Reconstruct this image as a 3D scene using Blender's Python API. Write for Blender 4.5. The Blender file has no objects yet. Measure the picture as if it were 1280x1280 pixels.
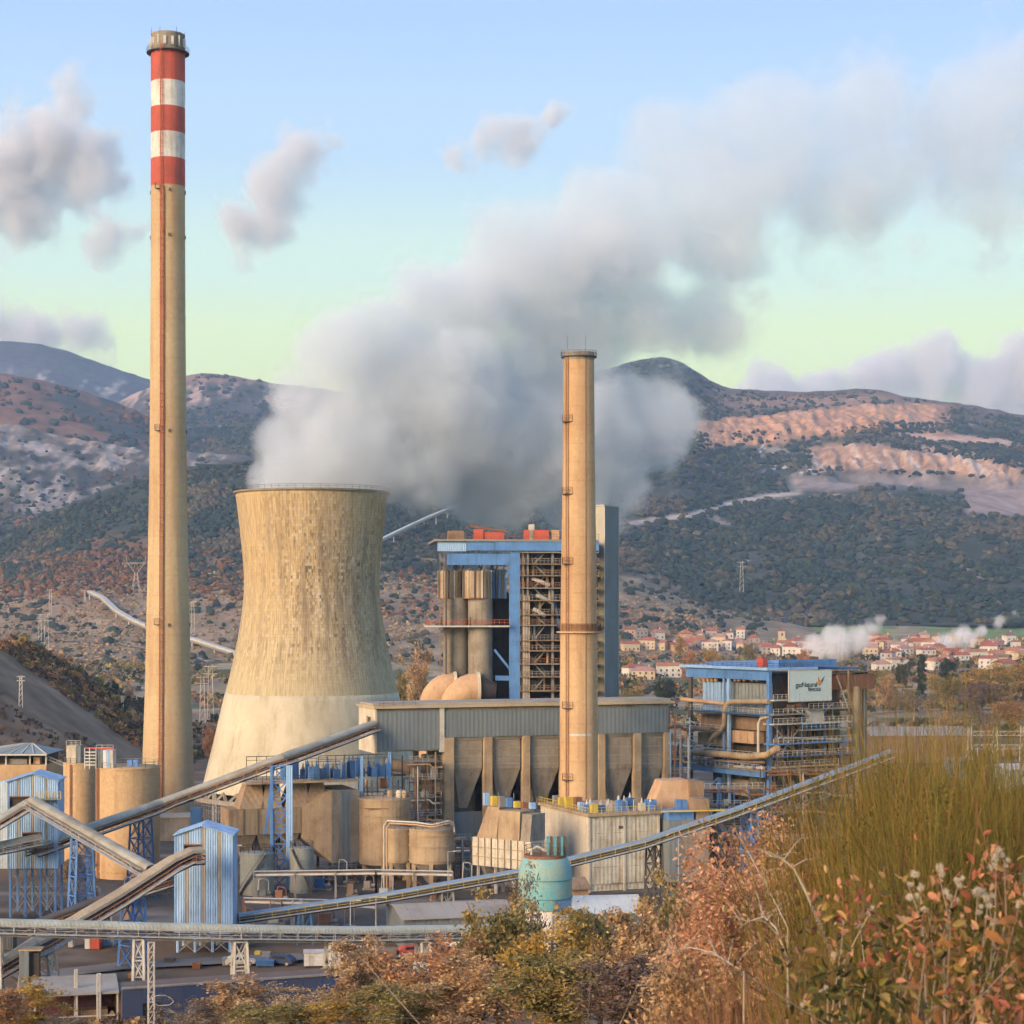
import bpy, math, random
import numpy as np
from mathutils import Vector, Matrix

R = math.radians
random.seed(7)
rng = np.random.default_rng(7)
scene = bpy.context.scene
COL = scene.collection

# ------------------------------------------------------------------ camera
F = 2400.0          # focal length in pixels of the 1280 px photograph
CAMZ = 51.0         # height of the photographer's hill above the plant yard
HOR = 760.0         # horizon row
cam_d = bpy.data.cameras.new("camera")
cam = bpy.data.objects.new("camera", cam_d)
COL.objects.link(cam)
cam.location = (0, 0, CAMZ)
cam.rotation_euler = (R(90), 0, 0)
cam_d.sensor_width = 36.0
cam_d.lens = 36.0 * F / 1280.0
cam_d.shift_y = (HOR - 640.0) / 1280.0
cam_d.clip_start = 0.3
cam_d.clip_end = 40000
cam_d.dof.use_dof = True
cam_d.dof.focus_distance = 420
cam_d.dof.aperture_fstop = 16.0
scene.camera = cam

# ------------------------------------------------------------------ sky and sun
SUN_EL, SUN_AZ = 19.0, -43.0     # degrees; azimuth measured from straight behind the camera, negative = left
world = bpy.data.worlds.new("World")
scene.world = world
world.use_nodes = True
wn, wl = world.node_tree.nodes, world.node_tree.links
wn.clear()
wout = wn.new("ShaderNodeOutputWorld")
wbg = wn.new("ShaderNodeBackground")
sky = wn.new("ShaderNodeTexSky")
sky.sky_type = 'NISHITA'
sky.sun_disc = False
sky.sun_elevation = R(SUN_EL)
sky.sun_rotation = R(180 + SUN_AZ * -1)
sky.air_density = 1.0
sky.dust_density = 1.5
tc = wn.new("ShaderNodeTexCoord")
sep = wn.new("ShaderNodeSeparateXYZ")
wl.new(tc.outputs["Generated"], sep.inputs[0])
ramp = wn.new("ShaderNodeValToRGB")
cr = ramp.color_ramp
cr.interpolation = 'EASE'
stops = [(0.0, (0.22, 0.23, 0.22)), (0.012, (0.83, 0.87, 0.28)), (0.10, (0.81, 0.87, 0.29)), (0.135, (0.74, 0.85, 0.41)), (0.175, (0.62, 0.78, 0.63)), (0.235, (0.455, 0.615, 0.77)),
         (0.31, (0.36, 0.52, 0.82)), (0.6, (0.27, 0.42, 0.74)), (1.0, (0.22, 0.36, 0.66))]
cr.elements[0].position, cr.elements[0].color = stops[0][0], (*stops[0][1], 1)
cr.elements[1].position, cr.elements[1].color = stops[-1][0], (*stops[-1][1], 1)
for p, c in stops[1:-1]:
    e = cr.elements.new(p)
    e.color = (*c, 1)
wl.new(sep.outputs["Z"], ramp.inputs[0])
wmul = wn.new("ShaderNodeVectorMath")
wmul.operation = 'SCALE'
wmul.inputs["Scale"].default_value = 0.10      # the physical sky at strength 0.1
wl.new(sky.outputs[0], wmul.inputs[0])
wmix = wn.new("ShaderNodeMix")
wmix.data_type = 'RGBA'
wmix.inputs["Factor"].default_value = 0.82
wl.new(wmul.outputs[0], wmix.inputs["A"])
wl.new(ramp.outputs[0], wmix.inputs["B"])
wl.new(wmix.outputs["Result"], wbg.inputs["Color"])
wbg.inputs["Strength"].default_value = 0.875
wl.new(wbg.outputs[0], wout.inputs["Surface"])

sun_d = bpy.data.lights.new("sun", 'SUN')
sun_d.energy = 3.6
sun_d.angle = R(32)
sun_d.color = (1.0, 0.67, 0.39)
sun = bpy.data.objects.new("sun", sun_d)
COL.objects.link(sun)
sdir = Vector((math.sin(R(SUN_AZ)) * math.cos(R(SUN_EL)), -math.cos(R(SUN_AZ)) * math.cos(R(SUN_EL)), math.sin(R(SUN_EL))))
sun.rotation_euler = sdir.to_track_quat('Z', 'Y').to_euler()
sun.location = (-300, -100, 300)

vs = scene.view_settings
vs.view_transform = 'Standard'
vs.look = 'None'
vs.exposure = 0.8
vs.gamma = 1.0
vs.use_curve_mapping = False
cy = scene.cycles
cy.use_denoising = True
cy.use_adaptive_sampling = True
cy.adaptive_threshold = 0.05
cy.adaptive_min_samples = 12
cy.time_limit = 800
cy.max_bounces = 8
cy.diffuse_bounces = 3
cy.glossy_bounces = 2
cy.transparent_max_bounces = 8
cy.volume_bounces = 3
cy.volume_step_rate = 1.0
cy.volume_max_steps = 160
cy.sample_clamp_indirect = 6.0

# ------------------------------------------------------------------ helpers
def W(px, py, Y):
    """the point Y metres in front of the camera that the photograph shows at px, py"""
    return Vector(((px - 640.0) * Y / F, Y, CAMZ - (py - HOR) * Y / F))

def GY(py):
    """depth of a point of the level yard seen at row py"""
    return CAMZ * F / (py - HOR)

def tag(o, label=None, cat=None, group=None, kind=None):
    if label: o["label"] = label
    if cat: o["category"] = cat
    if group: o["group"] = group
    if kind: o["kind"] = kind
    return o

def thing(name, label, cat, loc=(0, 0, 0), rotz=0.0, group=None):
    o = bpy.data.objects.new(name, None)
    o.empty_display_size = 0.5
    COL.objects.link(o)
    o.location = loc
    o.rotation_euler = (0, 0, rotz)
    return tag(o, label, cat, group)

def local(root, p):
    m = Matrix.Translation(root.location) @ Matrix.Rotation(root.rotation_euler.z, 4, 'Z')
    return m.inverted() @ Vector(p)

def link(name, me, parent=None, loc=None, rotz=0.0):
    o = bpy.data.objects.new(name, me)
    COL.objects.link(o)
    if parent is not None: o.parent = parent
    if loc is not None: o.location = loc
    if rotz: o.rotation_euler = (0, 0, rotz)
    return o

def copy_tree(o, parent=None):
    c = o.copy()
    COL.objects.link(c)
    if parent is not None: c.parent = parent
    for ch in o.children:
        if ch.name in bpy.data.objects: copy_tree(ch, c)
    return c

class MB:
    """collects shapes, then links them as one mesh object"""
    def __init__(self):
        self.v, self.f, self.sm = [], [], []
    def add(self, vs, fs, smooth=False):
        b = len(self.v)
        self.v.extend([tuple(q) for q in vs])
        self.f.extend([tuple(i + b for i in f) for f in fs])
        self.sm.extend([smooth] * len(fs))
        return self
    def box(self, x0, x1, y0, y1, z0, z1):
        return self.add([(x0, y0, z0), (x1, y0, z0), (x1, y1, z0), (x0, y1, z0), (x0, y0, z1), (x1, y0, z1), (x1, y1, z1), (x0, y1, z1)],
                        [(0, 3, 2, 1), (4, 5, 6, 7), (0, 1, 5, 4), (1, 2, 6, 5), (2, 3, 7, 6), (3, 0, 4, 7)])
    def beam(self, p, q, w, h=None):
        """rectangular bar from p to q, w across and h high"""
        h = w if h is None else h
        p, q = Vector(p), Vector(q)
        d = q - p
        if d.length < 1e-6: return self
        d.normalize()
        up = Vector((0, 0, 1)) if abs(d.z) < 0.95 else Vector((0, 1, 0))
        s = d.cross(up).normalized() * (w / 2)
        u = s.cross(d).normalized() * (h / 2)
        vs = [p - s - u, p + s - u, p + s + u, p - s + u, q - s - u, q + s - u, q + s + u, q - s + u]
        return self.add(vs, [(3, 2, 1, 0), (4, 5, 6, 7), (0, 1, 5, 4), (1, 2, 6, 5), (2, 3, 7, 6), (3, 0, 4, 7)])
    def tube(self, pts, r, n=8, r2=None, caps=True):
        pts = [Vector(p) for p in pts]
        m = len(pts)
        rings = []
        prev = None
        for i, p in enumerate(pts):
            d = (pts[min(i + 1, m - 1)] - pts[max(i - 1, 0)])
            d = d.normalized() if d.length > 1e-9 else Vector((0, 0, 1))
            if prev is None:
                up = Vector((0, 0, 1)) if abs(d.z) < 0.9 else Vector((1, 0, 0))
                a = d.cross(up).normalized()
            else:
                a = (prev - d * prev.dot(d)).normalized()
            prev = a
            b = d.cross(a)
            rr = r if r2 is None else r + (r2 - r) * i / max(1, m - 1)
            rings.append([p + (a * math.cos(2 * math.pi * k / n) + b * math.sin(2 * math.pi * k / n)) * rr for k in range(n)])
        vs = [q for ring in rings for q in ring]
        fs = [(i * n + k, i * n + (k + 1) % n, (i + 1) * n + (k + 1) % n, (i + 1) * n + k) for i in range(m - 1) for k in range(n)]
        self.add(vs, fs, n > 6)
        if caps:
            self.add(rings[0], [tuple(range(n - 1, -1, -1))])
            self.add(rings[-1], [tuple(range(n))])
        return self
    def lathe(self, prof, c=(0, 0, 0), n=32, cap=True, a0=0.0, a1=2 * math.pi, smooth=True):
        full = abs(a1 - a0 - 2 * math.pi) < 1e-6
        k = n if full else n + 1
        vs = []
        for r, z in prof:
            for i in range(k):
                t = a0 + (a1 - a0) * i / n
                vs.append((c[0] + r * math.cos(t), c[1] + r * math.sin(t), c[2] + z))
        fs = []
        for j in range(len(prof) - 1):
            for i in range(n):
                i2 = (i + 1) % k
                fs.append((j * k + i, j * k + i2, (j + 1) * k + i2, (j + 1) * k + i))
        self.add(vs, fs, smooth)
        if cap and full:
            if prof[0][0] > 1e-6: self.add(vs[:k], [tuple(range(k - 1, -1, -1))])
            if prof[-1][0] > 1e-6: self.add(vs[-k:], [tuple(range(k))])
        return self
    def prism(self, poly, axis, a, b):
        """poly: 2-D outline (counter-clockwise), extruded along axis 'x', 'y' or 'z' from a to b"""
        def pt(u, v, w):
            return {'x': (w, u, v), 'y': (u, w, v), 'z': (u, v, w)}[axis]
        n = len(poly)
        vs = [pt(u, v, a) for u, v in poly] + [pt(u, v, b) for u, v in poly]
        fs = [tuple(range(n - 1, -1, -1)), tuple(range(n, 2 * n))] + [(i, (i + 1) % n, (i + 1) % n + n, i + n) for i in range(n)]
        if axis == 'y': fs = [tuple(reversed(f)) for f in fs]
        return self.add(vs, fs)
    def hopper(self, x0, x1, y0, y1, zt, X0, X1, Y0, Y1, zb):
        """frustum: top rectangle at zt, bottom rectangle at zb"""
        return self.add([(X0, Y0, zb), (X1, Y0, zb), (X1, Y1, zb), (X0, Y1, zb), (x0, y0, zt), (x1, y0, zt), (x1, y1, zt), (x0, y1, zt)],
                        [(0, 3, 2, 1), (4, 5, 6, 7), (0, 1, 5, 4), (1, 2, 6, 5), (2, 3, 7, 6), (3, 0, 4, 7)])
    def rail(self, pts, h=1.1, post=1.5, w=0.06):
        """hand rail along a polyline: posts, top and middle rail"""
        for a, b in zip(pts[:-1], pts[1:]):
            a, b = Vector(a), Vector(b)
            L = (b - a).length
            k = max(1, int(round(L / post)))
            up = Vector((0, 0, h))
            self.beam(a + up, b + up, w)
            self.beam(a + up * 0.55, b + up * 0.55, w * 0.8)
            for i in range(k + 1):
                p = a.lerp(b, i / k)
                self.beam(p, p + up, w)
        return self
    def build(self, name, mat, parent=None, label=None):
        me = bpy.data.meshes.new(name)
        me.from_pydata(self.v, [], self.f)
        me.polygons.foreach_set("use_smooth", self.sm)
        if mat is not None: me.materials.append(mat)
        me.update()
        o = link(name, me, parent)
        if label: o["label"] = label
        return o

def np_mesh(name, V, Fq, mat, parent=None, cols=None, smooth=False):
    """mesh from numpy arrays; Fq (n,3) or (n,4); cols per vertex rgb"""
    me = bpy.data.meshes.new(name)
    V = np.asarray(V, dtype=np.float32)
    Fq = np.asarray(Fq, dtype=np.int32)
    n, k = Fq.shape
    me.vertices.add(len(V))
    me.vertices.foreach_set("co", V.ravel())
    me.loops.add(n * k)
    me.loops.foreach_set("vertex_index", Fq.ravel())
    me.polygons.add(n)
    me.polygons.foreach_set("loop_start", np.arange(0, n * k, k, dtype=np.int32))
    me.polygons.foreach_set("use_smooth", np.full(n, smooth, dtype=bool))
    if cols is not None:
        a = me.attributes.new("Col", 'FLOAT_COLOR', 'POINT')
        c4 = np.ones((len(V), 4), dtype=np.float32)
        c4[:, :3] = cols
        a.data.foreach_set("color", c4.ravel())
    me.update(calc_edges=True)
    if mat is not None: me.materials.append(mat)
    return link(name, me, parent)

def vnoise(x, y, seed=0):
    """value noise in 0..1"""
    xi, yi = np.floor(x).astype(np.int64), np.floor(y).astype(np.int64)
    xf, yf = x - xi, y - yi
    def h(a, b):
        n = (a * 374761393 + b * 668265263 + seed * 1442695041) & 0x7fffffff
        n = ((n ^ (n >> 13)) * 1274126177) & 0x7fffffff
        return ((n ^ (n >> 16)) & 0xffff) / 65535.0
    u, v = xf * xf * (3 - 2 * xf), yf * yf * (3 - 2 * yf)
    return (h(xi, yi) * (1 - u) + h(xi + 1, yi) * u) * (1 - v) + (h(xi, yi + 1) * (1 - u) + h(xi + 1, yi + 1) * u) * v

def fbm(x, y, oct=5, seed=0):
    s, a, t = 0.0, 0.5, 0.0
    for i in range(oct):
        s = s + a * vnoise(x * 2 ** i, y * 2 ** i, seed + i)
        t += a
        a *= 0.5
    return s / t

def sstep(a, b, x):
    t = np.clip((x - a) / (b - a), 0, 1)
    return t * t * (3 - 2 * t)

# ------------------------------------------------------------------ materials
MATS = {}
class NT:
    """small node-tree writer"""
    def __init__(self, m):
        self.t = m.node_tree
        self.n, self.l = self.t.nodes, self.t.links
    def new(self, ty, **kw):
        nd = self.n.new(ty)
        for k, v in kw.items():
            setattr(nd, k, v)
        return nd
    def set(self, sock, val):
        if hasattr(val, "is_output") or isinstance(val, bpy.types.NodeSocket): self.l.new(val, sock)
        else: sock.default_value = val
    def math(self, op, a, b=0.0, c=None, clamp=False):
        nd = self.new("ShaderNodeMath", operation=op, use_clamp=clamp)
        self.set(nd.inputs[0], a)
        self.set(nd.inputs[1], b)
        if c is not None: self.set(nd.inputs[2], c)
        return nd.outputs[0]
    def noise(self, vec, scale, detail=3.0, rough=0.55, out="Fac"):
        nd = self.new("ShaderNodeTexNoise")
        self.l.new(vec, nd.inputs["Vector"])
        nd.inputs["Scale"].default_value = scale
        nd.inputs["Detail"].default_value = detail
        nd.inputs["Roughness"].default_value = rough
        return nd.outputs[out]
    def mix(self, fac, a, b, mode='MIX'):
        nd = self.new("ShaderNodeMix", data_type='RGBA', blend_type=mode)
        self.set(nd.inputs["Factor"], fac)
        for k, v in (("A", a), ("B", b)):
            s = [i for i in nd.inputs if i.name == k and i.type == 'RGBA'][0]
            if isinstance(v, tuple): s.default_value = (*v[:3], 1)
            else: self.l.new(v, s)
        return [o for o in nd.outputs if o.type == 'RGBA'][0]
    def mapr(self, v, a, b, c=0.0, d=1.0, smooth=False):
        nd = self.new("ShaderNodeMapRange")
        if smooth: nd.interpolation_type = 'SMOOTHSTEP'
        self.set(nd.inputs["Value"], v)
        for k, q in (("From Min", a), ("From Max", b), ("To Min", c), ("To Max", d)):
            self.set(nd.inputs[k], q)
        return nd.outputs["Result"]
    def scale(self, vec, s):
        nd = self.new("ShaderNodeVectorMath", operation='MULTIPLY')
        self.l.new(vec, nd.inputs[0])
        nd.inputs[1].default_value = s
        return nd.outputs[0]

def newmat(name):
    m = bpy.data.materials.new(name)
    m.use_nodes = True
    t = NT(m)
    t.n.clear()
    out = t.new("ShaderNodeOutputMaterial")
    b = t.new("ShaderNodeBsdfPrincipled")
    t.l.new(b.outputs[0], out.inputs["Surface"])
    MATS[name] = m
    return m, t, b, out

def coords(t, kind="Object"):
    return t.new("ShaderNodeTexCoord").outputs[kind]

def weathered(name, col, dirt=None, amount=0.5, scale=0.25, streak=0.4, rough=0.85, metal=0.0, bump=0.15, fine=2.0, rib=None, var=0.14, rust=0.0, shade_var=0.0, lift=0.0):
    """paint, concrete or sheet metal with blotches, vertical run-off streaks and optional ribs"""
    if name in MATS: return MATS[name]
    m, t, b, out = newmat(name)
    co = coords(t)
    dirt = dirt or tuple(c * 0.45 for c in col)
    big = t.noise(co, scale, 5.0, 0.6)
    st = t.noise(t.scale(co, (1.0, 1.0, 0.07)), fine, 4.0, 0.6)
    f1 = t.mapr(big, 0.42, 0.72, 0.0, amount)
    f2 = t.mapr(st, 0.48, 0.75, 0.0, streak)
    f = t.math('ADD', f1, f2, clamp=True)
    c = t.mix(f, col, dirt)
    if rust:
        rn = t.noise(co, scale * 3.1, 5.0, 0.65)
        c = t.mix(t.mapr(rn, 0.56, 0.68, 0.0, rust), c, (0.19, 0.085, 0.04))
    if lift:
        sz = t.new("ShaderNodeSeparateXYZ")
        t.l.new(co, sz.inputs[0])
        c = t.mix(t.math('MULTIPLY', t.mapr(t.math('FRACT', t.math('DIVIDE', sz.outputs["Z"], lift)), 0.93, 0.97), t.mapr(big, 0.3, 0.7, 0.15, 0.5)), c, dirt)
    fn = t.noise(co, fine * 2.3, 3.0, 0.6)
    hv = t.new("ShaderNodeHueSaturation")
    t.l.new(c, hv.inputs["Color"])
    t.l.new(t.mapr(fn, 0.25, 0.75, 1.0 - var, 1.0 + var), hv.inputs["Value"])
    if shade_var:
        oi = t.new("ShaderNodeObjectInfo")
        t.l.new(t.math('MULTIPLY', t.mapr(oi.outputs["Random"], 0, 1, 1 - shade_var, 1 + shade_var), t.mapr(fn, 0.25, 0.75, 1.0 - var, 1.0 + var)), hv.inputs["Value"])
    t.l.new(hv.outputs[0], b.inputs["Base Color"])
    b.inputs["Roughness"].default_value = rough
    b.inputs["Metallic"].default_value = metal
    b.inputs["Specular IOR Level"].default_value = 0.3
    h = fn
    if rib:
        sx = t.new("ShaderNodeSeparateXYZ")
        t.l.new(co, sx.inputs[0])
        s = t.math('ADD', sx.outputs["X"], sx.outputs["Y"])
        wv = t.math('SINE', t.math('MULTIPLY', s, 2 * math.pi / rib))
        h = t.math('ADD', t.math('MULTIPLY', wv, 0.6), fn)
    bp = t.new("ShaderNodeBump")
    bp.inputs["Strength"].default_value = bump
    bp.inputs["Distance"].default_value = 0.12
    t.l.new(h, bp.inputs["Height"])
    t.l.new(bp.outputs[0], b.inputs["Normal"])
    return m

def vcol_mat(name, rough=0.95, scale=0.3, var=0.35, trans=0.0, detail=4.0, hue=0.0):
    """colour from the mesh's own colour attribute, broken up by noise"""
    if name in MATS: return MATS[name]
    m, t, b, out = newmat(name)
    a = t.new("ShaderNodeAttribute", attribute_name="Col")
    n = t.noise(coords(t), scale, detail, 0.65)
    hv = t.new("ShaderNodeHueSaturation")
    t.l.new(a.outputs["Color"], hv.inputs["Color"])
    t.l.new(t.mapr(n, 0.25, 0.75, 1 - var, 1 + var), hv.inputs["Value"])
    t.l.new(hv.outputs[0], b.inputs["Base Color"])
    b.inputs["Roughness"].default_value = rough
    b.inputs["Specular IOR Level"].default_value = 0.15
    if trans:
        tr = t.new("ShaderNodeBsdfTranslucent")
        t.l.new(hv.outputs[0], tr.inputs["Color"])
        mx = t.new("ShaderNodeMixShader")
        mx.inputs[0].default_value = trans
        t.l.new(b.outputs[0], mx.inputs[1])
        t.l.new(tr.outputs[0], mx.inputs[2])
        t.l.new(mx.outputs[0], out.inputs["Surface"])
    return m
# ================================================================== terrain
def near_hill(x, y):
    h = 49.0 * (1 - y / 225.0)
    h = np.where(y > 190, np.maximum(h, 0) * 1.0, h)
    h = np.maximum(h, 0.0)
    bump = 1.75 * sstep(-0.3, 2.6, x) * np.exp(-np.maximum(y, 0) / 28.0)
    bump = bump - 1.2 * sstep(0.0, -4.0, x) * np.exp(-np.maximum(y, 0) / 60.0)
    return h + bump * (y < 190)

def ground_z(x, y):
    x, y = np.asarray(x, float), np.asarray(y, float)
    z = near_hill(x, y)
    slope = np.clip((-x - 110) * 0.72, 0, 38) + np.clip((-x - 163) * 0.12, 0, 30)
    z = z + slope * sstep(440, 560, y) * (1 - sstep(650, 800, y))
    z = z + 10.4 * sstep(1050, 1500, y) + np.clip((y - 1500) * 0.058, 0, 90)
    far = sstep(700, 1200, y)
    z = z + far * (fbm(x / 90 + 7, y / 120, 4, 3) - 0.5) * 7
    z = z + (fbm(x / 14, y / 14, 3, 5) - 0.5) * 1.6 * sstep(430, 560, y) * (slope > 0)
    return z

def gz(x, y):
    return float(ground_z(x, y))

def pxpy(x, y, z):
    return 640 + x * F / y, HOR - (z - CAMZ) * F / y

terrain_mat = vcol_mat("terrain_soil", scale=0.06, var=0.45, detail=8.0)

def build_ground():
    ys = np.concatenate([np.linspace(-45, 20, 34)[:-1], np.geomspace(20, 230, 60)[:-1], np.linspace(230, 640, 110)[:-1], np.geomspace(640, 2600, 130)[:-1], np.geomspace(2600, 7500, 20)])
    ss = np.concatenate([np.linspace(-1.3, -0.42, 20)[:-1], np.linspace(-0.42, 0.42, 230)[:-1], np.linspace(0.42, 1.3, 20)])
    S, Yg = np.meshgrid(ss, ys)
    X = S * (Yg + 60)
    Z = ground_z(X, Yg)
    px, py = pxpy(X, np.maximum(Yg, 1), Z)
    n1, n2, n3 = fbm(X / 6, Yg / 6, 4, 11), fbm(X / 40, Yg / 55, 4, 12), fbm(X / 160, Yg / 70, 3, 13)
    C = np.zeros(X.shape + (3,))
    yard = np.array([0.078, 0.070, 0.062])
    C[:] = yard * (0.65 + 0.8 * n1[..., None])
    brown = sstep(0.5, 0.62, n2)[..., None]
    C = C * (1 - brown) + brown * np.array([0.13, 0.092, 0.062]) * (0.7 + 0.6 * n1[..., None])
    trk = np.abs(np.sin((X * 0.35 + Yg * 0.16 + 9 * n2) * 0.9))
    C = C * (1 - 0.35 * (sstep(0.0, 0.10, trk) < 0.5) * (n3[..., None][..., 0] > 0.45))[..., None]
    pale = (sstep(0.56, 0.64, fbm(X / 22 + 3, Yg / 9, 4, 17)) * 0.7)[..., None]
    C = C * (1 - pale) + pale * np.array([0.20, 0.18, 0.155])
    val = sstep(620, 820, Yg)[..., None]
    field = np.array([0.28, 0.22, 0.135]) * (0.55 + 0.9 * n3[..., None])
    g = sstep(0.50, 0.60, n2)[..., None]
    field = field * (1 - g) + g * np.array([0.085, 0.10, 0.045])
    C = C * (1 - val) + val * field
    # the mown green fields behind the town
    gm = (sstep(930, 965, px) * (1 - sstep(1090, 1130, px)) * sstep(768, 776, py) * (1 - sstep(804, 812, py)))[..., None] * val
    gm2 = (sstep(1130, 1170, px) * (1 - sstep(1280, 1360, px)) * sstep(777, 783, py) * (1 - sstep(802, 810, py)))[..., None] * val
    gm = np.maximum(gm, gm2 * 0.8)
    C = C * (1 - gm) + gm * np.array([0.14, 0.22, 0.07])
    nh = (1 - sstep(205, 235, Yg))[..., None]
    C = C * (1 - nh) + nh * np.array([0.12, 0.085, 0.05]) * (0.6 + 0.8 * n1[..., None])
    sl = (sstep(-103, -118, X) * sstep(430, 500, Yg) * (1 - sstep(900, 1000, Yg)))[..., None]
    C = C * (1 - sl) + sl * np.array([0.215, 0.15, 0.10]) * (0.45 + 1.1 * n1[..., None])
    nr, nc = X.shape
    V = np.stack([X, Yg, Z], -1).reshape(-1, 3)
    i = np.arange(nr - 1)[:, None] * nc + np.arange(nc - 1)[None, :]
    Fq = np.stack([i, i + 1, i + nc + 1, i + nc], -1).reshape(-1, 4)
    o = np_mesh("ground", V, Fq, terrain_mat, cols=C.reshape(-1, 3), smooth=True)
    tag(o, "valley floor with the plant yard and brown fields", kind="structure")
build_ground()

HILLS = {}
HPAR = []
def interp(pts, x):
    a = np.array(pts, float)
    return np.interp(x, a[:, 0], a[:, 1])

def smooth_interp(pts, x, w=14):
    return sum(interp(pts, x + d) for d in np.linspace(-w, w, 7)) / 7

def hill(name, label, Yf, Yr, zf, sky_pts, colour, amp=20.0, power=1.0, back=900, px0=-900, px1=2200, nu=420, nv=90, seed=1, ledge=None, crest=1.5):
    """a ridge: foot at depth Yf, crest at Yr whose skyline is sky_pts (column, row) of the photograph"""
    def surf(px, v):
        Y = Yf + (Yr - Yf) * v
        top = smooth_interp(sky_pts, px)
        zr = CAMZ - (top - HOR) * Yr / F
        vv = np.clip(v, 0, 1)
        z = zf + (zr - zf) * vv ** power
        X = (px - 640) * Y / F
        gul = fbm(X / 260 + seed, Y / 420, 5, seed) - 0.5
        z = z + amp * gul * 2.2 * np.sin(np.pi * np.clip(vv, 0, 1)) ** 0.8 + crest * 4 * (fbm(X / 22, Y / 60, 3, seed + 3) - 0.5) * vv
        if ledge is not None: z = z + ledge(px, Y, z)
        over = np.clip(v - 1, 0, None) * (Yr - Yf)
        z = np.where(v > 1, zr - (zr - zf) * np.clip(over / back, 0, 1) ** 1.3, z)
        return X, Y, z
    HILLS[name + label] = surf
    HPAR.append((Yf, Yr, px0, px1, surf))
    pxs = np.linspace(px0, px1, nu)
    if px1 - px0 > 1400:
        pxs = np.unique(np.concatenate([np.linspace(px0, -40, 40), np.linspace(-40, 1320, nu), np.linspace(1320, px1, 40)]))
    vs_ = np.concatenate([np.linspace(0, 1, nv), 1 + np.linspace(0.01, back / (Yr - Yf), 8)])
    PX, VV = np.meshgrid(pxs, vs_)
    X, Y, Z = surf(PX, VV)
    ppx, ppy = pxpy(X, Y, Z)
    C = colour(PX, ppy, X, Y)
    nr, nc = X.shape
    V = np.stack([X, Y, Z], -1).reshape(-1, 3)
    i = np.arange(nr - 1)[:, None] * nc + np.arange(nc - 1)[None, :]
    Fq = np.stack([i, i + 1, i + nc + 1, i + nc], -1).reshape(-1, 4)
    o = np_mesh(name, V, Fq, hill_mat, cols=np.clip(C, 0, 1).reshape(-1, 3), smooth=True)
    tag(o, label, kind="structure")
    return surf

hill_mat = vcol_mat("hill_soil", scale=0.035, var=0.5, detail=10.0)

def mixc(C, m, col):
    m = np.clip(m, 0, 1)[..., None]
    return C * (1 - m) + m * col

def band(px, py, pts, half, soft=3.0):
    """1 inside a band of rows round the polyline pts of half-height half"""
    c = interp(pts, px)
    return 1 - sstep(half - soft, half + soft, np.abs(py - c))

def quarry_masks(px, py):
    wob = 9 * (fbm(px / 28, py / 18, 4, 31) - 0.5)
    wob2 = 14 * (fbm(px / 9, py / 9, 3, 35) - 0.5)
    e = lambda a, b, s=14: sstep(a - s, a + s, px + wob2) * (1 - sstep(b - s, b + s, px + wob2))
    up = band(px, py + wob, [(820, 549), (900, 541), (1000, 532), (1090, 522), (1160, 524), (1220, 530)], 18, 4) * e(800, 1180, 25)
    mid = band(px, py + wob, [(1080, 545), (1180, 548), (1260, 553)], 5, 3) * e(1120, 1270)
    low = band(px, py + wob, [(1000, 575), (1060, 572), (1150, 574), (1230, 583), (1280, 590)], 15, 6) * e(1010, 1275)
    shelf = band(px, py + wob, [(990, 604), (1100, 602), (1280, 606)], 9, 4) * e(985, 1330)
    grey = band(px, py + wob, [(1210, 625), (1280, 628), (1330, 640)], 18, 6) * e(1205, 1400, 8)
    high = band(px, py + wob, [(880, 503), (1000, 503), (1100, 498), (1180, 505)], 7, 5) * e(900, 1130, 40) * 0.5
    return up, mid, low, shelf, grey, high

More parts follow.
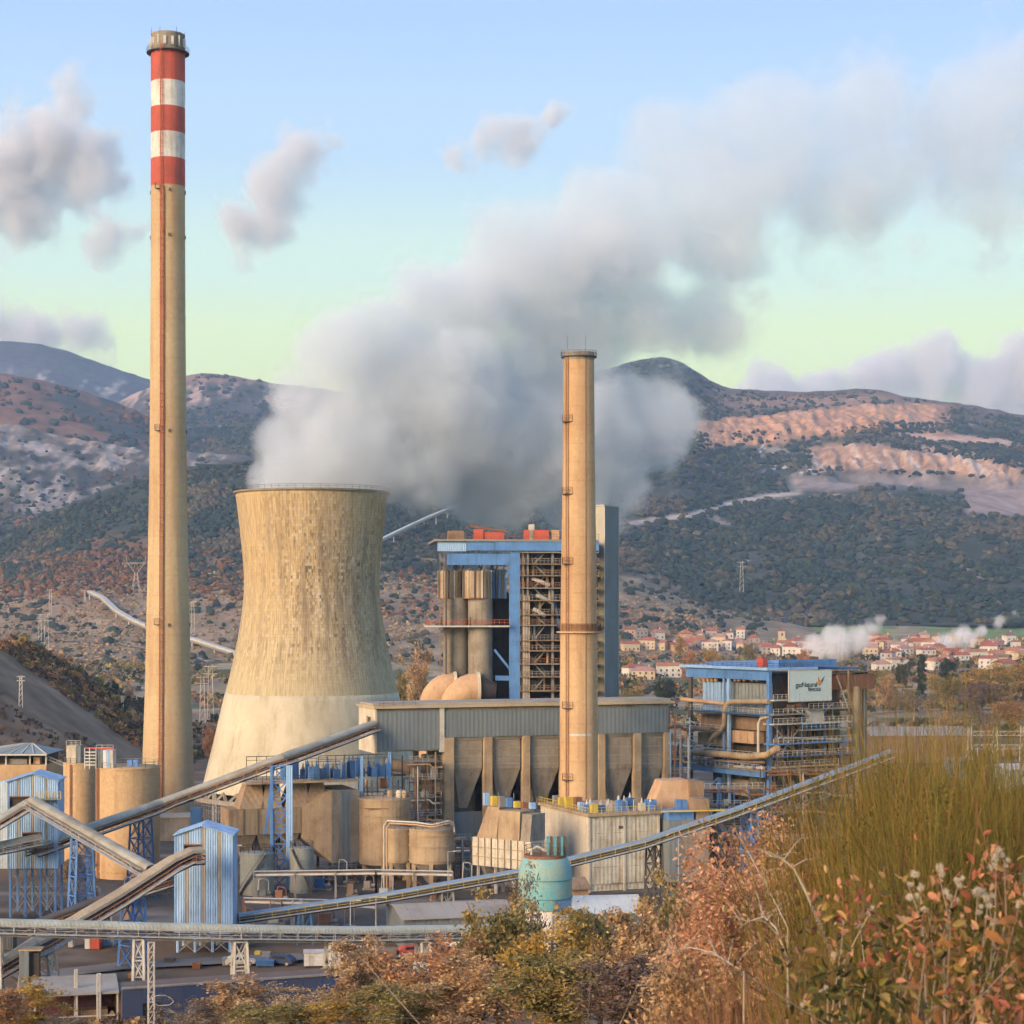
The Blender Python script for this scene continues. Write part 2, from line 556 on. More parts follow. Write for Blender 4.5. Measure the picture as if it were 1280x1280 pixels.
def col_right(px, py, X, Y):
    n1, n2, n3 = fbm(X / 30, Y / 60, 5, 41), fbm(X / 120, Y / 200, 4, 42), fbm(X / 9, Y / 25, 3, 43)
    C = np.zeros(px.shape + (3,)) + np.array([0.050, 0.058, 0.046])
    C = C * (0.6 + 0.8 * n1[..., None])
    C = mixc(C, sstep(0.55, 0.68, n2) * 0.8, np.array([0.072, 0.076, 0.062]))
    C = mixc(C, sstep(0.70, 0.78, n1) * 0.8, np.array([0.34, 0.28, 0.22]))
    C = mixc(C, (1 - sstep(515, 545, py)) * sstep(840, 900, px) * 0.75, np.array([0.15, 0.105, 0.085]) * 1.0)
    up, mid, low, shelf, grey, high = quarry_masks(px, py)
    vert = fbm(X / 7, Y / 300, 4, 47)
    C = mixc(C, up, np.array([0.62, 0.33, 0.17]))
    C = mixc(C, mid, np.array([0.55, 0.35, 0.25]))
    C = mixc(C, high, np.array([0.42, 0.26, 0.16]))
    C = mixc(C, low, np.array([0.52, 0.325, 0.20]))
    C = mixc(C, low * sstep(0.55, 0.70, vert) * 0.8, np.array([0.60, 0.50, 0.42]))
    C = mixc(C, (low + up) * sstep(0.54, 0.42, vert) * 0.65, np.array([0.25, 0.155, 0.11]))
    C = mixc(C, shelf * (0.55 + 0.45 * sstep(0.4, 0.6, n1)), np.array([0.27, 0.225, 0.20]))
    C = mixc(C, grey, np.array([0.30, 0.23, 0.20]))
    # pale rock outcrops and the haul road below the quarry
    C = mixc(C, band(px, py + 6 * (n1 - 0.5), [(770, 655), (860, 645), (930, 625), (1000, 616)], 3, 2) * sstep(770, 800, px) * (1 - sstep(990, 1010, px)), np.array([0.42, 0.36, 0.30]))
    C = mixc(C, sstep(0.60, 0.70, n3) * band(px, py, [(960, 570), (1010, 585)], 14) * e_box(px, 930, 1030), np.array([0.6, 0.57, 0.52]))
    return C

def e_box(px, a, b, s=12):
    return sstep(a - s, a + s, px) * (1 - sstep(b - s, b + s, px))

def ledge_right(px, Y, z):
    py = HOR - (z - CAMZ) * F / Y
    up, mid, low, shelf, grey, high = quarry_masks(px, py)
    return -10 * shelf + 9 * up * 0.6 + (22 * (fbm(px / 7, py / 9, 4, 51) - 0.5)) * np.maximum(low, up * 0.7)

SK_RIGHT = [(-900, 640), (380, 520), (470, 500), (560, 486), (620, 472), (700, 466), (760, 462), (790, 452), (815, 446.5), (840, 447), (858, 454), (875, 468), (900, 484), (950, 488), (1020, 490), (1060, 487), (1090, 485), (1115, 491), (1150, 499), (1200, 504), (1280, 519), (1400, 530), (1700, 560), (2200, 600)]
hill("hills", "broad quarried mountain behind the town", 1880, 4000, 34, SK_RIGHT, col_right, amp=26, power=1.0, seed=4, nu=520, nv=150, ledge=ledge_right)

def col_far(px, py, X, Y):
    n1 = fbm(X / 60, Y / 90, 5, 61)
    n2 = fbm(X / 16, Y / 140, 4, 62)
    C = np.zeros(px.shape + (3,)) + np.array([0.07, 0.075, 0.085])
    C = C * (0.6 + 0.8 * n1[..., None])
    C = mixc(C, sstep(0.55, 0.66, n2) * band(px, py, [(0, 476), (100, 480), (220, 505)], 14, 8), np.array([0.34, 0.30, 0.30]))
    return C
hill("hills", "far blue mountain beyond the tall chimney", 4700, 6000, 250, [(-900, 470), (-200, 440), (-60, 428), (0, 426), (40, 428), (80, 437), (120, 452), (160, 466), (200, 479), (260, 505), (420, 560), (900, 640), (2200, 700)], col_far, amp=22, px1=900, nu=260, nv=50, seed=9)

def col_mid(px, py, X, Y):
    n1 = fbm(X / 40, Y / 60, 5, 65)
    n2 = fbm(X / 14, Y / 120, 4, 66)
    C = np.zeros(px.shape + (3,)) + np.array([0.065, 0.065, 0.055])
    C = C * (0.6 + 0.8 * n1[..., None])
    C = mixc(C, sstep(0.48, 0.58, n2) * band(px, py + 16 * (n1 - 0.5), [(230, 492), (300, 492), (360, 500)], 15, 7), np.array([0.36, 0.26, 0.21]))
    C = mixc(C, (1 - sstep(474, 482, py)) * 0.7, np.array([0.30, 0.17, 0.11]))
    return C
hill("hills", "rocky ridge between the chimney and the steam", 3900, 4900, 180, [(-900, 600), (60, 560), (150, 500), (200, 478), (235, 468), (265, 466), (290, 469), (330, 477), (360, 481), (420, 488), (500, 505), (700, 560), (1200, 640)], col_mid, amp=20, px1=900, nu=260, nv=60, seed=12)

def col_brown(px, py, X, Y):
    n1 = fbm(X / 36, Y / 60, 5, 71)
    n2 = fbm(X / 9, Y / 90, 4, 72)
    n3 = fbm(X / 70, Y / 90, 3, 73)
    C = np.zeros(px.shape + (3,)) + np.array([0.17, 0.092, 0.06])
    C = C * (0.55 + 0.9 * n1[..., None])
    C = mixc(C, sstep(0.50, 0.60, n3), np.array([0.05, 0.055, 0.05]))
    C = mixc(C, sstep(150, 260, px) * 0.8, np.array([0.05, 0.055, 0.05]))
    return C
hill("hills", "russet hill on the left above the rock faces", 2950, 3700, 190, [(-900, 420), (-100, 452), (0, 467), (50, 474), (100, 488), (150, 505), (190, 524), (260, 548), (330, 566), (420, 592), (600, 640), (900, 690)], col_brown, amp=16, px1=900, nu=300, nv=60, seed=15)

def col_rock(px, py, X, Y):
    n1 = fbm(X / 26, Y / 50, 5, 81)
    n2 = fbm(X / 7, Y / 170, 5, 82)
    n3 = fbm(X / 50, Y / 80, 3, 83)
    C = np.zeros(px.shape + (3,)) + np.array([0.075, 0.07, 0.06])
    C = C * (0.6 + 0.8 * n1[..., None])
    rk = sstep(0.33, 0.50, n1) * (1 - sstep(240, 320, px))
    C = mixc(C, rk * (0.45 + 0.55 * sstep(0.42, 0.6, n2)), np.array([0.33, 0.28, 0.24]))
    C = mixc(C, rk * sstep(0.55, 0.70, n2) * 0.6, np.array([0.45, 0.40, 0.35]))
    C = mixc(C, sstep(0.56, 0.64, n3) * sstep(560, 590, py), np.array([0.06, 0.06, 0.05]))
    C = mixc(C, (1 - sstep(545, 560, py)) * 0.6 * sstep(40, 90, px), np.array([0.42, 0.27, 0.17]))
    return C
def ledge_rock(px, Y, z):
    py = HOR - (z - CAMZ) * F / Y
    return 13 * (fbm(px / 12, py / 22, 5, 85) - 0.5) * (1 - sstep(240, 330, px))
hill("hills", "pale crumbling rock faces on the left hillside", 2450, 3150, 90, [(-900, 480), (-100, 520), (0, 529), (50, 538), (110, 552), (170, 560), (230, 565), (300, 568), (420, 600), (600, 650), (900, 700)], col_rock, amp=14, px1=900, nu=320, nv=90, seed=18, ledge=ledge_rock, crest=3)

def col_front(px, py, X, Y):
    n1 = fbm(X / 24, Y / 50, 5, 91)
    n2 = fbm(X / 80, Y / 120, 4, 92)
    C = np.zeros(px.shape + (3,)) + np.array([0.042, 0.052, 0.040])
    C = C * (0.6 + 0.8 * n1[..., None])
    C = mixc(C, sstep(0.5, 0.6, n2) * sstep(650, 690, py), np.array([0.17, 0.10, 0.055]))
    C = mixc(C, sstep(0.60, 0.70, n1) * sstep(660, 700, py) * 0.7, np.array([0.27, 0.20, 0.13]))
    C = mixc(C, sstep(705, 745, py) * 0.8, np.array([0.27, 0.205, 0.13]) * (0.6 + 0.8 * n1[..., None]))
    return C
hill("hills", "dark wooded hill behind the cooling tower", 1400, 2350, 4, [(-900, 760), (-250, 735), (-60, 700), (0, 676), (50, 648), (100, 624), (150, 606), (200, 592), (260, 580), (330, 576), (420, 590), (500, 604), (560, 616), (640, 628), (720, 640), (800, 665), (900, 720), (1050, 760), (1400, 790), (2200, 800)], col_front, amp=16, power=1.25, px1=1500, nu=420, nv=110, seed=21)

# ------------------------------------------------------------------ woods on the hills: one mass each
def ico():
    t = (1 + 5 ** 0.5) / 2
    v = np.array([(-1, t, 0), (1, t, 0), (-1, -t, 0), (1, -t, 0), (0, -1, t), (0, 1, t), (0, -1, -t), (0, 1, -t), (t, 0, -1), (t, 0, 1), (-t, 0, -1), (-t, 0, 1)], float)
    v /= np.linalg.norm(v[0])
    f = np.array([(0, 11, 5), (0, 5, 1), (0, 1, 7), (0, 7, 10), (0, 10, 11), (1, 5, 9), (5, 11, 4), (11, 10, 2), (10, 7, 6), (7, 1, 8), (3, 9, 4), (3, 4, 2), (3, 2, 6), (3, 6, 8), (3, 8, 9), (4, 9, 5), (2, 4, 11), (6, 2, 10), (8, 6, 7), (9, 8, 1)])
    return v, f
ICO_V, ICO_F = ico()

def blobs(name, P, S, C, mat, jitter=0.28, label=None, kind="stuff"):
    """many small bushy crowns as one mass"""
    n = len(P)
    V = ICO_V[None] * (1 + rng.uniform(-jitter, jitter, (n, 12, 1)))
    V = V * S[:, None, :] + P[:, None, :]
    Fq = (ICO_F[None] + (np.arange(n) * 12)[:, None, None]).reshape(-1, 3)
    cv = np.repeat(C[:, None, :], 12, 1) * (0.72 + 0.5 * (ICO_V[None, :, 2:3] * 0 + rng.uniform(0, 1, (n, 12, 1))))
    o = np_mesh(name, V.reshape(-1, 3), Fq, mat, cols=cv.reshape(-1, 3))
    tag(o, label, kind=kind)
    return o

wood_mat = vcol_mat("hill_woods", scale=0.35, var=0.5, detail=3.0)

def hill_wood(key, label, n, px0, px1, v0, v1, size, palette, weights, mask=None, seed=1):
    r = np.random.default_rng(seed)
    surf = HILLS[key]
    px, v = r.uniform(px0, px1, n), r.uniform(v0, v1, n) ** 1.0
    X, Y, Z = surf(px, v)
    ppx, ppy = pxpy(X, Y, Z)
    keep = fbm(X / 55, Y / 90, 3, seed + 60) > r.uniform(0.20, 0.60, n)
    if mask is not None: keep &= mask(ppx, ppy, X, Y) > r.uniform(0, 1, n)
    X, Y, Z = X[keep], Y[keep], Z[keep]
    k = len(X)
    s = size * r.uniform(0.35, 1.5, k)
    S = np.stack([s * r.uniform(0.8, 1.3, k), s * r.uniform(0.8, 1.3, k), s * r.uniform(0.6, 1.1, k)], -1)
    idx = r.choice(len(palette), k, p=np.array(weights) / sum(weights))
    clump = fbm(X / 70, Y / 120, 3, seed + 20)
    idx = np.where(clump + r.normal(0, 0.05, k) > 0.62, len(palette) - 1, np.where(fbm(X / 26, Y / 50, 3, seed + 33) + r.normal(0, 0.06, k) > 0.5, 0, idx))
    C = np.array(palette)[idx] * r.uniform(0.78, 1.22, (k, 1))
    blobs("forest", np.stack([X, Y, Z + S[:, 2] * 0.35], -1), S, C, wood_mat, jitter=0.42, label=label)

DG, OG, RU, TN = (0.026, 0.043, 0.036), (0.052, 0.062, 0.040), (0.135, 0.072, 0.038), (0.085, 0.078, 0.055)
def mask_right(px, py, X, Y):
    q = np.max(np.stack(quarry_masks(px, py)), 0)
    upper = 1 - (1 - sstep(500, 550, py)) * 0.55
    bandk = np.maximum(band(px, py, [(930, 560), (1000, 552), (1080, 538), (1100, 536)], 6), band(px, py, [(1090, 548), (1160, 558), (1220, 566), (1275, 578)], 7))
    road = band(px, py, [(770, 655), (860, 645), (930, 625), (1000, 616)], 4)
    return np.maximum((1 - q * 1.3) * upper, bandk) * (1 - road)
hill_wood("hillsbroad quarried mountain behind the town", "dark scrub oak covering the quarried mountain", 60000, -60, 1400, 0.0, 0.97, 3.9, [DG, OG, (0.05, 0.055, 0.045), TN], [6, 3, 3, 0.8], mask_right, 5)
hill_wood("hillsdark wooded hill behind the cooling tower", "dark woods with russet patches behind the cooling tower", 40000, -80, 960, 0.02, 0.985, 3.0, [DG, OG, (0.07, 0.06, 0.04), TN], [7, 3, 1.0, 0.3], lambda px, py, X, Y: 1 - 0.92 * sstep(655, 725, py), 6)
hill_wood("hillsdark wooded hill behind the cooling tower", "rust coloured autumn woods along the foot of the hill", 9000, -80, 640, 0.1, 0.75, 3.0, [RU, (0.16, 0.095, 0.045), (0.11, 0.09, 0.05), DG, RU], [3, 3, 3, 3, 1], lambda px, py, X, Y: band(px, py + 30 * (fbm(X / 90, Y / 90, 3, 5) - 0.5), [(0, 715), (150, 712), (300, 718), (480, 740), (800, 750)], 26, 14) * (1 - 0.8 * sstep(300, 420, px)), 8)
hill_wood("hillsrocky ridge between the chimney and the steam", "dark woods on the rocky ridge", 8000, 180, 520, 0.1, 0.99, 5.5, [DG, OG, DG, (0.09, 0.07, 0.05)], [5, 2, 2, 1], lambda px, py, X, Y: 0.15 + 0.85 * sstep(508, 522, py), 7)
hill_wood("hillspale crumbling rock faces on the left hillside", "scattered shrubs among the pale rocks", 2200, -80, 420, 0.0, 0.95, 3.6, [DG, OG, (0.07, 0.06, 0.05), RU], [4, 3, 2, 1], lambda px, py, X, Y: 0.30 + 0.7 * sstep(590, 625, py), 9)
hill_wood("hillsrusset hill on the left above the rock faces", "bluish woods on the russet hill", 4200, -80, 480, 0.05, 0.97, 6.0, [DG, (0.06, 0.05, 0.045), (0.13, 0.075, 0.05), (0.13, 0.07, 0.045)], [4, 3, 2, 1], lambda px, py, X, Y: 0.25 + 0.75 * sstep(120, 210, px), 10)

hill_wood("hillsdark wooded hill behind the cooling tower", "low dry scrub and heather over the brown lower slope", 14000, -80, 900, 0.0, 0.5, 1.25, [(0.28, 0.205, 0.125), (0.20, 0.145, 0.09), (0.13, 0.12, 0.07), (0.24, 0.14, 0.08)], [3, 3, 2, 1], lambda px, py, X, Y: sstep(690, 730, py), 14)
# ================================================================== steam and clouds
def volume_mat(name, spheres, dens, lo, hi, noise_scale, noise_amp, warp, warp_amp, albedo=(0.97, 0.97, 0.98), step=1.0, aniso=-0.3, thin=None):
    """density from a union of soft balls (x, y, z, r, weight), eaten into by noise; object space"""
    m = bpy.data.materials.new(name)
    m.use_nodes = True
    t = NT(m)
    t.n.clear()
    out = t.new("ShaderNodeOutputMaterial")
    co = coords(t)
    wn_ = t.noise(co, warp, 1.0, 0.5, "Color")
    off = t.new("ShaderNodeVectorMath", operation='MULTIPLY_ADD')
    t.l.new(wn_, off.inputs[0])
    off.inputs[1].default_value = (warp_amp * 2,) * 3
    off.inputs[2].default_value = (-warp_amp,) * 3
    add = t.new("ShaderNodeVectorMath", operation='ADD')
    t.l.new(co, add.inputs[0])
    t.l.new(off.outputs[0], add.inputs[1])
    p = add.outputs[0]
    acc = None
    for (x, y, z, r, w) in spheres:
        d = t.new("ShaderNodeVectorMath", operation='DISTANCE')
        t.l.new(p, d.inputs[0])
        d.inputs[1].default_value = (x, y, z)
        f = t.mapr(d.outputs["Value"], r, r * 0.15, 0.0, w)
        acc = f if acc is None else t.math('MAXIMUM', acc, f) if False else t.math('SMOOTH_MAX', acc, f, 0.25)
    n = t.noise(co, noise_scale, 5.0, 0.62)
    v = t.math('ADD', acc, t.math('MULTIPLY', t.math('SUBTRACT', n, 0.5), noise_amp))
    d = t.math('MULTIPLY', t.mapr(v, lo, hi, 0.0, 1.0, smooth=True), dens)
    if thin:
        sz = t.new("ShaderNodeSeparateXYZ")
        t.l.new(co, sz.inputs[0])
        d = t.math('MULTIPLY', d, t.mapr(sz.outputs["Z"], thin[0], thin[1], 1.0, thin[2], smooth=True))
    pv = t.new("ShaderNodeVolumePrincipled")
    pv.inputs["Color"].default_value = (*albedo, 1)
    pv.inputs["Anisotropy"].default_value = aniso
    t.l.new(d, pv.inputs["Density"])
    t.l.new(pv.outputs[0], out.inputs["Volume"])
    m.cycles.volume_sampling = 'MULTIPLE_IMPORTANCE'
    m.cycles.volume_step_rate = step
    return m

def union_mesh(name, spheres, voxel, grow, mat, floor_z=None):
    """closed skin round a cluster of balls"""
    import bmesh
    bm = bmesh.new()
    for (x, y, z, r, w) in spheres:
        bmesh.ops.create_icosphere(bm, subdivisions=3, radius=r * grow, matrix=Matrix.Translation((x, y, z)))
    me = bpy.data.meshes.new(name)
    bm.to_mesh(me)
    bm.free()
    tmp = bpy.data.objects.new(name + "_tmp", me)
    COL.objects.link(tmp)
    md = tmp.modifiers.new("r", 'REMESH')
    md.mode = 'VOXEL'
    md.voxel_size = voxel
    dg = bpy.context.evaluated_depsgraph_get()
    ev = bpy.data.meshes.new_from_object(tmp.evaluated_get(dg))
    bpy.data.objects.remove(tmp)
    bpy.data.meshes.remove(me)
    ev.name = name
    if floor_z is not None:
        co = np.empty(len(ev.vertices) * 3, dtype=np.float32)
        ev.vertices.foreach_get("co", co)
        co = co.reshape(-1, 3)
        co[:, 2] = np.maximum(co[:, 2], floor_z)
        ev.vertices.foreach_set("co", co.ravel())
    ev.materials.clear()
    ev.materials.append(mat)
    return ev

def puff(name, label, px, py, Y, balls, dens, voxel, noise_scale, noise_amp, lo=0.22, hi=0.6, warp_amp=None, step=1.0, cat="steam", albedo=(0.97, 0.97, 0.98), grow=1.0, floor=None, group=None, thin=None, aniso=-0.1):
    """balls in photograph pixels: (px, py, radius, weight[, depth offset in metres])"""
    c = W(px, py, Y)
    k = Y / F
    sp = []
    for b in balls:
        dy = b[4] if len(b) > 4 else 0.0
        q = W(b[0], b[1], Y + dy) - c
        sp.append((q.x, q.y, q.z, b[2] * (Y + dy) / F, b[3]))
    m = volume_mat(name + "_vapour", sp, dens, lo, hi, noise_scale, noise_amp, noise_scale * 0.6, warp_amp if warp_amp is not None else 12 * k, albedo, step, aniso, thin)
    me = union_mesh(name, sp, voxel, grow, m, floor)
    o = link(name, me, None, c)
    return tag(o, label, cat, group)

TOWER_Y = 520.0
plume_balls = [
    (392, 606, 100, 1.6), (327, 602, 36, 1.5), (460, 603, 38, 1.5), (350, 570, 62, 1.3), (385, 500, 70, 1.2), (440, 560, 115, 1.5), (430, 455, 92, 1.3), (482, 430, 76, 1.15), (530, 500, 135, 1.7, 10), (525, 585, 85, 1.1, 10),
    (560, 390, 105, 1.2, 20), (620, 545, 140, 1.7, 30), (655, 335, 118, 1.25, 30), (725, 560, 128, 1.3, 40), (640, 445, 75, 1.1, 25), (700, 440, 110, 1.15, 40), (765, 305, 122, 1.2, 40), (800, 400, 110, 0.8, 45),
    (795, 530, 108, 1.0, 50), (845, 190, 100, 1.15, 60), (890, 262, 140, 0.9, 60), (880, 400, 80, 0.66, 60), (960, 170, 120, 1.1, 70), (1060, 225, 150, 0.76, 80),
    (1090, 160, 120, 1.05, 80), (1220, 150, 140, 1.0, 90), (1250, 220, 130, 0.66, 90), (1380, 110, 180, 0.95, 90)]
puff("steam_plume", "huge grey steam plume pouring from the cooling tower and drifting right", 390, 616, TOWER_Y, plume_balls, 0.10, 5.0, 0.046, 1.6, lo=0.30, hi=0.58, step=0.55, thin=(40.0, 115.0, 0.27), albedo=(0.885, 0.95, 1.0), warp_amp=6.0, aniso=0.0)

CY = 12000.0
def cloud(label, balls, dens=0.0095, amp=2.2, lo=0.28, hi=0.9):
    puff("cloud", label, balls[0][0], balls[0][1], CY, balls, dens, 34.0, 0.0042, amp, lo=lo, hi=hi, warp_amp=110, step=0.8, albedo=(0.86, 0.88, 0.92), aniso=-0.15, cat="cloud", group="evening clouds")
cloud("big ragged grey cloud left of the tall chimney", [(60, 190, 95, 1.1), (10, 215, 95, 1.1), (115, 215, 75, 1.0), (90, 125, 60, 0.9), (30, 270, 70, 0.9), (-70, 230, 90, 1.0)])
cloud("small grey cloud scrap just left of the tall chimney", [(135, 298, 45, 1.0), (165, 292, 35, 0.8), (108, 302, 25, 0.7)])
cloud("slanting grey cloud right of the tall chimney", [(372, 195, 58, 0.95), (340, 238, 62, 0.95), (308, 285, 60, 1.0), (345, 290, 42, 0.9), (405, 175, 38, 0.7)])
cloud("wispy cloud scrap high above the steam plume", [(612, 165, 38, 0.9), (645, 172, 48, 0.95), (692, 138, 36, 0.7), (572, 195, 34, 0.6)])
cloud("low cloud bank on the left horizon", [(40, 425, 65, 1.1), (95, 412, 52, 1.0), (135, 432, 40, 0.8), (-20, 420, 75, 1.1)])
cloud("peach lit cloud bank along the right horizon", [(960, 495, 62, 1.5), (1030, 500, 60, 1.5), (1105, 478, 62, 1.5), (1165, 468, 66, 1.6), (1235, 485, 70, 1.5), (1300, 465, 85, 1.5), (1400, 480, 80, 1.4)])

# ------------------------------------------------------------------ hazy air
def haze():
    m = bpy.data.materials.new("hazy_air")
    m.use_nodes = True
    t = NT(m)
    t.n.clear()
    out = t.new("ShaderNodeOutputMaterial")
    pv = t.new("ShaderNodeVolumePrincipled")
    pv.inputs["Color"].default_value = (0.46, 0.68, 1.0, 1)
    pv.inputs["Density"].default_value = 0.000078
    pv.inputs["Anisotropy"].default_value = 0.1
    t.l.new(pv.outputs[0], out.inputs["Volume"])
    m.cycles.homogeneous_volume = True
    o = MB().box(-9900, 9900, -220, 7700, -15, 960).build("haze", m)
    tag(o, "thin bluish valley haze", kind="stuff")
haze()
# ================================================================== plant materials
def tint(c, k): return tuple(min(1, v * k) for v in c)
CONC = weathered("concrete_tan", (0.40, 0.315, 0.20), (0.21, 0.145, 0.085), 0.75, 0.22, 0.55, fine=1.3)
CONC2 = weathered("concrete_ochre", (0.50, 0.375, 0.215), (0.30, 0.18, 0.09), 0.6, 0.12, 0.4, fine=0.8)
CONCG = weathered("concrete_grey", (0.27, 0.245, 0.20), (0.14, 0.115, 0.085), 0.7, 0.3, 0.6, fine=1.2)
CONCP = weathered("concrete_pale", (0.56, 0.52, 0.42), (0.32, 0.27, 0.19), 0.7, 0.2, 0.5, fine=1.5)
SHEETG = weathered("sheet_grey", (0.165, 0.20, 0.215), (0.10, 0.115, 0.12), 0.5, 0.15, 0.4, rough=0.6, rib=0.9, bump=0.25)
SHEETD = weathered("sheet_dark", (0.085, 0.095, 0.10), (0.05, 0.045, 0.04), 0.5, 0.2, 0.4, rough=0.6, rib=0.8, bump=0.25)
SHEETT = weathered("sheet_tan", (0.37, 0.285, 0.18), (0.20, 0.13, 0.075), 0.7, 0.2, 0.55, rough=0.75, rib=1.1, bump=0.2, rust=0.35)
SHEETP = weathered("sheet_pale", (0.55, 0.54, 0.45), (0.30, 0.24, 0.16), 0.75, 0.3, 0.7, rough=0.7, rib=0.8, bump=0.3, rust=0.4, fine=2.0)
BLUE = weathered("paint_blue", (0.10, 0.245, 0.53), (0.06, 0.13, 0.28), 0.6, 0.4, 0.5, rough=0.5, rust=0.12)
BLUED = weathered("paint_blue_dark", (0.055, 0.15, 0.33), (0.03, 0.06, 0.11), 0.5, 0.3, 0.35, rough=0.55)
BLUEL = weathered("paint_blue_light", (0.30, 0.50, 0.78), (0.16, 0.26, 0.40), 0.5, 0.3, 0.4, rough=0.5, rib=0.42, bump=0.5)
BLUESH = weathered("sheet_blue", (0.29, 0.47, 0.72), (0.15, 0.23, 0.34), 0.7, 0.22, 0.8, rough=0.55, rib=0.36, bump=0.6, shade_var=0.10)
STRIP = weathered("rooflight_strip", (0.33, 0.31, 0.26), (0.18, 0.16, 0.12), 0.6, 0.4, 0.6, rough=0.5, rib=0.36, bump=0.5)
STEEL = weathered("steel_grey", (0.24, 0.24, 0.225), (0.14, 0.12, 0.10), 0.5, 0.4, 0.4, rough=0.55, rust=0.25)
STEELD = weathered("steel_dark", (0.085, 0.08, 0.075), (0.05, 0.04, 0.035), 0.5, 0.4, 0.3, rough=0.6, rust=0.3)
STEELP = weathered("steel_pale", (0.52, 0.52, 0.47), (0.30, 0.26, 0.20), 0.6, 0.4, 0.4, rough=0.5, rust=0.2)
GALV = weathered("galvanised", (0.42, 0.45, 0.44), (0.24, 0.23, 0.20), 0.6, 0.5, 0.4, rough=0.5)
RUST = weathered("rusty_steel", (0.24, 0.115, 0.065), (0.11, 0.055, 0.035), 0.6, 0.5, 0.5, rough=0.9)
DUCT = weathered("duct_brown", (0.27, 0.195, 0.125), (0.14, 0.09, 0.055), 0.7, 0.3, 0.5, rough=0.75, rust=0.3)
DUCTT = weathered("duct_tan", (0.50, 0.34, 0.20), (0.27, 0.155, 0.085), 0.6, 0.25, 0.4, rough=0.75)
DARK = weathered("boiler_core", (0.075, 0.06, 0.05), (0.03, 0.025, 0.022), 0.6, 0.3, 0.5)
RED = weathered("paint_red", (0.50, 0.095, 0.06), (0.30, 0.07, 0.05), 0.5, 0.3, 0.4, rough=0.65)
REDR = weathered("rail_red", (0.44, 0.115, 0.06), (0.24, 0.07, 0.04), 0.6, 0.4, 0.3, rough=0.7)
WHITE = weathered("paint_white", (0.66, 0.66, 0.62), (0.42, 0.38, 0.32), 0.5, 0.3, 0.5, rough=0.6)
YELLOW = weathered("paint_yellow", (0.60, 0.46, 0.07), (0.33, 0.22, 0.05), 0.5, 0.5, 0.3, rough=0.6)
ORANGE = weathered("paint_orange", (0.62, 0.27, 0.07), (0.33, 0.15, 0.06), 0.5, 0.5, 0.3, rough=0.6)
TEAL = weathered("paint_teal", (0.14, 0.38, 0.42), (0.33, 0.36, 0.25), 0.95, 0.22, 0.7, rough=0.6)
COVER = weathered("belt_cover", (0.34, 0.345, 0.29), (0.19, 0.165, 0.12), 0.8, 0.25, 0.3, rough=0.6, rib=0.6, bump=0.3)
COVERT = weathered("belt_cover_tan", (0.40, 0.335, 0.23), (0.22, 0.16, 0.10), 0.6, 0.25, 0.3, rough=0.7, rib=0.6, bump=0.3)
COVERB = weathered("belt_cover_blue", (0.16, 0.27, 0.40), (0.20, 0.22, 0.21), 0.9, 0.35, 0.4, rough=0.55, rib=0.7, bump=0.3)
ROOFG = weathered("roof_grey", (0.33, 0.31, 0.27), (0.19, 0.165, 0.13), 0.6, 0.15, 0.2, rough=0.85)
ROOFT = weathered("roof_tan", (0.44, 0.36, 0.24), (0.24, 0.19, 0.12), 0.6, 0.15, 0.2, rough=0.9)
ROOFW = weathered("roof_white", (0.55, 0.62, 0.62), (0.36, 0.38, 0.36), 0.6, 0.15, 0.2, rough=0.7, rib=1.0)
NAVY = weathered("paint_navy", (0.035, 0.06, 0.13), (0.055, 0.05, 0.06), 0.6, 0.3, 0.3, rough=0.7)
MAROON = weathered("paint_maroon", (0.09, 0.035, 0.035), (0.05, 0.03, 0.03), 0.5, 0.4, 0.3, rough=0.8)

def uz(root, px, py, v=0.0):
    """where the photograph's point px, py falls on the plane local y = v of a turned thing: local x, height"""
    a = root.rotation_euler.z
    c, s_ = math.cos(a), math.sin(a)
    ox, oy = root.location.x, root.location.y
    s = (px - 640.0) / F
    u = (s * (oy + v * c) - ox + v * s_) / (c - s * s_)
    Y = oy + u * s_ + v * c
    return u, CAMZ - (py - HOR) * Y / F - root.location.z

def vz(root, px, py, u=0.0):
    """the same on the plane local x = u: local y, height"""
    a = root.rotation_euler.z
    c, s_ = math.cos(a), math.sin(a)
    ox, oy = root.location.x, root.location.y
    s = (px - 640.0) / F
    v = (ox + u * c - s * (oy + u * s_)) / (s * c + s_)
    Y = oy + u * s_ + v * c
    return v, CAMZ - (py - HOR) * Y / F - root.location.z

def yard(px, Y):
    """point of the yard under column px at depth Y"""
    x = (px - 640) * Y / F
    return Vector((x, Y, gz(x, Y)))

def ladder(x, y, z0, z1, w=0.5, cage=True, ny=-1):
    """caged ladder standing off a wall that faces -y"""
    m = MB()
    for s in (-1, 1): m.beam((x + s * w / 2, y, z0), (x + s * w / 2, y, z1), 0.07)
    z = z0
    while z < z1:
        m.beam((x - w / 2, y, z), (x + w / 2, y, z), 0.05)
        z += 0.6
    if cage:
        z = z0 + 2
        while z < z1:
            pts = [(x + 0.42 * math.cos(t), y + ny * 0.75 * math.sin(t), z) for t in np.linspace(0, math.pi, 5)]
            for a, b in zip(pts[:-1], pts[1:]): m.beam(a, b, 0.05)
            z += 1.4
        for t in (0.6, 1.57, 2.5):
            m.beam((x + 0.42 * math.cos(t), y + ny * 0.75 * math.sin(t), z0 + 2), (x + 0.42 * math.cos(t), y + ny * 0.75 * math.sin(t), z1), 0.05)
    return m

def ring_platform(r0, r1, z, n=32, rail=True):
    m = MB().lathe([(r0, z - 0.18), (r1, z - 0.18), (r1, z), (r0, z), (r0, z - 0.18)], n=n, cap=False, smooth=False)
    return m

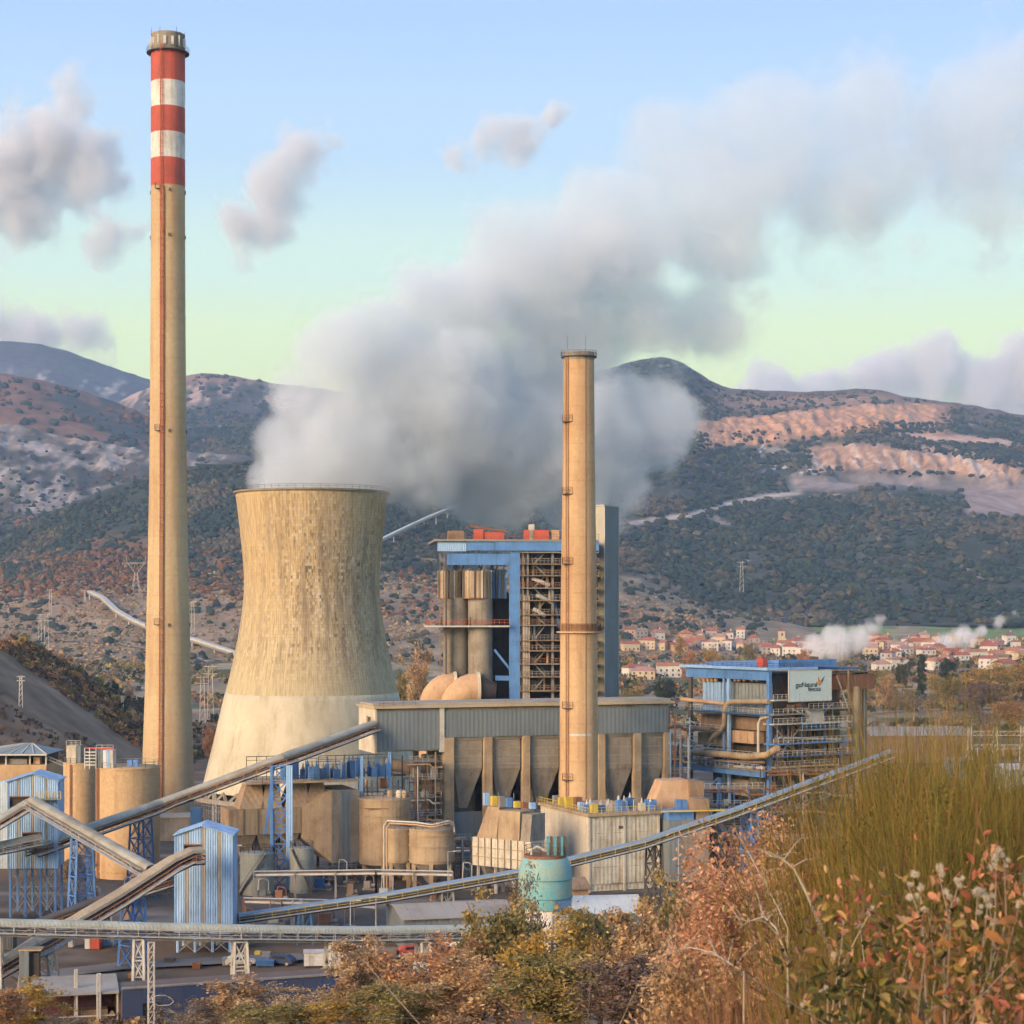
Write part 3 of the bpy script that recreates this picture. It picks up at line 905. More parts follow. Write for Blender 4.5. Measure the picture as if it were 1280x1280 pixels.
def ring_rail(r, z, h=1.1, n=20):
    m = MB()
    pts = [(r * math.cos(2 * math.pi * k / n), r * math.sin(2 * math.pi * k / n), z) for k in range(n + 1)]
    return m.rail(pts, h, 99, 0.07)

def interp_r(prof, z):
    return float(np.interp(z, [p[1] for p in prof], [p[0] for p in prof]))

BANDR = weathered("band_red", (0.46, 0.085, 0.055), (0.24, 0.07, 0.05), 0.7, 0.25, 0.8, rough=0.7, fine=1.2)
BANDW = weathered("band_white", (0.62, 0.62, 0.58), (0.33, 0.30, 0.26), 0.6, 0.25, 0.8, rough=0.7, fine=1.2)
# ================================================================== tall striped chimney
def tall_chimney():
    Y = 440.0
    k = Y / F
    b = yard(210, Y)
    t = thing("chimney", "tallest tan concrete chimney with red and white striped top", "chimney", b)
    zz = lambda py: CAMZ - (py - HOR) * k - b.z
    prof = [(33.5, 1038), (32, 985), (31.2, 940), (28.6, 863), (26.6, 770), (24.8, 690), (23.2, 600), (22.3, 500), (21.6, 400), (21.2, 300), (21, 200), (21, 66)]
    prof = [(r * k, zz(py)) for r, py in prof]
    sh = weathered("chimney_concrete", (0.47, 0.375, 0.225), (0.36, 0.225, 0.115), 0.85, 0.025, 0.6, fine=0.5, var=0.08, bump=0.1, lift=4.5)
    MB().lathe(prof, n=48).build("shaft", sh, t)
    for i, (a, c) in enumerate([(234, 200), (200, 168), (168, 136), (136, 104), (104, 67)]):
        z0, z1 = zz(a), zz(c)
        MB().lathe([(interp_r(prof, z0) + 0.04, z0), (interp_r(prof, z1) + 0.04, z1)], n=48, cap=False).build("painted_band", BANDR if i % 2 == 0 else BANDW, t, "red painted band" if i % 2 == 0 else "white painted band")
    rt = prof[-1][0]
    MB().lathe([(rt, zz(66)), (rt * 0.98, zz(46)), (rt * 1.02, zz(44)), (rt * 0.8, zz(44)), (rt * 0.8, zz(52)), (0.01, zz(52))], n=48, cap=False).build("crown", CONCG, t, "sooty grey top section")
    for i in range(14):
        op = MB()
        a = 2 * math.pi * (i + 0.5) / 14
        ca, sa = math.cos(a), math.sin(a)
        p = Vector((ca * (rt * 0.985 + 0.03), sa * (rt * 0.985 + 0.03), zz(61)))
        op.beam(p, p + Vector((0, 0, 1.9)), 0.62, 0.62) if i % 3 else op.beam(p, p + Vector((0, 0, 2.4)), 0.3, 0.3)
        op.build("flue_opening", STEELP, t)
    g = ring_platform(rt * 0.98, rt * 1.26, zz(66.5)).build("gallery", STEELD, t)
    ring_rail(rt * 1.25, zz(66.5)).build("railing", STEEL, g)
    for i in range(16):
        a = 2 * math.pi * i / 16
        d = Vector((math.cos(a), math.sin(a), 0))
        MB().beam(d * rt + Vector((0, 0, zz(70))), d * rt * 1.22 + Vector((0, 0, zz(67.2))), 0.1).build("bracket", STEELD, g)
    for a in (0.3, 1.9, 3.6, 4.4, 5.4):
        MB().beam((rt * math.cos(a), rt * math.sin(a), zz(46)), (rt * math.cos(a), rt * math.sin(a), zz(38)), 0.09).build("lightning_rod", STEELD, t)
    # red caged ladder and cable duct running up the front, following the taper
    def front(dx, z, off): 
        r = interp_r(prof, z)
        return Vector((dx, -math.sqrt(max(0.01, r * r - dx * dx)) - off, z))
    zs = np.linspace(zz(1010), zz(60), 60)
    ld, cage = MB(), MB()
    for a, c in zip(zs[:-1], zs[1:]):
        for dx in (-1.05, -0.55): ld.beam(front(dx, a, 0.25), front(dx, c, 0.25), 0.10)
        for q in range(4):
            z = a + (c - a) * q / 4
            ld.beam(front(-1.05, z, 0.25), front(-0.55, z, 0.25), 0.07)
        for z in (a, (a + c) / 2):
            pts = [front(-0.8 + 0.5 * math.cos(u), z, 0.25 + 0.8 * math.sin(u)) for u in np.linspace(0, math.pi, 5)]
            for p, q in zip(pts[:-1], pts[1:]): cage.beam(p, q, 0.07)
        cage.beam(front(-0.8, a, 1.05), front(-0.8, c, 1.05), 0.07)
    l = ld.build("ladder", REDR, t)
    cage.build("ladder_cage", REDR, l)
    cd = MB()
    for a, c in zip(zs[:-1], zs[1:]):
        if a < zz(250): cd.beam(front(-0.2, a, 0.12), front(-0.2, c, 0.12), 0.34, 0.2)
    cd.build("cable_duct", RUST, t)
    for py in (240, 540, 780):
        z = zz(py)
        p = front(-1.6, z, 0.4)
        bx_ = MB().box(p.x - 0.55, p.x + 0.55, p.y - 0.6, p.y + 0.3, z - 0.1, z).build("rest_platform", STEELD, t)
        MB().rail([(p.x - 0.55, p.y + 0.3, z), (p.x - 0.55, p.y - 0.6, z), (p.x + 0.55, p.y - 0.6, z)], 1.3, 1, 0.08).build("railing", RUST, bx_)
    for py, dx in ((241, 1.1), (297, 1.0), (540, 1.1), (781, 1.1)):
        z = zz(py)
        p = front(dx, z, 0)
        MB().box(p.x - 0.25, p.x + 0.25, p.y - 0.25, p.y + 0.1, z - 0.35, z + 0.35).build("warning_lamp", STEELD, t)
        for s in (-1, 1):
            r = interp_r(prof, z)
            MB().box(s * r - 0.22, s * r + 0.22, -0.2, 0.2, z - 0.4, z + 0.4).build("warning_lamp", STEELD, t)
tall_chimney()

# ================================================================== shorter chimney
def short_chimney():
    Y = 372.0
    k = Y / F
    b = yard(723.5, Y)
    t = thing("chimney", "shorter plain tan chimney rising through the middle of the plant", "chimney", b)
    zz = lambda py: CAMZ - (py - HOR) * k - b.z
    prof = [(26, 1089), (24.2, 1000), (23.8, 900), (23.2, 800), (22.2, 720), (21, 640), (20, 560), (19.4, 500), (19.2, 446)]
    prof = [(r * k, zz(py)) for r, py in prof]
    sh = weathered("chimney_ochre", (0.50, 0.355, 0.20), (0.34, 0.195, 0.095), 0.85, 0.04, 0.7, fine=0.6, var=0.09, bump=0.1, lift=3.6)
    MB().lathe(prof, n=48).build("shaft", sh, t)
    rt = prof[-1][0]
    MB().lathe([(rt, zz(452)), (rt * 1.02, zz(441)), (rt * 0.84, zz(441)), (rt * 0.84, zz(448)), (0.01, zz(448))], n=48, cap=False).build("rim", CONCG, t)
    g = ring_platform(rt, rt * 1.17, zz(446)).build("gallery", STEELD, t)
    ring_rail(rt * 1.16, zz(446), 1.0).build("railing", STEEL, g)
    for dx in (-0.75, 0.45):
        MB().beam((dx * rt, 0, zz(446)), (dx * rt, 0, zz(420)), 0.07).build("lightning_rod", STEELD, t)
    rc = interp_r(prof, zz(790))
    g = MB()
    g.lathe([(rc, zz(792)), (rc + 0.75, zz(791)), (rc + 0.75, zz(789)), (rc, zz(789))], n=40, cap=False, smooth=False)
    g = g.build("collar_platform", DUCTT, t)
    ring_rail(rc + 0.7, zz(789), 1.5, 26).build("railing", RUST, g)
    MB().lathe([(rc + 0.06, zz(789)), (rc + 0.06, zz(780))], n=40, cap=False).build("collar_band", weathered("collar_rust", (0.30, 0.17, 0.08), None, 0.6, 0.3, 0.4), t)
    def front(dx, z, off):
        r = interp_r(prof, z)
        return Vector((dx, -math.sqrt(max(0.01, r * r - dx * dx)) - off, z))
    zs = np.linspace(zz(1020), zz(447), 50)
    ld = MB()
    for a, c in zip(zs[:-1], zs[1:]):
        for dx in (-2.55, -2.1): ld.beam(front(dx, a, 0.2), front(dx, c, 0.2), 0.08)
        for q in range(4):
            z = a + (c - a) * q / 4
            ld.beam(front(-2.55, z, 0.2), front(-2.1, z, 0.2), 0.06)
    ld.build("ladder", RUST, t)
    cb = MB()
    for a, c in zip(zs[:-1], zs[1:]): cb.beam(front(1.25, a, 0.03), front(1.25, c, 0.03), 0.09)
    cb.build("earth_cable", RUST, t)
    for py in (528, 618, 705, 884, 973):
        z = zz(py)
        p = front(-2.35, z, 0.3)
        q = MB().box(p.x - 0.9, p.x + 1.0, p.y - 0.6, p.y + 1.2, z - 0.12, z).build("rest_platform", STEELD, t)
        MB().rail([(p.x - 0.9, p.y + 1.2, z), (p.x - 0.9, p.y - 0.6, z), (p.x + 1.0, p.y - 0.6, z)], 1.2, 1, 0.07).build("railing", RUST, q)
    z = zz(917)
    MB().lathe([(interp_r(prof, z) + 0.02, z - 0.25), (interp_r(prof, z) + 0.02, z + 0.2)], n=20, cap=False, a0=-2.1, a1=-0.9).build("paint_mark", weathered("faded_blue", (0.45, 0.52, 0.52), (0.48, 0.36, 0.22), 0.9, 0.8, 0.5), t)
short_chimney()

# ================================================================== cooling tower
def tower_material():
    m, t, b, out = newmat("cooling_tower_concrete")
    co = coords(t)
    sp = t.new("ShaderNodeSeparateXYZ")
    t.l.new(co, sp.inputs[0])
    ang = t.math('ARCTAN2', sp.outputs["Y"], sp.outputs["X"])
    cx = t.new("ShaderNodeCombineXYZ")
    t.l.new(t.math('MULTIPLY', ang, 20.0), cx.inputs[0])
    t.l.new(sp.outputs["Z"], cx.inputs[1])
    uv = cx.outputs[0]
    # formwork lifts: each cast patch weathers to its own tone
    def cells(sx, sy, seed):
        q = t.new("ShaderNodeVectorMath", operation='MULTIPLY')
        t.l.new(uv, q.inputs[0])
        q.inputs[1].default_value = (1 / sx, 1 / sy, 1)
        fl = t.new("ShaderNodeVectorMath", operation='FLOOR')
        t.l.new(q.outputs[0], fl.inputs[0])
        wn2 = t.new("ShaderNodeTexWhiteNoise", noise_dimensions='3D')
        ad = t.new("ShaderNodeVectorMath", operation='ADD')
        t.l.new(fl.outputs[0], ad.inputs[0])
        ad.inputs[1].default_value = (seed, 0, seed * 3)
        t.l.new(ad.outputs[0], wn2.inputs["Vector"])
        return wn2.outputs["Value"], q.outputs[0]
    c1, q1 = cells(0.46, 0.85, 3.0)
    c2, q2 = cells(0.92, 0.85, 9.0)
    stv = t.new("ShaderNodeVectorMath", operation='MULTIPLY')
    t.l.new(uv, stv.inputs[0])
    stv.inputs[1].default_value = (1.0, 0.05, 1)
    st = t.noise(stv.outputs[0], 1.1, 4.0, 0.6)
    st2 = t.noise(stv.outputs[0], 3.2, 3.0, 0.6)
    big = t.noise(uv, 0.045, 4.0, 0.6)
    # staining is heaviest on the upper right of the shell, around and above the throat
    zf = t.mapr(sp.outputs["Z"], 24.0, 44.0, 0.0, 1.0, True)
    zf2 = t.mapr(sp.outputs["Z"], 80.0, 68.0, 0.5, 1.0, True)
    rt = t.mapr(ang, -2.5, -1.5, 0.45, 1.15, True)
    reg = t.math('MULTIPLY', t.math('MULTIPLY', zf, zf2), rt)
    reg = t.math('MULTIPLY', reg, t.mapr(big, 0.35, 0.62, 0.45, 1.15))
    base = t.mix(t.mapr(sp.outputs["Z"], 24.0, 60.0, 0.0, 1.0), (0.475, 0.43, 0.28), (0.50, 0.385, 0.215))
    d1 = t.math('MULTIPLY', t.mapr(c1, 0.50, 0.80, 0.0, 1.0), t.mapr(st, 0.42, 0.58, 0.0, 1.0))
    d1 = t.math('MULTIPLY', d1, reg)
    col = t.mix(t.math('MULTIPLY', d1, 0.85, clamp=True), base, (0.12, 0.095, 0.06))
    lt = t.math('MULTIPLY', t.mapr(c2, 0.70, 0.9, 0.0, 0.55), reg)
    col = t.mix(lt, col, (0.58, 0.54, 0.42))
    col = t.mix(t.math('MULTIPLY', t.mapr(st2, 0.47, 0.62, 0.0, 0.75), t.mapr(sp.outputs["Z"], 8.0, 40.0, 0.25, 0.9)), col, (0.26, 0.20, 0.115))
    lv = t.new("ShaderNodeVectorMath", operation='MULTIPLY')
    t.l.new(uv, lv.inputs[0])
    lv.inputs[1].default_value = (1.0, 0.10, 1)
    run = t.noise(lv.outputs[0], 0.33, 5.0, 0.65)
    col = t.mix(t.math('MULTIPLY', t.mapr(run, 0.46, 0.66, 0.0, 0.75), reg), col, (0.19, 0.155, 0.105))
    fx = t.new("ShaderNodeSeparateXYZ")
    t.l.new(q1, fx.inputs[0])
    jx = t.math('FRACT', fx.outputs["X"])
    jy = t.math('FRACT', fx.outputs["Y"])
    j = t.math('MAXIMUM', t.mapr(jx, 0.90, 0.97), t.mapr(jy, 0.90, 0.97))
    col = t.mix(t.math('MULTIPLY', j, t.mapr(sp.outputs["Z"], 20.0, 45.0, 0.06, 0.28)), col, (0.16, 0.12, 0.07))
    t.l.new(col, b.inputs["Base Color"])
    b.inputs["Roughness"].default_value = 0.9
    b.inputs["Specular IOR Level"].default_value = 0.2
    bp = t.new("ShaderNodeBump")
    bp.inputs["Strength"].default_value = 0.35
    bp.inputs["Distance"].default_value = 0.2
    t.l.new(t.math('SUBTRACT', t.noise(uv, 1.5, 4.0), t.math('MULTIPLY', j, 0.5)), bp.inputs["Height"])
    t.l.new(bp.outputs[0], b.inputs["Normal"])
    return m

def cooling_tower():
    Y = TOWER_Y
    k = Y / F
    b = yard(390, Y)
    t = thing("cooling_tower", "huge waisted concrete cooling tower giving off steam", "cooling tower", b)
    zz = lambda py: CAMZ - (py - HOR) * k - b.z
    pts = [(139, 997), (135.5, 984), (120, 920), (108, 868), (99, 832), (90.5, 790), (86, 760), (84, 735), (84.6, 712), (87, 685), (90.5, 652), (95, 616)]
    py = np.linspace(984, 616, 60)
    rr = [sum(np.interp(q + d, [p[1] for p in pts][::-1], [p[0] for p in pts][::-1]) for d in (-12, -6, 0, 6, 12)) / 5 if 635 < q < 970 else np.interp(q, [p[1] for p in pts][::-1], [p[0] for p in pts][::-1]) for q in py]
    prof = [(r * k, zz(q)) for r, q in zip(rr, py)]
    up = [p for p in prof if p[1] >= zz(868)]
    lo = [p for p in prof if p[1] < zz(868)] + [up[0]]
    tm = tower_material()
    n = 120
    inner = [(r - 0.5, z) for r, z in reversed(up)]
    MB().lathe(up + inner, n=n, cap=False).build("shell", tm, t)
    pale = weathered("tower_pale_paint", (0.53, 0.50, 0.385), (0.36, 0.335, 0.235), 0.95, 0.06, 0.8, fine=0.5, var=0.06, bump=0.1)
    lo2 = [(r + 0.10, z) for r, z in lo]
    MB().lathe(lo2 + [(r - 0.5, z) for r, z in reversed(lo)], n=n, cap=False).build("lower_shell", pale, t, "paler repaired lower skirt of the shell")
    rt = prof[-1][0]
    MB().lathe([(rt - 0.2, zz(618)), (rt + 0.55, zz(617.6)), (rt + 0.6, zz(615.4)), (rt - 0.9, zz(615.4)), (rt - 0.9, zz(619))], n=n, cap=False, smooth=False).build("rim_walkway", CONCG, t)
    ring_rail(rt + 0.5, zz(615.4), 1.0, 60).build("railing", STEELD, t)
    rb = prof[0][0]
    cols = MB()
    for i in range(36):
        a0, a1 = 2 * math.pi * i / 36, 2 * math.pi * (i + 0.5) / 36
        for s in (a1, a1 - 2 * math.pi / 36):
            cols.beam(((rb + 1.2) * math.cos(a0), (rb + 1.2) * math.sin(a0), 0), (rb * math.cos(s), rb * math.sin(s), zz(984) + 0.3), 0.7)
    cols.build("raking_columns", CONCG, t)
    MB().lathe([(rb + 2.5, -0.3), (rb + 2.5, 1.2), (rb + 2.0, 1.2), (rb + 2.0, 0.2), (0.01, 0.2)], n=60, cap=False).build("basin", CONCG, t)
cooling_tower()

# ================================================================== conveyors
def frame_at(pts):
    out = []
    for i, p in enumerate(pts):
        d = (pts[min(i + 1, len(pts) - 1)] - pts[max(i - 1, 0)])
        h = Vector((d.x, d.y, 0)).normalized()
        side = Vector((h.y, -h.x, 0))
        if side.y > 0: side = -side      # side points toward the camera
        out.append((p, side))
    return out

def conveyor(label, pts3, w=2.6, h=2.2, cover=None, truss=None, style="round", bay=2.6, rail=None, trestles=(), deep=None, cat="conveyor", group="coal conveyors", under=None, name="belt_conveyor", panels=True):
    """pts3: (px, py, Y) of the middle of the gallery. Parts: cover panels, side lattice, floor, hand rail, trestles with legs"""
    raw = [W(*p) for p in pts3]
    # resample
    fine_pts = []
    for a, b in zip(raw[:-1], raw[1:]):
        n = max(1, int(round((b - a).length / bay)))
        fine_pts += [a.lerp(b, i / n) for i in range(n)]
    fine_pts.append(raw[-1])
    base = fine_pts[0].copy()
    base.z = gz(base.x, base.y)
    t = thing(name, label, cat, base, 0, group)
    P = [(p - base, s) for p, s in frame_at(fine_pts)]
    up = Vector((0, 0, 1))
    # cover
    if style == "round":
        sec = [(-w / 2 * 0.92, 0.10 * h), (-w / 2 * 0.88, 0.22 * h), (-w / 2 * 0.70, 0.33 * h), (-w / 2 * 0.38, 0.40 * h), (0, 0.42 * h), (w / 2 * 0.38, 0.40 * h), (w / 2 * 0.70, 0.33 * h), (w / 2 * 0.88, 0.22 * h), (w / 2 * 0.92, 0.10 * h)]
    else:
        sec = [(-w / 2 - 0.15, 0.20 * h), (-w / 2, 0.36 * h), (0, 0.52 * h), (w / 2, 0.36 * h), (w / 2 + 0.15, 0.20 * h)]
    step = 4 if panels else 10 ** 6
    i = 0
    while i < len(P) - 1:
        j = min(i + step, len(P) - 1)
        m = MB()
        ns = len(sec)
        vsx, fs = [], []
        lift = 0.035 if (i // step) % 2 else 0.0
        for p, s in P[i:j + 1]:
            vsx += [p + s * (u * (1 + lift * 0.5)) + up * (v + lift) for u, v in sec] + [p + s * (u * 0.94) + up * (v - 0.09 + lift) for u, v in reversed(sec)]
        n2 = 2 * ns
        for q in range(j - i):
            for r_ in range(n2):
                fs.append((q * n2 + r_, q * n2 + (r_ + 1) % n2, (q + 1) * n2 + (r_ + 1) % n2, (q + 1) * n2 + r_))
        m.add(vsx, fs)
        m.build("cover_panel", cover or COVER, t)
        i = j
    # floor / belt
    m = MB()
    for (p, s), (q, s2) in zip(P[:-1], P[1:]):
        m.beam(p - up * (0.22 * h), q - up * (0.22 * h), w * 0.9, 0.12)
        m.beam(p + up * 0.02 * h, q + up * 0.02 * h, w * 0.55, 0.10)
    m.build("belt", STEELD, t)
    # side lattices
    for sg in (-1, 1):
        m = MB()
        for k, ((p, s), (q, s2)) in enumerate(zip(P[:-1], P[1:])):
            a, b = p + s * sg * w / 2, q + s2 * sg * w / 2
            lo_, hi_ = up * (-0.48 * h), up * (0.04 * h)
            m.beam(a + lo_, b + lo_, 0.20)
            m.beam(a + hi_, b + hi_, 0.16)
            m.beam(a + lo_, a + hi_, 0.14)
            m.beam(a + (lo_ if k % 2 else hi_), b + (hi_ if k % 2 else lo_), 0.11)
        m.beam(P[-1][0] + P[-1][1] * sg * w / 2 + lo_, P[-1][0] + P[-1][1] * sg * w / 2 + hi_, 0.14)
        m.build("side_lattice", truss or STEEL, t)
    # walkway on the camera side
    m, r_ = MB(), MB()
    for (p, s), (q, s2) in zip(P[:-1], P[1:]):
        a, b = p + s * (w / 2 + 0.45), q + s2 * (w / 2 + 0.45)
        m.beam(a - up * 0.30 * h, b - up * 0.30 * h, 0.8, 0.08)
        r_.beam(a + s * 0.4 - up * 0.30 * h, a + s * 0.4 - up * (0.30 * h - 1.0), 0.06)
        r_.beam(a + s * 0.4 - up * (0.30 * h - 1.0), b + s2 * 0.4 - up * (0.30 * h - 1.0), 0.07)
        r_.beam(a + s * 0.4 - up * (0.30 * h - 0.5), b + s2 * 0.4 - up * (0.30 * h - 0.5), 0.05)
    wk = m.build("walkway", GALV, t)
    r_.build("railing", rail or STEELP, wk)
    if deep:
        # deep lattice girder under part of the run
        i0, i1, dh = deep
        m = MB()
        seg = P[int(i0 * (len(P) - 1)):int(i1 * (len(P) - 1)) + 1]
        for k, ((p, s), (q, s2)) in enumerate(zip(seg[:-1], seg[1:])):
            for sg in (-1, 1):
                a, b = p + s * sg * w / 2 - up * 0.48 * h, q + s2 * sg * w / 2 - up * 0.48 * h
                m.beam(a - up * dh, b - up * dh, 0.22)
                mid = a.lerp(b, 0.5)
                m.beam(a, mid - up * dh, 0.13)
                m.beam(mid - up * dh, b, 0.13)
        m.build("deep_girder", STEEL, t)
    for (ti, wd, dp, mt) in trestles:
        i = int(ti * (len(P) - 1))
        p, s = P[i]
        trestle(t, p - up * 0.5 * h, s, wd, dp, mt, base)
    return t

def trestle(parent, top, side, wd, dp, mt, base, panel=3.2, splay=1.5, leg_w=0.32, zfoot=None):
    """four splayed legs with cross bracing; wd across the belt (along side), dp along it"""
    along = Vector((-side.y, side.x, 0))
    g = gz(base.x + top.x, base.y + top.y) - base.z if zfoot is None else zfoot
    H = top.z - g
    if H < 0.6: return
    def corner(a, b, f):   # f 0 at top .. 1 at ground
        k1, k2 = 1 + (splay - 1) * f, 1 + (splay - 1) * 0.6 * f
        return Vector((top.x, top.y, top.z - H * f)) + side * (a * wd / 2 * k1) + along * (b * dp / 2 * k2)
    m = MB()
    n = max(1, int(round(H / panel)))
    cs = [(-1, -1), (1, -1), (1, 1), (-1, 1)]
    for i in range(n):
        f0, f1 = i / n, (i + 1) / n
        for j in range(4):
            a, b = cs[j], cs[(j + 1) % 4]
            m.beam(corner(*a, f0), corner(*b, f0), leg_w * 0.55)
            m.beam(corner(*a, f0), corner(*b, f1), leg_w * 0.42)
            m.beam(corner(*b, f0), corner(*a, f1), leg_w * 0.42)
    br = m.build("trestle", mt, parent)
    for a in cs:
        MB().beam(corner(*a, 0), corner(*a, 1), leg_w).build("leg", mt, br)
    return br

conveyor("long pale covered conveyor climbing across the cooling tower to the bunker house", [(40, 1062, 314), (75, 1050, 320), (200, 1006, 342), (350, 950, 350), (466, 907, 377)], 2.6, 2.4, COVER, STEELD, rail=ORANGE,
         trestles=[(0.33, 2.8, 2.2, BLUED)])
conveyor("pale covered conveyor sloping down from the left blue tower", [(42, 1003, 313), (190, 1089, 286)], 2.3, 2.2, COVER, STEEL, rail=STEELP, trestles=[(0.45, 2.6, 1.8, BLUE)])
conveyor("tan hooded conveyor climbing from bottom left into the striped blue tower", [(-40, 1232, 246), (40, 1186, 252), (75, 1166, 262), (150, 1122, 270), (215, 1080, 277), (236, 1070, 279.0), (251, 1069, 280.4)], 2.2, 2.5, COVERT, weathered("purple_rust", (0.13, 0.075, 0.09), None, 0.6, 0.4, 0.3), style="flat", rail=ORANGE,
         trestles=[(0.33, 3.2, 2.6, STEELP), (0.75, 2.4, 2.0, BLUE)])
conveyor("long level grey conveyor gallery crossing the yard in front", [(-60, 1156, 246), (300, 1165, 252), (460, 1167, 258), (640, 1163, 266)], 1.9, 2.3, weathered("belt_cover_green", (0.34, 0.39, 0.36), (0.2, 0.2, 0.16), 0.6, 0.25, 0.3, rib=0.6, bump=0.3), STEEL, rail=GALV,
         trestles=[(0.10, 2.2, 1.6, STEELP), (0.34, 2.2, 1.2, STEELP), (0.50, 2.2, 1.6, STEELP), (0.68, 2.2, 1.2, STEELP), (0.85, 2.2, 1.2, STEELP)])
conveyor("very long blue covered conveyor rising from the striped tower to the right hillside", [(298, 1147, 290), (480, 1121, 295), (650, 1091, 302), (800, 1055, 310), (905, 1019, 317), (1000, 984, 325), (1112, 942, 336)], 1.9, 1.6, COVERB, STEELD, rail=YELLOW,
         trestles=[(0.10, 2.4, 1.8, BLUED), (0.30, 2.4, 1.8, STEEL), (0.60, 2.2, 1.6, STEELD), (0.76, 2.4, 1.4, BLUE)], deep=(0.74, 0.99, 2.3))
conveyor("short curved-top conveyor entering the left blue tower at its upper opening", [(-70, 1072, 303), (-10, 1032, 309), (30, 1008, 312.5), (38, 1004, 313.4)], 2.3, 2.1, COVER, STEEL, rail=ORANGE, trestles=[(0.25, 2.4, 1.8, STEELP)])
conveyor("short pale conveyor entering the left blue tower at its lower opening", [(-70, 1072, 306), (0, 1059, 310), (40, 1051, 313), (50, 1049, 313.6)], 2.2, 2.2, COVER, STEEL, rail=STEELP, trestles=[(0.35, 2.6, 1.8, BLUEL)])
conveyor("low rusty open conveyor running behind the tan hooded one", [(30, 1163, 282), (110, 1133, 289), (224, 1097, 296)], 2.0, 2.0, STEELD, RUST, style="flat", rail=ORANGE, trestles=[(0.5, 2.0, 1.6, STEEL)])

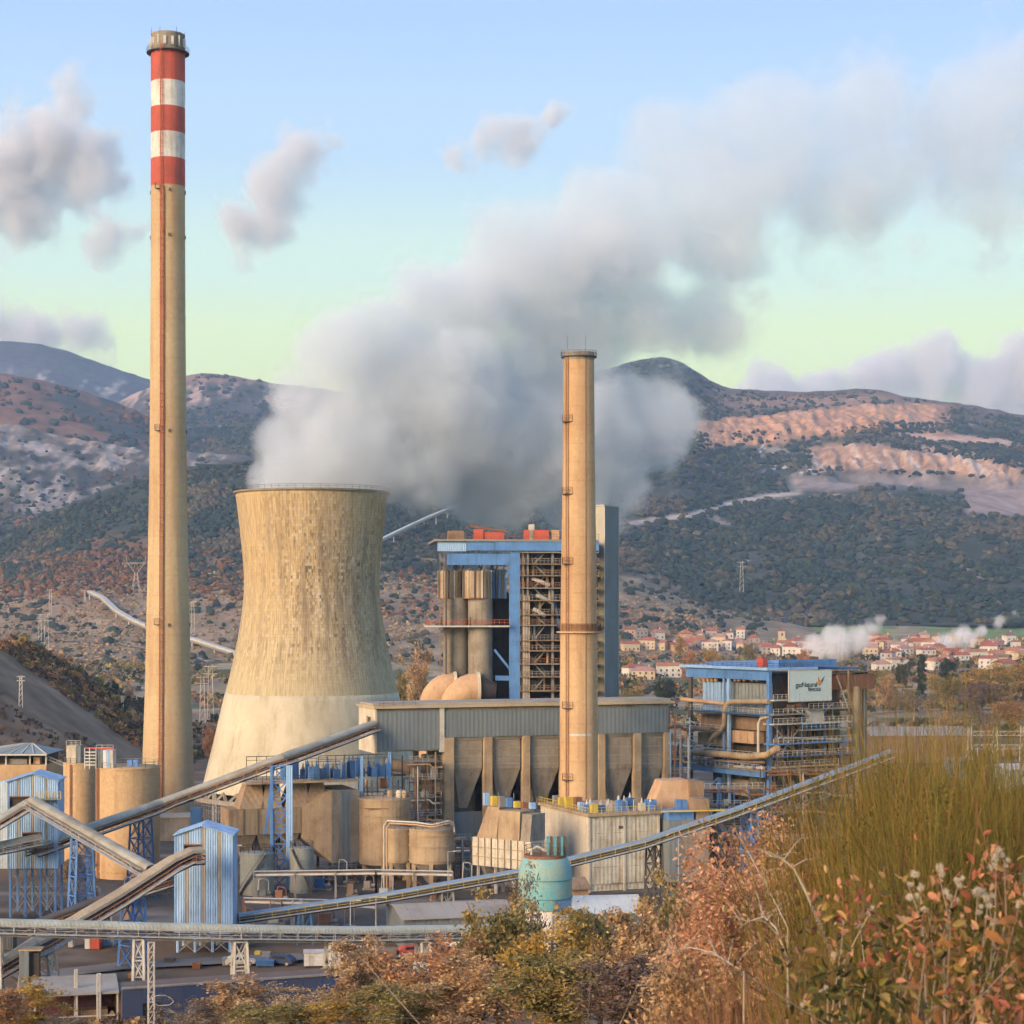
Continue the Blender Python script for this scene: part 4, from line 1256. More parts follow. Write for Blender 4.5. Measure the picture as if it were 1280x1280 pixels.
# ================================================================== blue transfer towers
def blue_tower(label, px0, px1, Y, depth, eave, apex_px, apex, bot, legs_to, strips, openings, rotz=0.0, lower_cut=None, pale_left=False):
    b = yard(px0, Y)
    t = thing("transfer_tower", label, "tower", b, rotz, "blue conveyor towers")
    x1, _ = uz(t, px1, 1000)
    ze = uz(t, px0, eave)[1]
    xa, za = uz(t, apex_px, apex)
    zb = uz(t, px0, bot)[1]
    D = depth
    # front cladding: a panel between every two strips, cut round the openings
    edges = [0.0]
    for a, c in strips:
        edges += [uz(t, a, 1000)[0], uz(t, c, 1000)[0]]
    edges.append(x1)
    ztop = lambda x: ze + (za - ze) * (x / xa if x < xa else (x1 - x) / (x1 - xa))
    ops = [(uz(t, a, d)[0], uz(t, c, d)[0], uz(t, a, d)[1], uz(t, a, e)[1]) for a, c, d, e in openings]   # px0, px1, top, bottom
    def panel(xa_, xb_, nm, mt, off):
        cuts = sorted([(o[3], o[2], o[0], o[1]) for o in ops if o[0] < xb_ - 0.05 and o[1] > xa_ + 0.05])
        m = MB()
        z = zb
        def piece(l, r, z0, z1a, z1b):
            if r - l < 0.03: return
            m.prism([(l, z0), (r, z0), (r, z1b), (l, z1a)], 'y', 0.0 - off, 0.14)
        for c0, c1, ol, orr in cuts:
            piece(xa_, xb_, z, c0, c0)
            if ol > xa_: piece(xa_, ol, c0, c1, c1)
            if orr < xb_: piece(orr, xb_, c0, c1, c1)
            z = c1
        if xa_ < xa < xb_:
            m.prism([(xa_, z), (xb_, z), (xb_, ztop(xb_)), (xa, za), (xa_, ztop(xa_))], 'y', -off, 0.14)
        else:
            piece(xa_, xb_, z, ztop(xa_), ztop(xb_))
        m.build(nm, mt, t)
    for i in range(len(edges) - 1):
        if i % 2: panel(edges[i], edges[i + 1], "rooflight_strip", STRIP, -0.04)
        else:
            a, c = edges[i], edges[i + 1]
            k = max(1, int(round((c - a) / 1.7)))
            for q in range(k):
                panel(a + (c - a) * q / k, a + (c - a) * (q + 1) / k - 0.02, "cladding_panel", BLUESH, 0.02 * (q % 2))
    # sides and back
    for x, nm in ((0.0, "l"), (x1, "r")):
        k = max(2, int(D / 1.7))
        for q in range(k):
            MB().box(x - (0.10 if x == 0 else 0.0), x + (0.0 if x == 0 else 0.10), 0.16 + (D - 0.16) * q / k, 0.16 + (D - 0.16) * (q + 1) / k - 0.02, zb, ze - 0.02 + 0.0).build("cladding_panel", BLUESH, t)
    MB().prism([(0, zb), (x1, zb), (x1, ze), (xa, za), (0, ze)], 'y', D, D + 0.14).build("back_wall", BLUESH, t)
    MB().box(0.02, x1 - 0.02, 0.2, D - 0.05, zb, zb + 0.15).build("floor_slab", STEELD, t)
    rf = MB()
    for (xs, zs), (xe, ze2) in (((-0.35, ze - 0.1), (xa, za + 0.06)), ((xa, za + 0.06), (x1 + 0.35, ze - 0.1))):
        rf.prism([(xs, zs), (xe, ze2), (xe, ze2 + 0.16), (xs, zs + 0.16)], 'y', -0.35, D + 0.35)
    rf.build("roof", BLUESH, t)
    # corner trims
    for x in (-0.06, x1 + 0.06): MB().box(x - 0.09, x + 0.09, -0.07, 0.12, zb - 0.06, ze - 0.05).build("corner_trim", BLUEL, t)
    # opening interiors
    for o in ops:
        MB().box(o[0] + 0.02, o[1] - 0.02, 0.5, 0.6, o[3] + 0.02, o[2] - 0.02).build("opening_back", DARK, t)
        fr = MB()
        fr.beam((o[0], 0.0, o[2]), (o[1], 0.0, o[2]), 0.18)
        fr.beam((o[0], 0.0, o[3]), (o[1], 0.0, o[3]), 0.18)
        fr.build("opening_frame", RUST, t)
    # steel legs below
    if zb > 0.6:
        xs = np.linspace(0.3, x1 - 0.3, 4)
        for x in xs:
            for y in (0.4, D - 0.4):
                MB().box(x - 0.18, x + 0.18, y - 0.18, y + 0.18, 0, zb).build("leg", BLUEL if not lower_cut else BLUE, t)
        for y in (0.4, D - 0.4):
            m = MB()
            for a, c in zip(xs[:-1], xs[1:]):
                n = max(1, int(zb / 3.0))
                for i in range(n):
                    z0, z1 = zb * i / n, zb * (i + 1) / n
                    m.beam((a, y, z0), (c, y, z1), 0.13)
                    m.beam((c, y, z0), (a, y, z1), 0.13)
                    m.beam((a, y, z1 - 0.08), (c, y, z1 - 0.08), 0.15)
            m.build("bracing", STEEL, t)
    return t, x1, ze, zb
bt, bx1, bze, bzb = blue_tower("blue corrugated transfer tower with grey strips taking in the tan hooded conveyor", 219, 289.5, 284.0, 6.6, 1044, 252, 1033, 1173, 1193,
           [(231, 236), (252, 256.5), (272, 277)], [(230, 252, 1056, 1078)], R(1.5))
lt, lx1, lze, lzb = blue_tower("left blue transfer tower on lattice legs with two conveyor mouths", 10, 71, 316.0, 8.0, 977, 41, 968, 1086, 1140,
           [(21, 25), (39.5, 43), (56.5, 60)], [(12, 37, 996, 1010), (28, 52, 1041, 1056)], R(5), lower_cut=True)
m = MB()
q0, q1 = uz(lt, 46, 999, -1.2), uz(lt, 76, 999, -1.2)
pf = MB().box(q0[0], q1[0], -1.3, -0.06, q0[1] - 0.15, q0[1]).build("balcony", STEEL, lt)
MB().rail([(q0[0], -1.25, q0[1]), (q1[0], -1.25, q0[1])], 1.2, 0.5, 0.09).build("railing", YELLOW, pf)
# sunlit left side of that tower, its light put into a paler sheet
ax0, ax1 = uz(lt, -45, 1000)[0], -0.25
MB().prism([(ax0, lzb), (ax1, lzb), (ax1, lze - 0.05), (ax0, lze - 1.6)], 'y', 0.35, 7.5).build("lit_side_wall", weathered("sheet_blue_lit", (0.50, 0.60, 0.66), None, 0.5, 0.2, 0.4, rib=0.36, bump=0.5), lt)
# ================================================================== bunker house
def bunker_house():
    b = yard(471, 377.0)
    t = thing("bunker_house", "long coal bunker house with grey sheet band over concrete hoppers", "building", b, R(20))
    U = lambda px, py, v=0.0: uz(t, px, py, v)
    xW, _ = U(553, 900)
    xE, _ = U(836, 900)
    zr = U(553, 884)[1]
    D = 12.0
    # left wing: pale end wall, cladding sheets
    zt, zb = U(500, 889)[1], U(500, 938)[1]
    xs = np.linspace(0.0, xW - 0.6, 7)
    x0 = U(478, 900)[0]
    MB().box(0.05, xE - 0.05, 0.35, D, U(700, 922)[1], zr - 0.25).build("inner_wall", CONCG, t)
    for a, c in zip(xs[:-1], xs[1:]):
        MB().box(a, c - 0.03, 0.0, 0.3, zb, zt).build("cladding_sheet", SHEETG, t)
    # end wall with a mouth for the conveyor
    zc1, zc0 = zt - 1.2, zt - 4.0
    w = MB()
    w.box(-0.35, -0.03, 0.0, 3.2, zb - 0.5, zr - 0.1)
    w.box(-0.35, -0.03, 6.4, D, zb - 0.5, zr - 0.1)
    w.box(-0.35, -0.03, 3.2, 6.4, zb - 0.5, zc0)
    w.box(-0.35, -0.03, 3.2, 6.4, zc1, zr - 0.1)
    w.build("end_wall", CONCP, t)
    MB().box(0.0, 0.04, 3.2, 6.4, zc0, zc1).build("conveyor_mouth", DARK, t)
    MB().box(0.3, xW - 0.5, 0.32, D - 0.3, zb - 0.25, zb).build("floor_slab", CONCG, t)
    MB().box(xW - 0.55, xW + 0.35, -0.25, 0.5, U(553, 940)[1], zr - 0.1).build("downpipe_post", STEELP, t)
    # main band
    zt2, zb2 = U(600, 888)[1], U(600, 921)[1]
    n = 16
    for i in range(n):
        a, c = xW + 0.4 + (xE - xW - 0.4) * i / n, xW + 0.4 + (xE - xW - 0.4) * (i + 1) / n
        MB().box(a, c - 0.03, 0.02, 0.30, zb2, zt2).build("cladding_sheet", SHEETG, t)
    MB().box(xE + 0.02, xE + 0.32, 0.0, D, zb2, zt2).build("cladding_sheet", SHEETD, t)
    # roof with eaves
    MB().box(-0.7, xE + 1.2, -0.5, D + 0.6, zr - 0.08, zr + 0.45).build("roof", ROOFT, t)
    MB().box(-0.5, xE + 0.9, 1.0, D - 1.0, zr + 0.46, zr + 0.9).build("roof_upstand", ROOFG, t)
    m = MB()
    for px in (475, 480, 492, 505, 520): 
        x, _ = U(px, 880)
        m.beam((x, 0.2, zr + 0.45), (x, 0.2, zr + 1.5), 0.07)
    m.beam((U(475, 880)[0], 0.2, zr + 1.5), (U(520, 880)[0], 0.2, zr + 1.5), 0.07)
    m.beam((U(475, 880)[0], 0.2, zr + 1.0), (U(520, 880)[0], 0.2, zr + 1.0), 0.06)
    m.build("roof_railing", STEELD, t)
    # concrete pillars
    for a, c in ((555, 567), (605, 615), (653.5, 662), (701, 709), (748, 756), (792.5, 801), (830, 836)):
        MB().box(U(a, 1000)[0], U(c, 1000)[0], -0.3, 1.2, 0, zb2 - 0.02).build("pillar", CONC, t)
        MB().box(U(a, 1000)[0], U(c, 1000)[0], D - 1.4, D - 0.2, 0, zb2 - 0.02).build("pillar", CONC, t)
    # hoppers: square bin above, tapering mouth below
    bays = [(568.5, 604), (617, 652), (664, 700), (710, 747), (757, 791.5), (802, 829.5)]
    for a, c in bays:
        xa, xc = U(a, 1000)[0] + 0.05, U(c, 1000)[0] - 0.05
        zmid, zlow = U(a, 961)[1], U(a, 1012)[1]
        hb = MB().box(xa, xc, 0.6, D - 1.5, zmid, zb2 - 0.05).build("bin", CONCG, t)
        for q in range(4):
            zq = zmid + (zb2 - zmid) * (q + 0.6) / 4.2
            MB().box(xa + 0.02, xc - 0.02, 0.53, 0.58, zq - 0.07, zq + 0.07).build("board_mark", CONC, hb)
        w = xc - xa
        MB().hopper(xa, xc, 0.6, D - 1.5, zmid - 0.02, xa + w * 0.30, xa + w * 0.58, 2.6, D - 4.5, zlow).build("hopper", CONCG, t)
        MB().box(xa + w * 0.30, xa + w * 0.58, 2.6, 5.5, zlow - 1.4, zlow - 0.02).build("chute", STEELD, t)
    # floor beam, low wall at the foot
    MB().box(U(568, 1000)[0], xE - 0.5, 1.4, 2.0, 0, U(580, 1016)[1]).build("foot_wall", SHEETG, t)
    # dark recess behind
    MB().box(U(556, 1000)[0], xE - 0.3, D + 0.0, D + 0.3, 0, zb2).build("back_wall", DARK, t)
    # mill pipes beneath the left wing
    for i, (px, py, py2) in enumerate([(530, 952, 1010), (520, 946, 990), (546, 948, 1030)]):
        x, z1 = U(px, py, 4.0)
        z0 = U(px, py2, 4.0)[1]
        MB().tube([(x, 4.0, z1 + 1.5), (x, 4.0, z0 - 4)], 0.55, 10).build("coal_pipe", DUCT, t)
    x, z = U(505, 958, 2.0)
    MB().tube([(x - 3.5, 2.4, z + 0.6), (x, 2.2, z), (x + 1.8, 1.8, z - 1.0), (x + 3.2, 1.6, z - 3.0), (x + 4.8, 1.5, z - 4.2), (x + 8.5, 1.5, z - 4.6)], 1.25, 14).build("flue_duct", DUCTT, t)
    for f in (0.3, 0.9):
        MB().tube([(x + 2.4 + f * 2.2, 1.7, z - 2.0 - f * 2.3), (x + 2.6 + f * 2.2, 1.7, z - 2.2 - f * 2.3)], 1.45, 14).build("duct_flange", DUCT, t)
    MB().box(U(545, 1000)[0], U(553, 1000)[0], 1.6, 3.2, U(548, 1020)[1], U(548, 955)[1]).build("steel_frame", STEELD, t)
    return t
bunker_house()

# ================================================================== main boiler house
def stair(m, x0, x1, y, z0, z1, w=0.9):
    m.beam((x0, y, z0), (x1, y, z1), 0.12, 0.28)
    m.beam((x0, y + w, z0), (x1, y + w, z1), 0.12, 0.28)
    n = max(2, int(abs(z1 - z0) / 0.35))
    for i in range(n):
        f = (i + 0.5) / n
        m.box(x0 + (x1 - x0) * f - 0.16, x0 + (x1 - x0) * f + 0.16, y, y + w, z0 + (z1 - z0) * f - 0.03, z0 + (z1 - z0) * f + 0.03)
    m.beam((x0, y, z0 + 1), (x1, y, z1 + 1), 0.07)

def boiler_house():
    b = yard(556, 428.0)
    t = thing("boiler_house", "open steel boiler house with blue frame beside the shorter chimney", "building", b, R(6))
    U = lambda px, py, v=0.0: uz(t, px, py, v)
    xE = U(748, 800)[0]
    zr = U(600, 677)[1]
    # core
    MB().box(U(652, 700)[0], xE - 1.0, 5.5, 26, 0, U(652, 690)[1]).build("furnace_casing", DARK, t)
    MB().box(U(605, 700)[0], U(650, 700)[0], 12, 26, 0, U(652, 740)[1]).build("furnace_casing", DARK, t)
    # top girders
    g = [(547, 700.5, 676, 690, 0.0), (558, 640, 693, 706, 0.2)]
    MB().box(U(547, 680)[0], U(583, 680)[0], -0.4, 0.5, U(560, 689)[1], U(560, 678)[1]).build("roof_girder", BLUEL, t)
    MB().box(U(583.5, 680)[0], U(618, 680)[0], -0.6, 0.5, U(560, 688)[1], U(560, 676.5)[1]).build("roof_girder", BLUE, t)
    MB().box(U(618.5, 680)[0], U(748, 680)[0], -0.8, 0.5, U(560, 688)[1], U(560, 676)[1]).build("roof_girder", BLUE, t)
    MB().box(U(558, 700)[0], U(637, 700)[0], 0.1, 0.9, U(560, 706)[1], U(560, 692)[1]).build("tie_girder", BLUE, t)
    MB().box(U(543, 680)[0], xE, -1.0, 24, zr + 0.02, zr + 0.5).build("roof_deck", STEEL, t)
    for px in np.linspace(552, 700, 12):
        pass
    r = MB()
    r.rail([(U(546, 670)[0], -0.9, zr + 0.5), (xE, -0.9, zr + 0.5)], 1.2, 1.6, 0.08)
    r.build("roof_railing", RUST, t)
    # columns
    for a, c, top, mt, v in ((637, 650, 690, BLUE, 0.0), (557, 559, 692, STEELD, 0.1), (652.5, 655.5, 690, DUCT, 0.5), (659, 661, 690, STEEL, 0.3), (690, 692.5, 690, STEEL, 0.4), (742, 746, 690, BLUE, 0.3)):
        MB().box(U(a, 800)[0], U(c, 800)[0], v, v + 1.2, 0, U(600, top)[1] - 0.05).build("column", mt, t)
    MB().box(U(618, 700)[0], U(622, 700)[0], 10, 11, 0, U(600, 700)[1]).build("column", BLUED, t)
    for a, c in (((640, 840), (618, 812)), ((640, 705), (632, 722)), ((700, 790), (690, 735))):
        p, q = U(*a, 1.5), U(*c, 1.5)
        MB().beam((p[0], 1.5, p[1]), (q[0], 1.5, q[1]), 0.5).build("brace", BLUE, t)
    MB().box(U(620, 850)[0], U(638, 850)[0], 1.3, 2.2, U(620, 851)[1], U(620, 845)[1]).build("cross_beam", BLUE, t)
    # floors with railings, right part
    pys = [690, 704.5, 719, 734.5, 750, 768, 781, 800, 813, 829.5, 845.5, 863]
    x0, x1 = U(650.5, 800)[0], xE
    for i, py in enumerate(pys):
        z = U(670, py)[1]
        fl = MB().box(x0, x1, -0.6, 5.4, z - 0.22, z).build("floor", DUCT if i % 3 else STEEL, t)
        MB().rail([(x0, -0.55, z), (x1, -0.55, z)], 1.15, 0.9, 0.10).build("railing", [RUST, STEEL, DUCT][i % 3], fl)
        if i + 1 < len(pys):
            z1 = U(670, pys[i + 1])[1]
            s = MB()
            xa, xb = U(668, 800)[0], U(683, 800)[0]
            if i % 2: xa, xb = xb, xa
            stair(s, xa, xb, 1.0, z1, z)
            s.build("stairs", STEEL, t)
            if i > 2:
                c = rng.uniform(656, 664)
                MB().box(U(c, 800)[0], U(c + rng.uniform(5, 12), 800)[0], 2.6, 4.6, z1 + 0.02, z1 + rng.uniform(1.2, 2.2)).build("machine_cabinet", [DUCT, STEELP, RUST, STEEL, DUCTT][i % 5], t)
            for q in range(2):
                px = rng.uniform(655, 698)
                MB().tube([(U(px, 800)[0], 3.0 - q, z1), (U(px, 800)[0], 3.0 - q, z - 0.24)], rng.uniform(0.15, 0.4), 8).build("pipe", [DUCT, STEELP, DUCTT][int(rng.integers(3))], t)
    for k in range(5):
        px = 655 + k * 1.7
        MB().tube([(U(px, 800)[0], -0.1 + 0.1 * k, U(px, 880)[1]), (U(px, 800)[0], -0.1 + 0.1 * k, U(px, 745)[1])], 0.13, 6).build("riser_pipe", DUCTT if k % 2 else STEELP, t)
    for px, py, dx in ((676, 727, 2.0), (680, 748, 1.8), (674, 765, 1.4)):
        p = U(px, py, 1.0)
        MB().tube([(p[0] - dx, 1.0, p[1] + 0.7), (p[0], 0.9, p[1]), (p[0] + dx, 0.9, p[1] - 0.9)], 0.45, 10).build("flue_pipe", STEELP, t)
    # two silencer ducts with cowled heads
    for (a, c, bot, v, ha, hc) in ((554, 585, 880, 5.0, 548, 578), (585.5, 615.5, 880, 2.5, 579, 614)):
        xc, rr = (U(a, 800, v)[0] + U(c, 800, v)[0]) / 2, (U(c, 800, v)[0] - U(a, 800, v)[0]) / 2
        MB().lathe([(rr, U(a, bot, v)[1]), (rr, U(a, 747, v)[1])], (xc, v, 0), 28).build("exhaust_duct", CONCG, t)
        xh, rh = (U(ha, 800, v)[0] + U(hc, 800, v)[0]) / 2, (U(hc, 800, v)[0] - U(ha, 800, v)[0]) / 2
        hd = MB().lathe([(rh, U(a, 748, v)[1]), (rh, U(a, 714, v)[1])], (xh, v, 0), 12, smooth=False).build("duct_head", SHEETT, t)
        for k in range(12):
            an = 2 * math.pi * (k + 0.5) / 12
            MB().box(xh + (rh + 0.05) * math.cos(an) - 0.14, xh + (rh + 0.05) * math.cos(an) + 0.14, v + (rh + 0.05) * math.sin(an) - 0.14, v + (rh + 0.05) * math.sin(an) + 0.14, U(a, 748, v)[1], U(a, 713, v)[1]).build("head_rib", CONCP if k % 2 else STEELD, hd)
        m = MB().lathe([(rh + 0.1, U(a, 748.5, v)[1]), (rh + 0.1, U(a, 747, v)[1])], (xh, v, 0), 24)
        m.build("head_flange", RUST, hd)
    for k in range(5):
        px = 616 + k * 3.6
        MB().box(U(px, 800, 3.0)[0], U(px + 2.8, 800, 3.0)[0], 3.0, 8.0, U(px, 748, 3)[1], U(px, 712, 3)[1]).build("louvre_panel", SHEETD if k % 2 else BLUED, t)
    # struts hanging from the girder
    for a, c in (((566, 692), (572, 713)), ((578, 692), (572, 713)), ((594, 692), (601, 713)), ((606, 692), (601, 713)), ((626, 692), (620, 712)), ((610, 692), (616, 713)), ((563, 692), (569, 713)), ((585, 692), (577, 713))):
        p, q = U(*a, 1.5), U(*c, 3.0)
        MB().beam((p[0], 1.2, p[1]), (q[0], 2.5, q[1]), 0.22).build("hanger_strut", STEELD, t)
    # middle platform round the ducts
    z = U(580, 782, -1.5)[1]
    pf = MB().box(U(533, 782, -1.5)[0], U(637, 782, -1.5)[0], -1.5, 6.5, z - 0.35, z).build("platform", STEELP, t)
    MB().rail([(U(536, 782, -1.4)[0], 6, z), (U(536, 782, -1.4)[0], -1.4, z), (U(637, 782, -1.4)[0], -1.4, z)], 1.3, 1.1, 0.10).build("railing", REDR, pf)
    for px in (552, 580, 588, 612):
        MB().beam((U(px, 780, -1.0)[0], -0.9, z), (U(px, 780, -1)[0], -0.9, z + 1.9), 0.3).build("platform_post", STEELD, pf)
    # left escape stair mast
    x, zt = U(550, 745, 1.0)
    x2 = U(555, 745, 1.0)[0]
    m = MB()
    for xx in (x, x2): m.beam((xx, 1.0, 0), (xx, 1.0, U(550, 690, 1)[1]), 0.14)
    zq = U(550, 870, 1)[1]
    while zq < U(550, 690, 1)[1]:
        m.beam((x, 1.0, zq), (x2, 1.0, zq), 0.10)
        zq += 1.6
    m.build("ladder_mast", DUCT, t)
    # big elbow ducts low on the left
    for (px, py, v, rp) in ((545, 868, 1.5, 18.5), (572, 872, -1.5, 20.5)):
        x, z = U(px, py, v)
        r_ = rp * 430 / F
        pts = [(x - r_ * 0.2 + (1 - math.cos(a)) * r_ * 1.25, v - 0.2 * math.sin(a), z - r_ * 1.0 + math.sin(a) * r_ * 1.5) for a in np.linspace(0, math.pi / 2, 9)]
        pts = [(pts[0][0], pts[0][1], 0.0 if False else z - 14)] + pts + [(pts[-1][0] + 0.9, pts[-1][1], pts[-1][2])]
        e = MB().tube(pts, r_ * 0.98, 22).build("elbow_duct", DUCTT, t)
        p = Vector(pts[-1])
        MB().tube([p - Vector((0.5, 0, 0)), p + Vector((0.15, 0, 0))], r_ * 1.06, 22).build("flange", CONCP, e)
        MB().tube([p + Vector((0.16, 0, 0)), p + Vector((3.5, 0.3, -0.5))], r_ * 0.8, 18, r_ * 0.55).build("dark_opening", DARK, e)  # dark plug in place of the shaded hollow of the open duct
    # machinery on the roof
    for (a, c, top, bot, mt, nm) in ((593, 604, 667, 671, RED, "roof_winch"), (656, 686, 668, 671, RED, "red_housing"), (606, 630, 671, 672, RED, "roof_plant"), (662, 668, 661, 664, STEELP, "vent_cowl"), (690, 699, 668, 671.5, DUCTT, "roof_plant"), (560, 580, 669, 671.5, DUCT, "roof_plant")):
        p, q = U(a, bot, 1.0), U(c, top, 1.0)
        MB().box(p[0], q[0], 1.0, 3.4, zr + 0.5, q[1] + 1.0).build(nm, mt, t)
    m = MB()
    p, q = U(586, 660, 2), U(632, 666, 2)
    m.beam((p[0], 2, p[1] + 0.5), (q[0], 2, q[1] + 0.3), 0.4)
    m.build("crane_jib", RUST, t)
    return t
boiler_house()

def slab_tower():
    t = thing("lift_tower", "tall windowless grey lift tower behind the shorter chimney", "tower", yard(755, 436.0))
    k = 436 / F
    # corner toward the camera at column 755
    A, B, C = W(741.5, 800, 441), W(755, 800, 436), W(773.5, 800, 443)
    o = t.location
    z1 = W(755, 632, 436).z - o.z
    pl = [(A.x - o.x, A.y - o.y), (B.x - o.x, B.y - o.y), (C.x - o.x, C.y - o.y), (A.x + C.x - B.x - o.x, A.y + C.y - B.y - o.y)]
    n = 5
    for i in range(n):
        z0_, z1_ = z1 * i / n, z1 * (i + 1) / n - 0.05
        a, b_, c = Vector((*pl[0], 0)), Vector((*pl[1], 0)), Vector((*pl[2], 0))
        MB().prism([pl[0], pl[1], (pl[1][0] + 0.2, pl[1][1] + 0.25), (pl[0][0] + 0.25, pl[0][1] + 0.25)], 'z', z0_, z1_).build("side_panel", weathered("panel_cream", (0.42, 0.41, 0.33), (0.28, 0.28, 0.24), 0.6, 0.06, 0.4), t)
        MB().prism([(pl[1][0] + 0.22, pl[1][1] + 0.03), pl[2], (pl[2][0] - 0.2, pl[2][1] + 0.25), (pl[1][0] + 0.22, pl[1][1] + 0.30)], 'z', z0_, z1_).build("front_panel", SHEETG, t)
    MB().prism([(pl[0][0] + 0.3, pl[0][1] + 0.4), (pl[1][0] + 0.25, pl[1][1] + 0.4), (pl[2][0] - 0.3, pl[2][1] + 0.4), pl[3]], 'z', 0, z1 - 0.02).build("core_wall", SHEETD, t)
    MB().prism([(pl[0][0] - 0.1, pl[0][1] - 0.05), (pl[1][0], pl[1][1] - 0.2), (pl[2][0] + 0.1, pl[2][1] - 0.05), (pl[3][0], pl[3][1] + 0.2)], 'z', z1, z1 + 0.3).build("coping", STEELP, t)
    tr = Vector((*pl[1], 0))
    MB().beam((pl[1][0] + 0.1, pl[1][1] - 0.05, 0), (pl[1][0] + 0.1, pl[1][1] - 0.05, z1), 0.22).build("corner_trim", STEELP, t)
    MB().beam((pl[2][0], pl[2][1] - 0.05, 0), (pl[2][0], pl[2][1] - 0.05, z1), 0.16).build("corner_trim", STEELP, t)
slab_tower()

# ================================================================== left precipitator
def left_precipitator():
    b = yard(415, 362.0)
    t = thing("precipitator", "tan and grey dust precipitator below the conveyor with blue gear on its roof", "filter plant", b, R(20), "dust precipitators")
    U = lambda px, py, v=0.0: uz(t, px, py, v)
    V = lambda px, py, u=0.0: vz(t, px, py, u)
    zt, zb = U(415, 989)[1], U(415, 1079)[1]
    xE = U(450, 1000)[0]
    D = 13.0
    n = 3
    for i in range(n):
        a, c = xE * i / n, xE * (i + 1) / n
        MB().box(a, c - 0.03, 0.0, 0.25, zb, zt).build("casing_panel", SHEETG if i == 1 else CONCG, t)
    MB().box(0.02, xE - 0.02, 0.3, D, zb, zt - 0.02).build("casing", CONCG, t)
    # lit left flank: nozzle with sloping top and bottom
    for s in (0,):
        zm0, zm1 = zb + (zt - zb) * 0.34, zb + (zt - zb) * 0.78
        m = MB()
        m.add([(-0.04, 0.1, zb + 0.1), (-0.04, D, zb + 0.1), (-0.04, D, zt - 0.3), (-0.04, 0.1, zt - 0.3), (-5.2, 2.2, zm0), (-5.2, D - 2.2, zm0), (-5.2, D - 2.2, zm1), (-5.2, 2.2, zm1)],
              [(0, 4, 5, 1), (1, 5, 6, 2), (2, 6, 7, 3), (3, 7, 4, 0), (4, 7, 6, 5)])
        m.build("inlet_nozzle", SHEETT, t)
    # long inlet duct reaching left with four sloping hoods
    q = U(284, 1042, 4.0)
    z0, z1 = U(300, 1044, 3.0)[1], U(300, 1012, 3.0)[1]
    xs = [q[0] + (-5.3 - q[0]) * i / 5 for i in range(6)]
    for a, c in zip(xs[:-1], xs[1:]):
        MB().box(a, c - 0.08, 2.6, D - 2.8, z0, z1).build("duct_section", SHEETT, t)
        MB().box(c - 0.14, c + 0.06, 2.45, D - 2.65, z0 - 0.1, z1 + 0.1).build("duct_flange", DUCT, t)
    ztop = U(330, 978, 6.0)[1]
    for i, (pa, pb) in enumerate(((305, 330), (331, 352), (362, 386), (387, 408))):
        a, c = U(pa, 1000, 3.0)[0], U(pb, 1000, 3.0)[0]
        w = c - a
        MB().add([(a - w * 0.25, 2.7, z1 + 0.05), (c, 2.7, z1 + 0.05), (c, 8.5, z1 + 0.05), (a - w * 0.25, 8.5, z1 + 0.05), (a + w * 0.25, 5.2, ztop), (c + 0.05, 5.2, ztop), (c + 0.05, 8.5, ztop), (a + w * 0.25, 8.5, ztop)],
                 [(0, 1, 5, 4), (1, 2, 6, 5), (2, 3, 7, 6), (3, 0, 4, 7), (4, 5, 6, 7)]).build("sloped_hood", SHEETT, t)
    # roof deck
    xa = U(303, 980, 5.0)[0]
    dk = MB().box(xa, xE + 0.3, 1.8, D + 0.5, ztop + 0.02, ztop + 0.4)
    if zt > ztop: dk = MB().box(xa, -0.1, 1.8, D + 0.5, ztop + 0.02, ztop + 0.4).box(0.02, xE + 0.3, -0.2, D + 0.5, zt + 0.02, zt + 0.35)
    dk = dk.build("roof_deck", CONC, t)
    zd = max(ztop + 0.4, zt + 0.35)
    MB().rail([(xa, 1.9, ztop + 0.4), (-0.3, 1.9, ztop + 0.4)], 1.1, 1.5, 0.08).build("railing", STEELD, dk)
    # blue transformer sets and bus frames on the deck
    r = np.random.default_rng(4)
    for i in range(22):
        px = 352 + i * 6.4 + r.uniform(-2, 2)
        v = r.uniform(2.6, 7.5)
        x = U(px, 980, v)[0]
        zf = zd if x > -0.2 else ztop + 0.4
        h, w = r.uniform(1.4, 3.4), r.uniform(0.6, 1.3)
        e = MB().box(x - w / 2, x + w / 2, v, v + 0.9, zf, zf + h).build("transformer", BLUED if i % 3 else BLUE, t)
        MB().lathe([(0.28, zf + h), (0.34, zf + h + 0.3), (0.14, zf + h + 0.5), (0.14, zf + h + 1.1)], (x, v + 0.45, 0), 10).build("bushing", BLUE if i % 2 else STEEL, e)
    for (pa, pb, v, hh) in ((308, 346, 6.0, 946), (382, 410, 3.0, 948), (398, 452, 6.5, 945), (430, 490, 9.0, 944), (395, 425, 2.2, 952)):
        z1_ = U(pa, hh, v)[1]
        xa_, xb_ = U(pa, 960, v)[0], U(pb, 960, v)[0]
        k = max(2, int((xb_ - xa_) / 1.6))
        f = MB()
        for j in range(k + 1):
            x = xa_ + (xb_ - xa_) * j / k
            f.beam((x, v, ztop + 0.4), (x, v, z1_), 0.13)
        f.beam((xa_, v, z1_), (xb_, v, z1_), 0.14)
        f.beam((xa_, v, z1_ - 0.7), (xb_, v, z1_ - 0.7), 0.09)
        f.build("bus_frame", BLUED if v < 6 else STEELD, t)
    MB().box(U(486, 980, 8)[0], U(489, 980, 8)[0], 8, 8.6, 0, U(486, 940, 8)[1]).build("blue_post", BLUEL, t)
    MB().box(U(451, 980, 1)[0], U(454, 980, 1)[0], 1, 1.5, 4, U(452, 945, 1)[1]).build("blue_post", BLUEL, t)
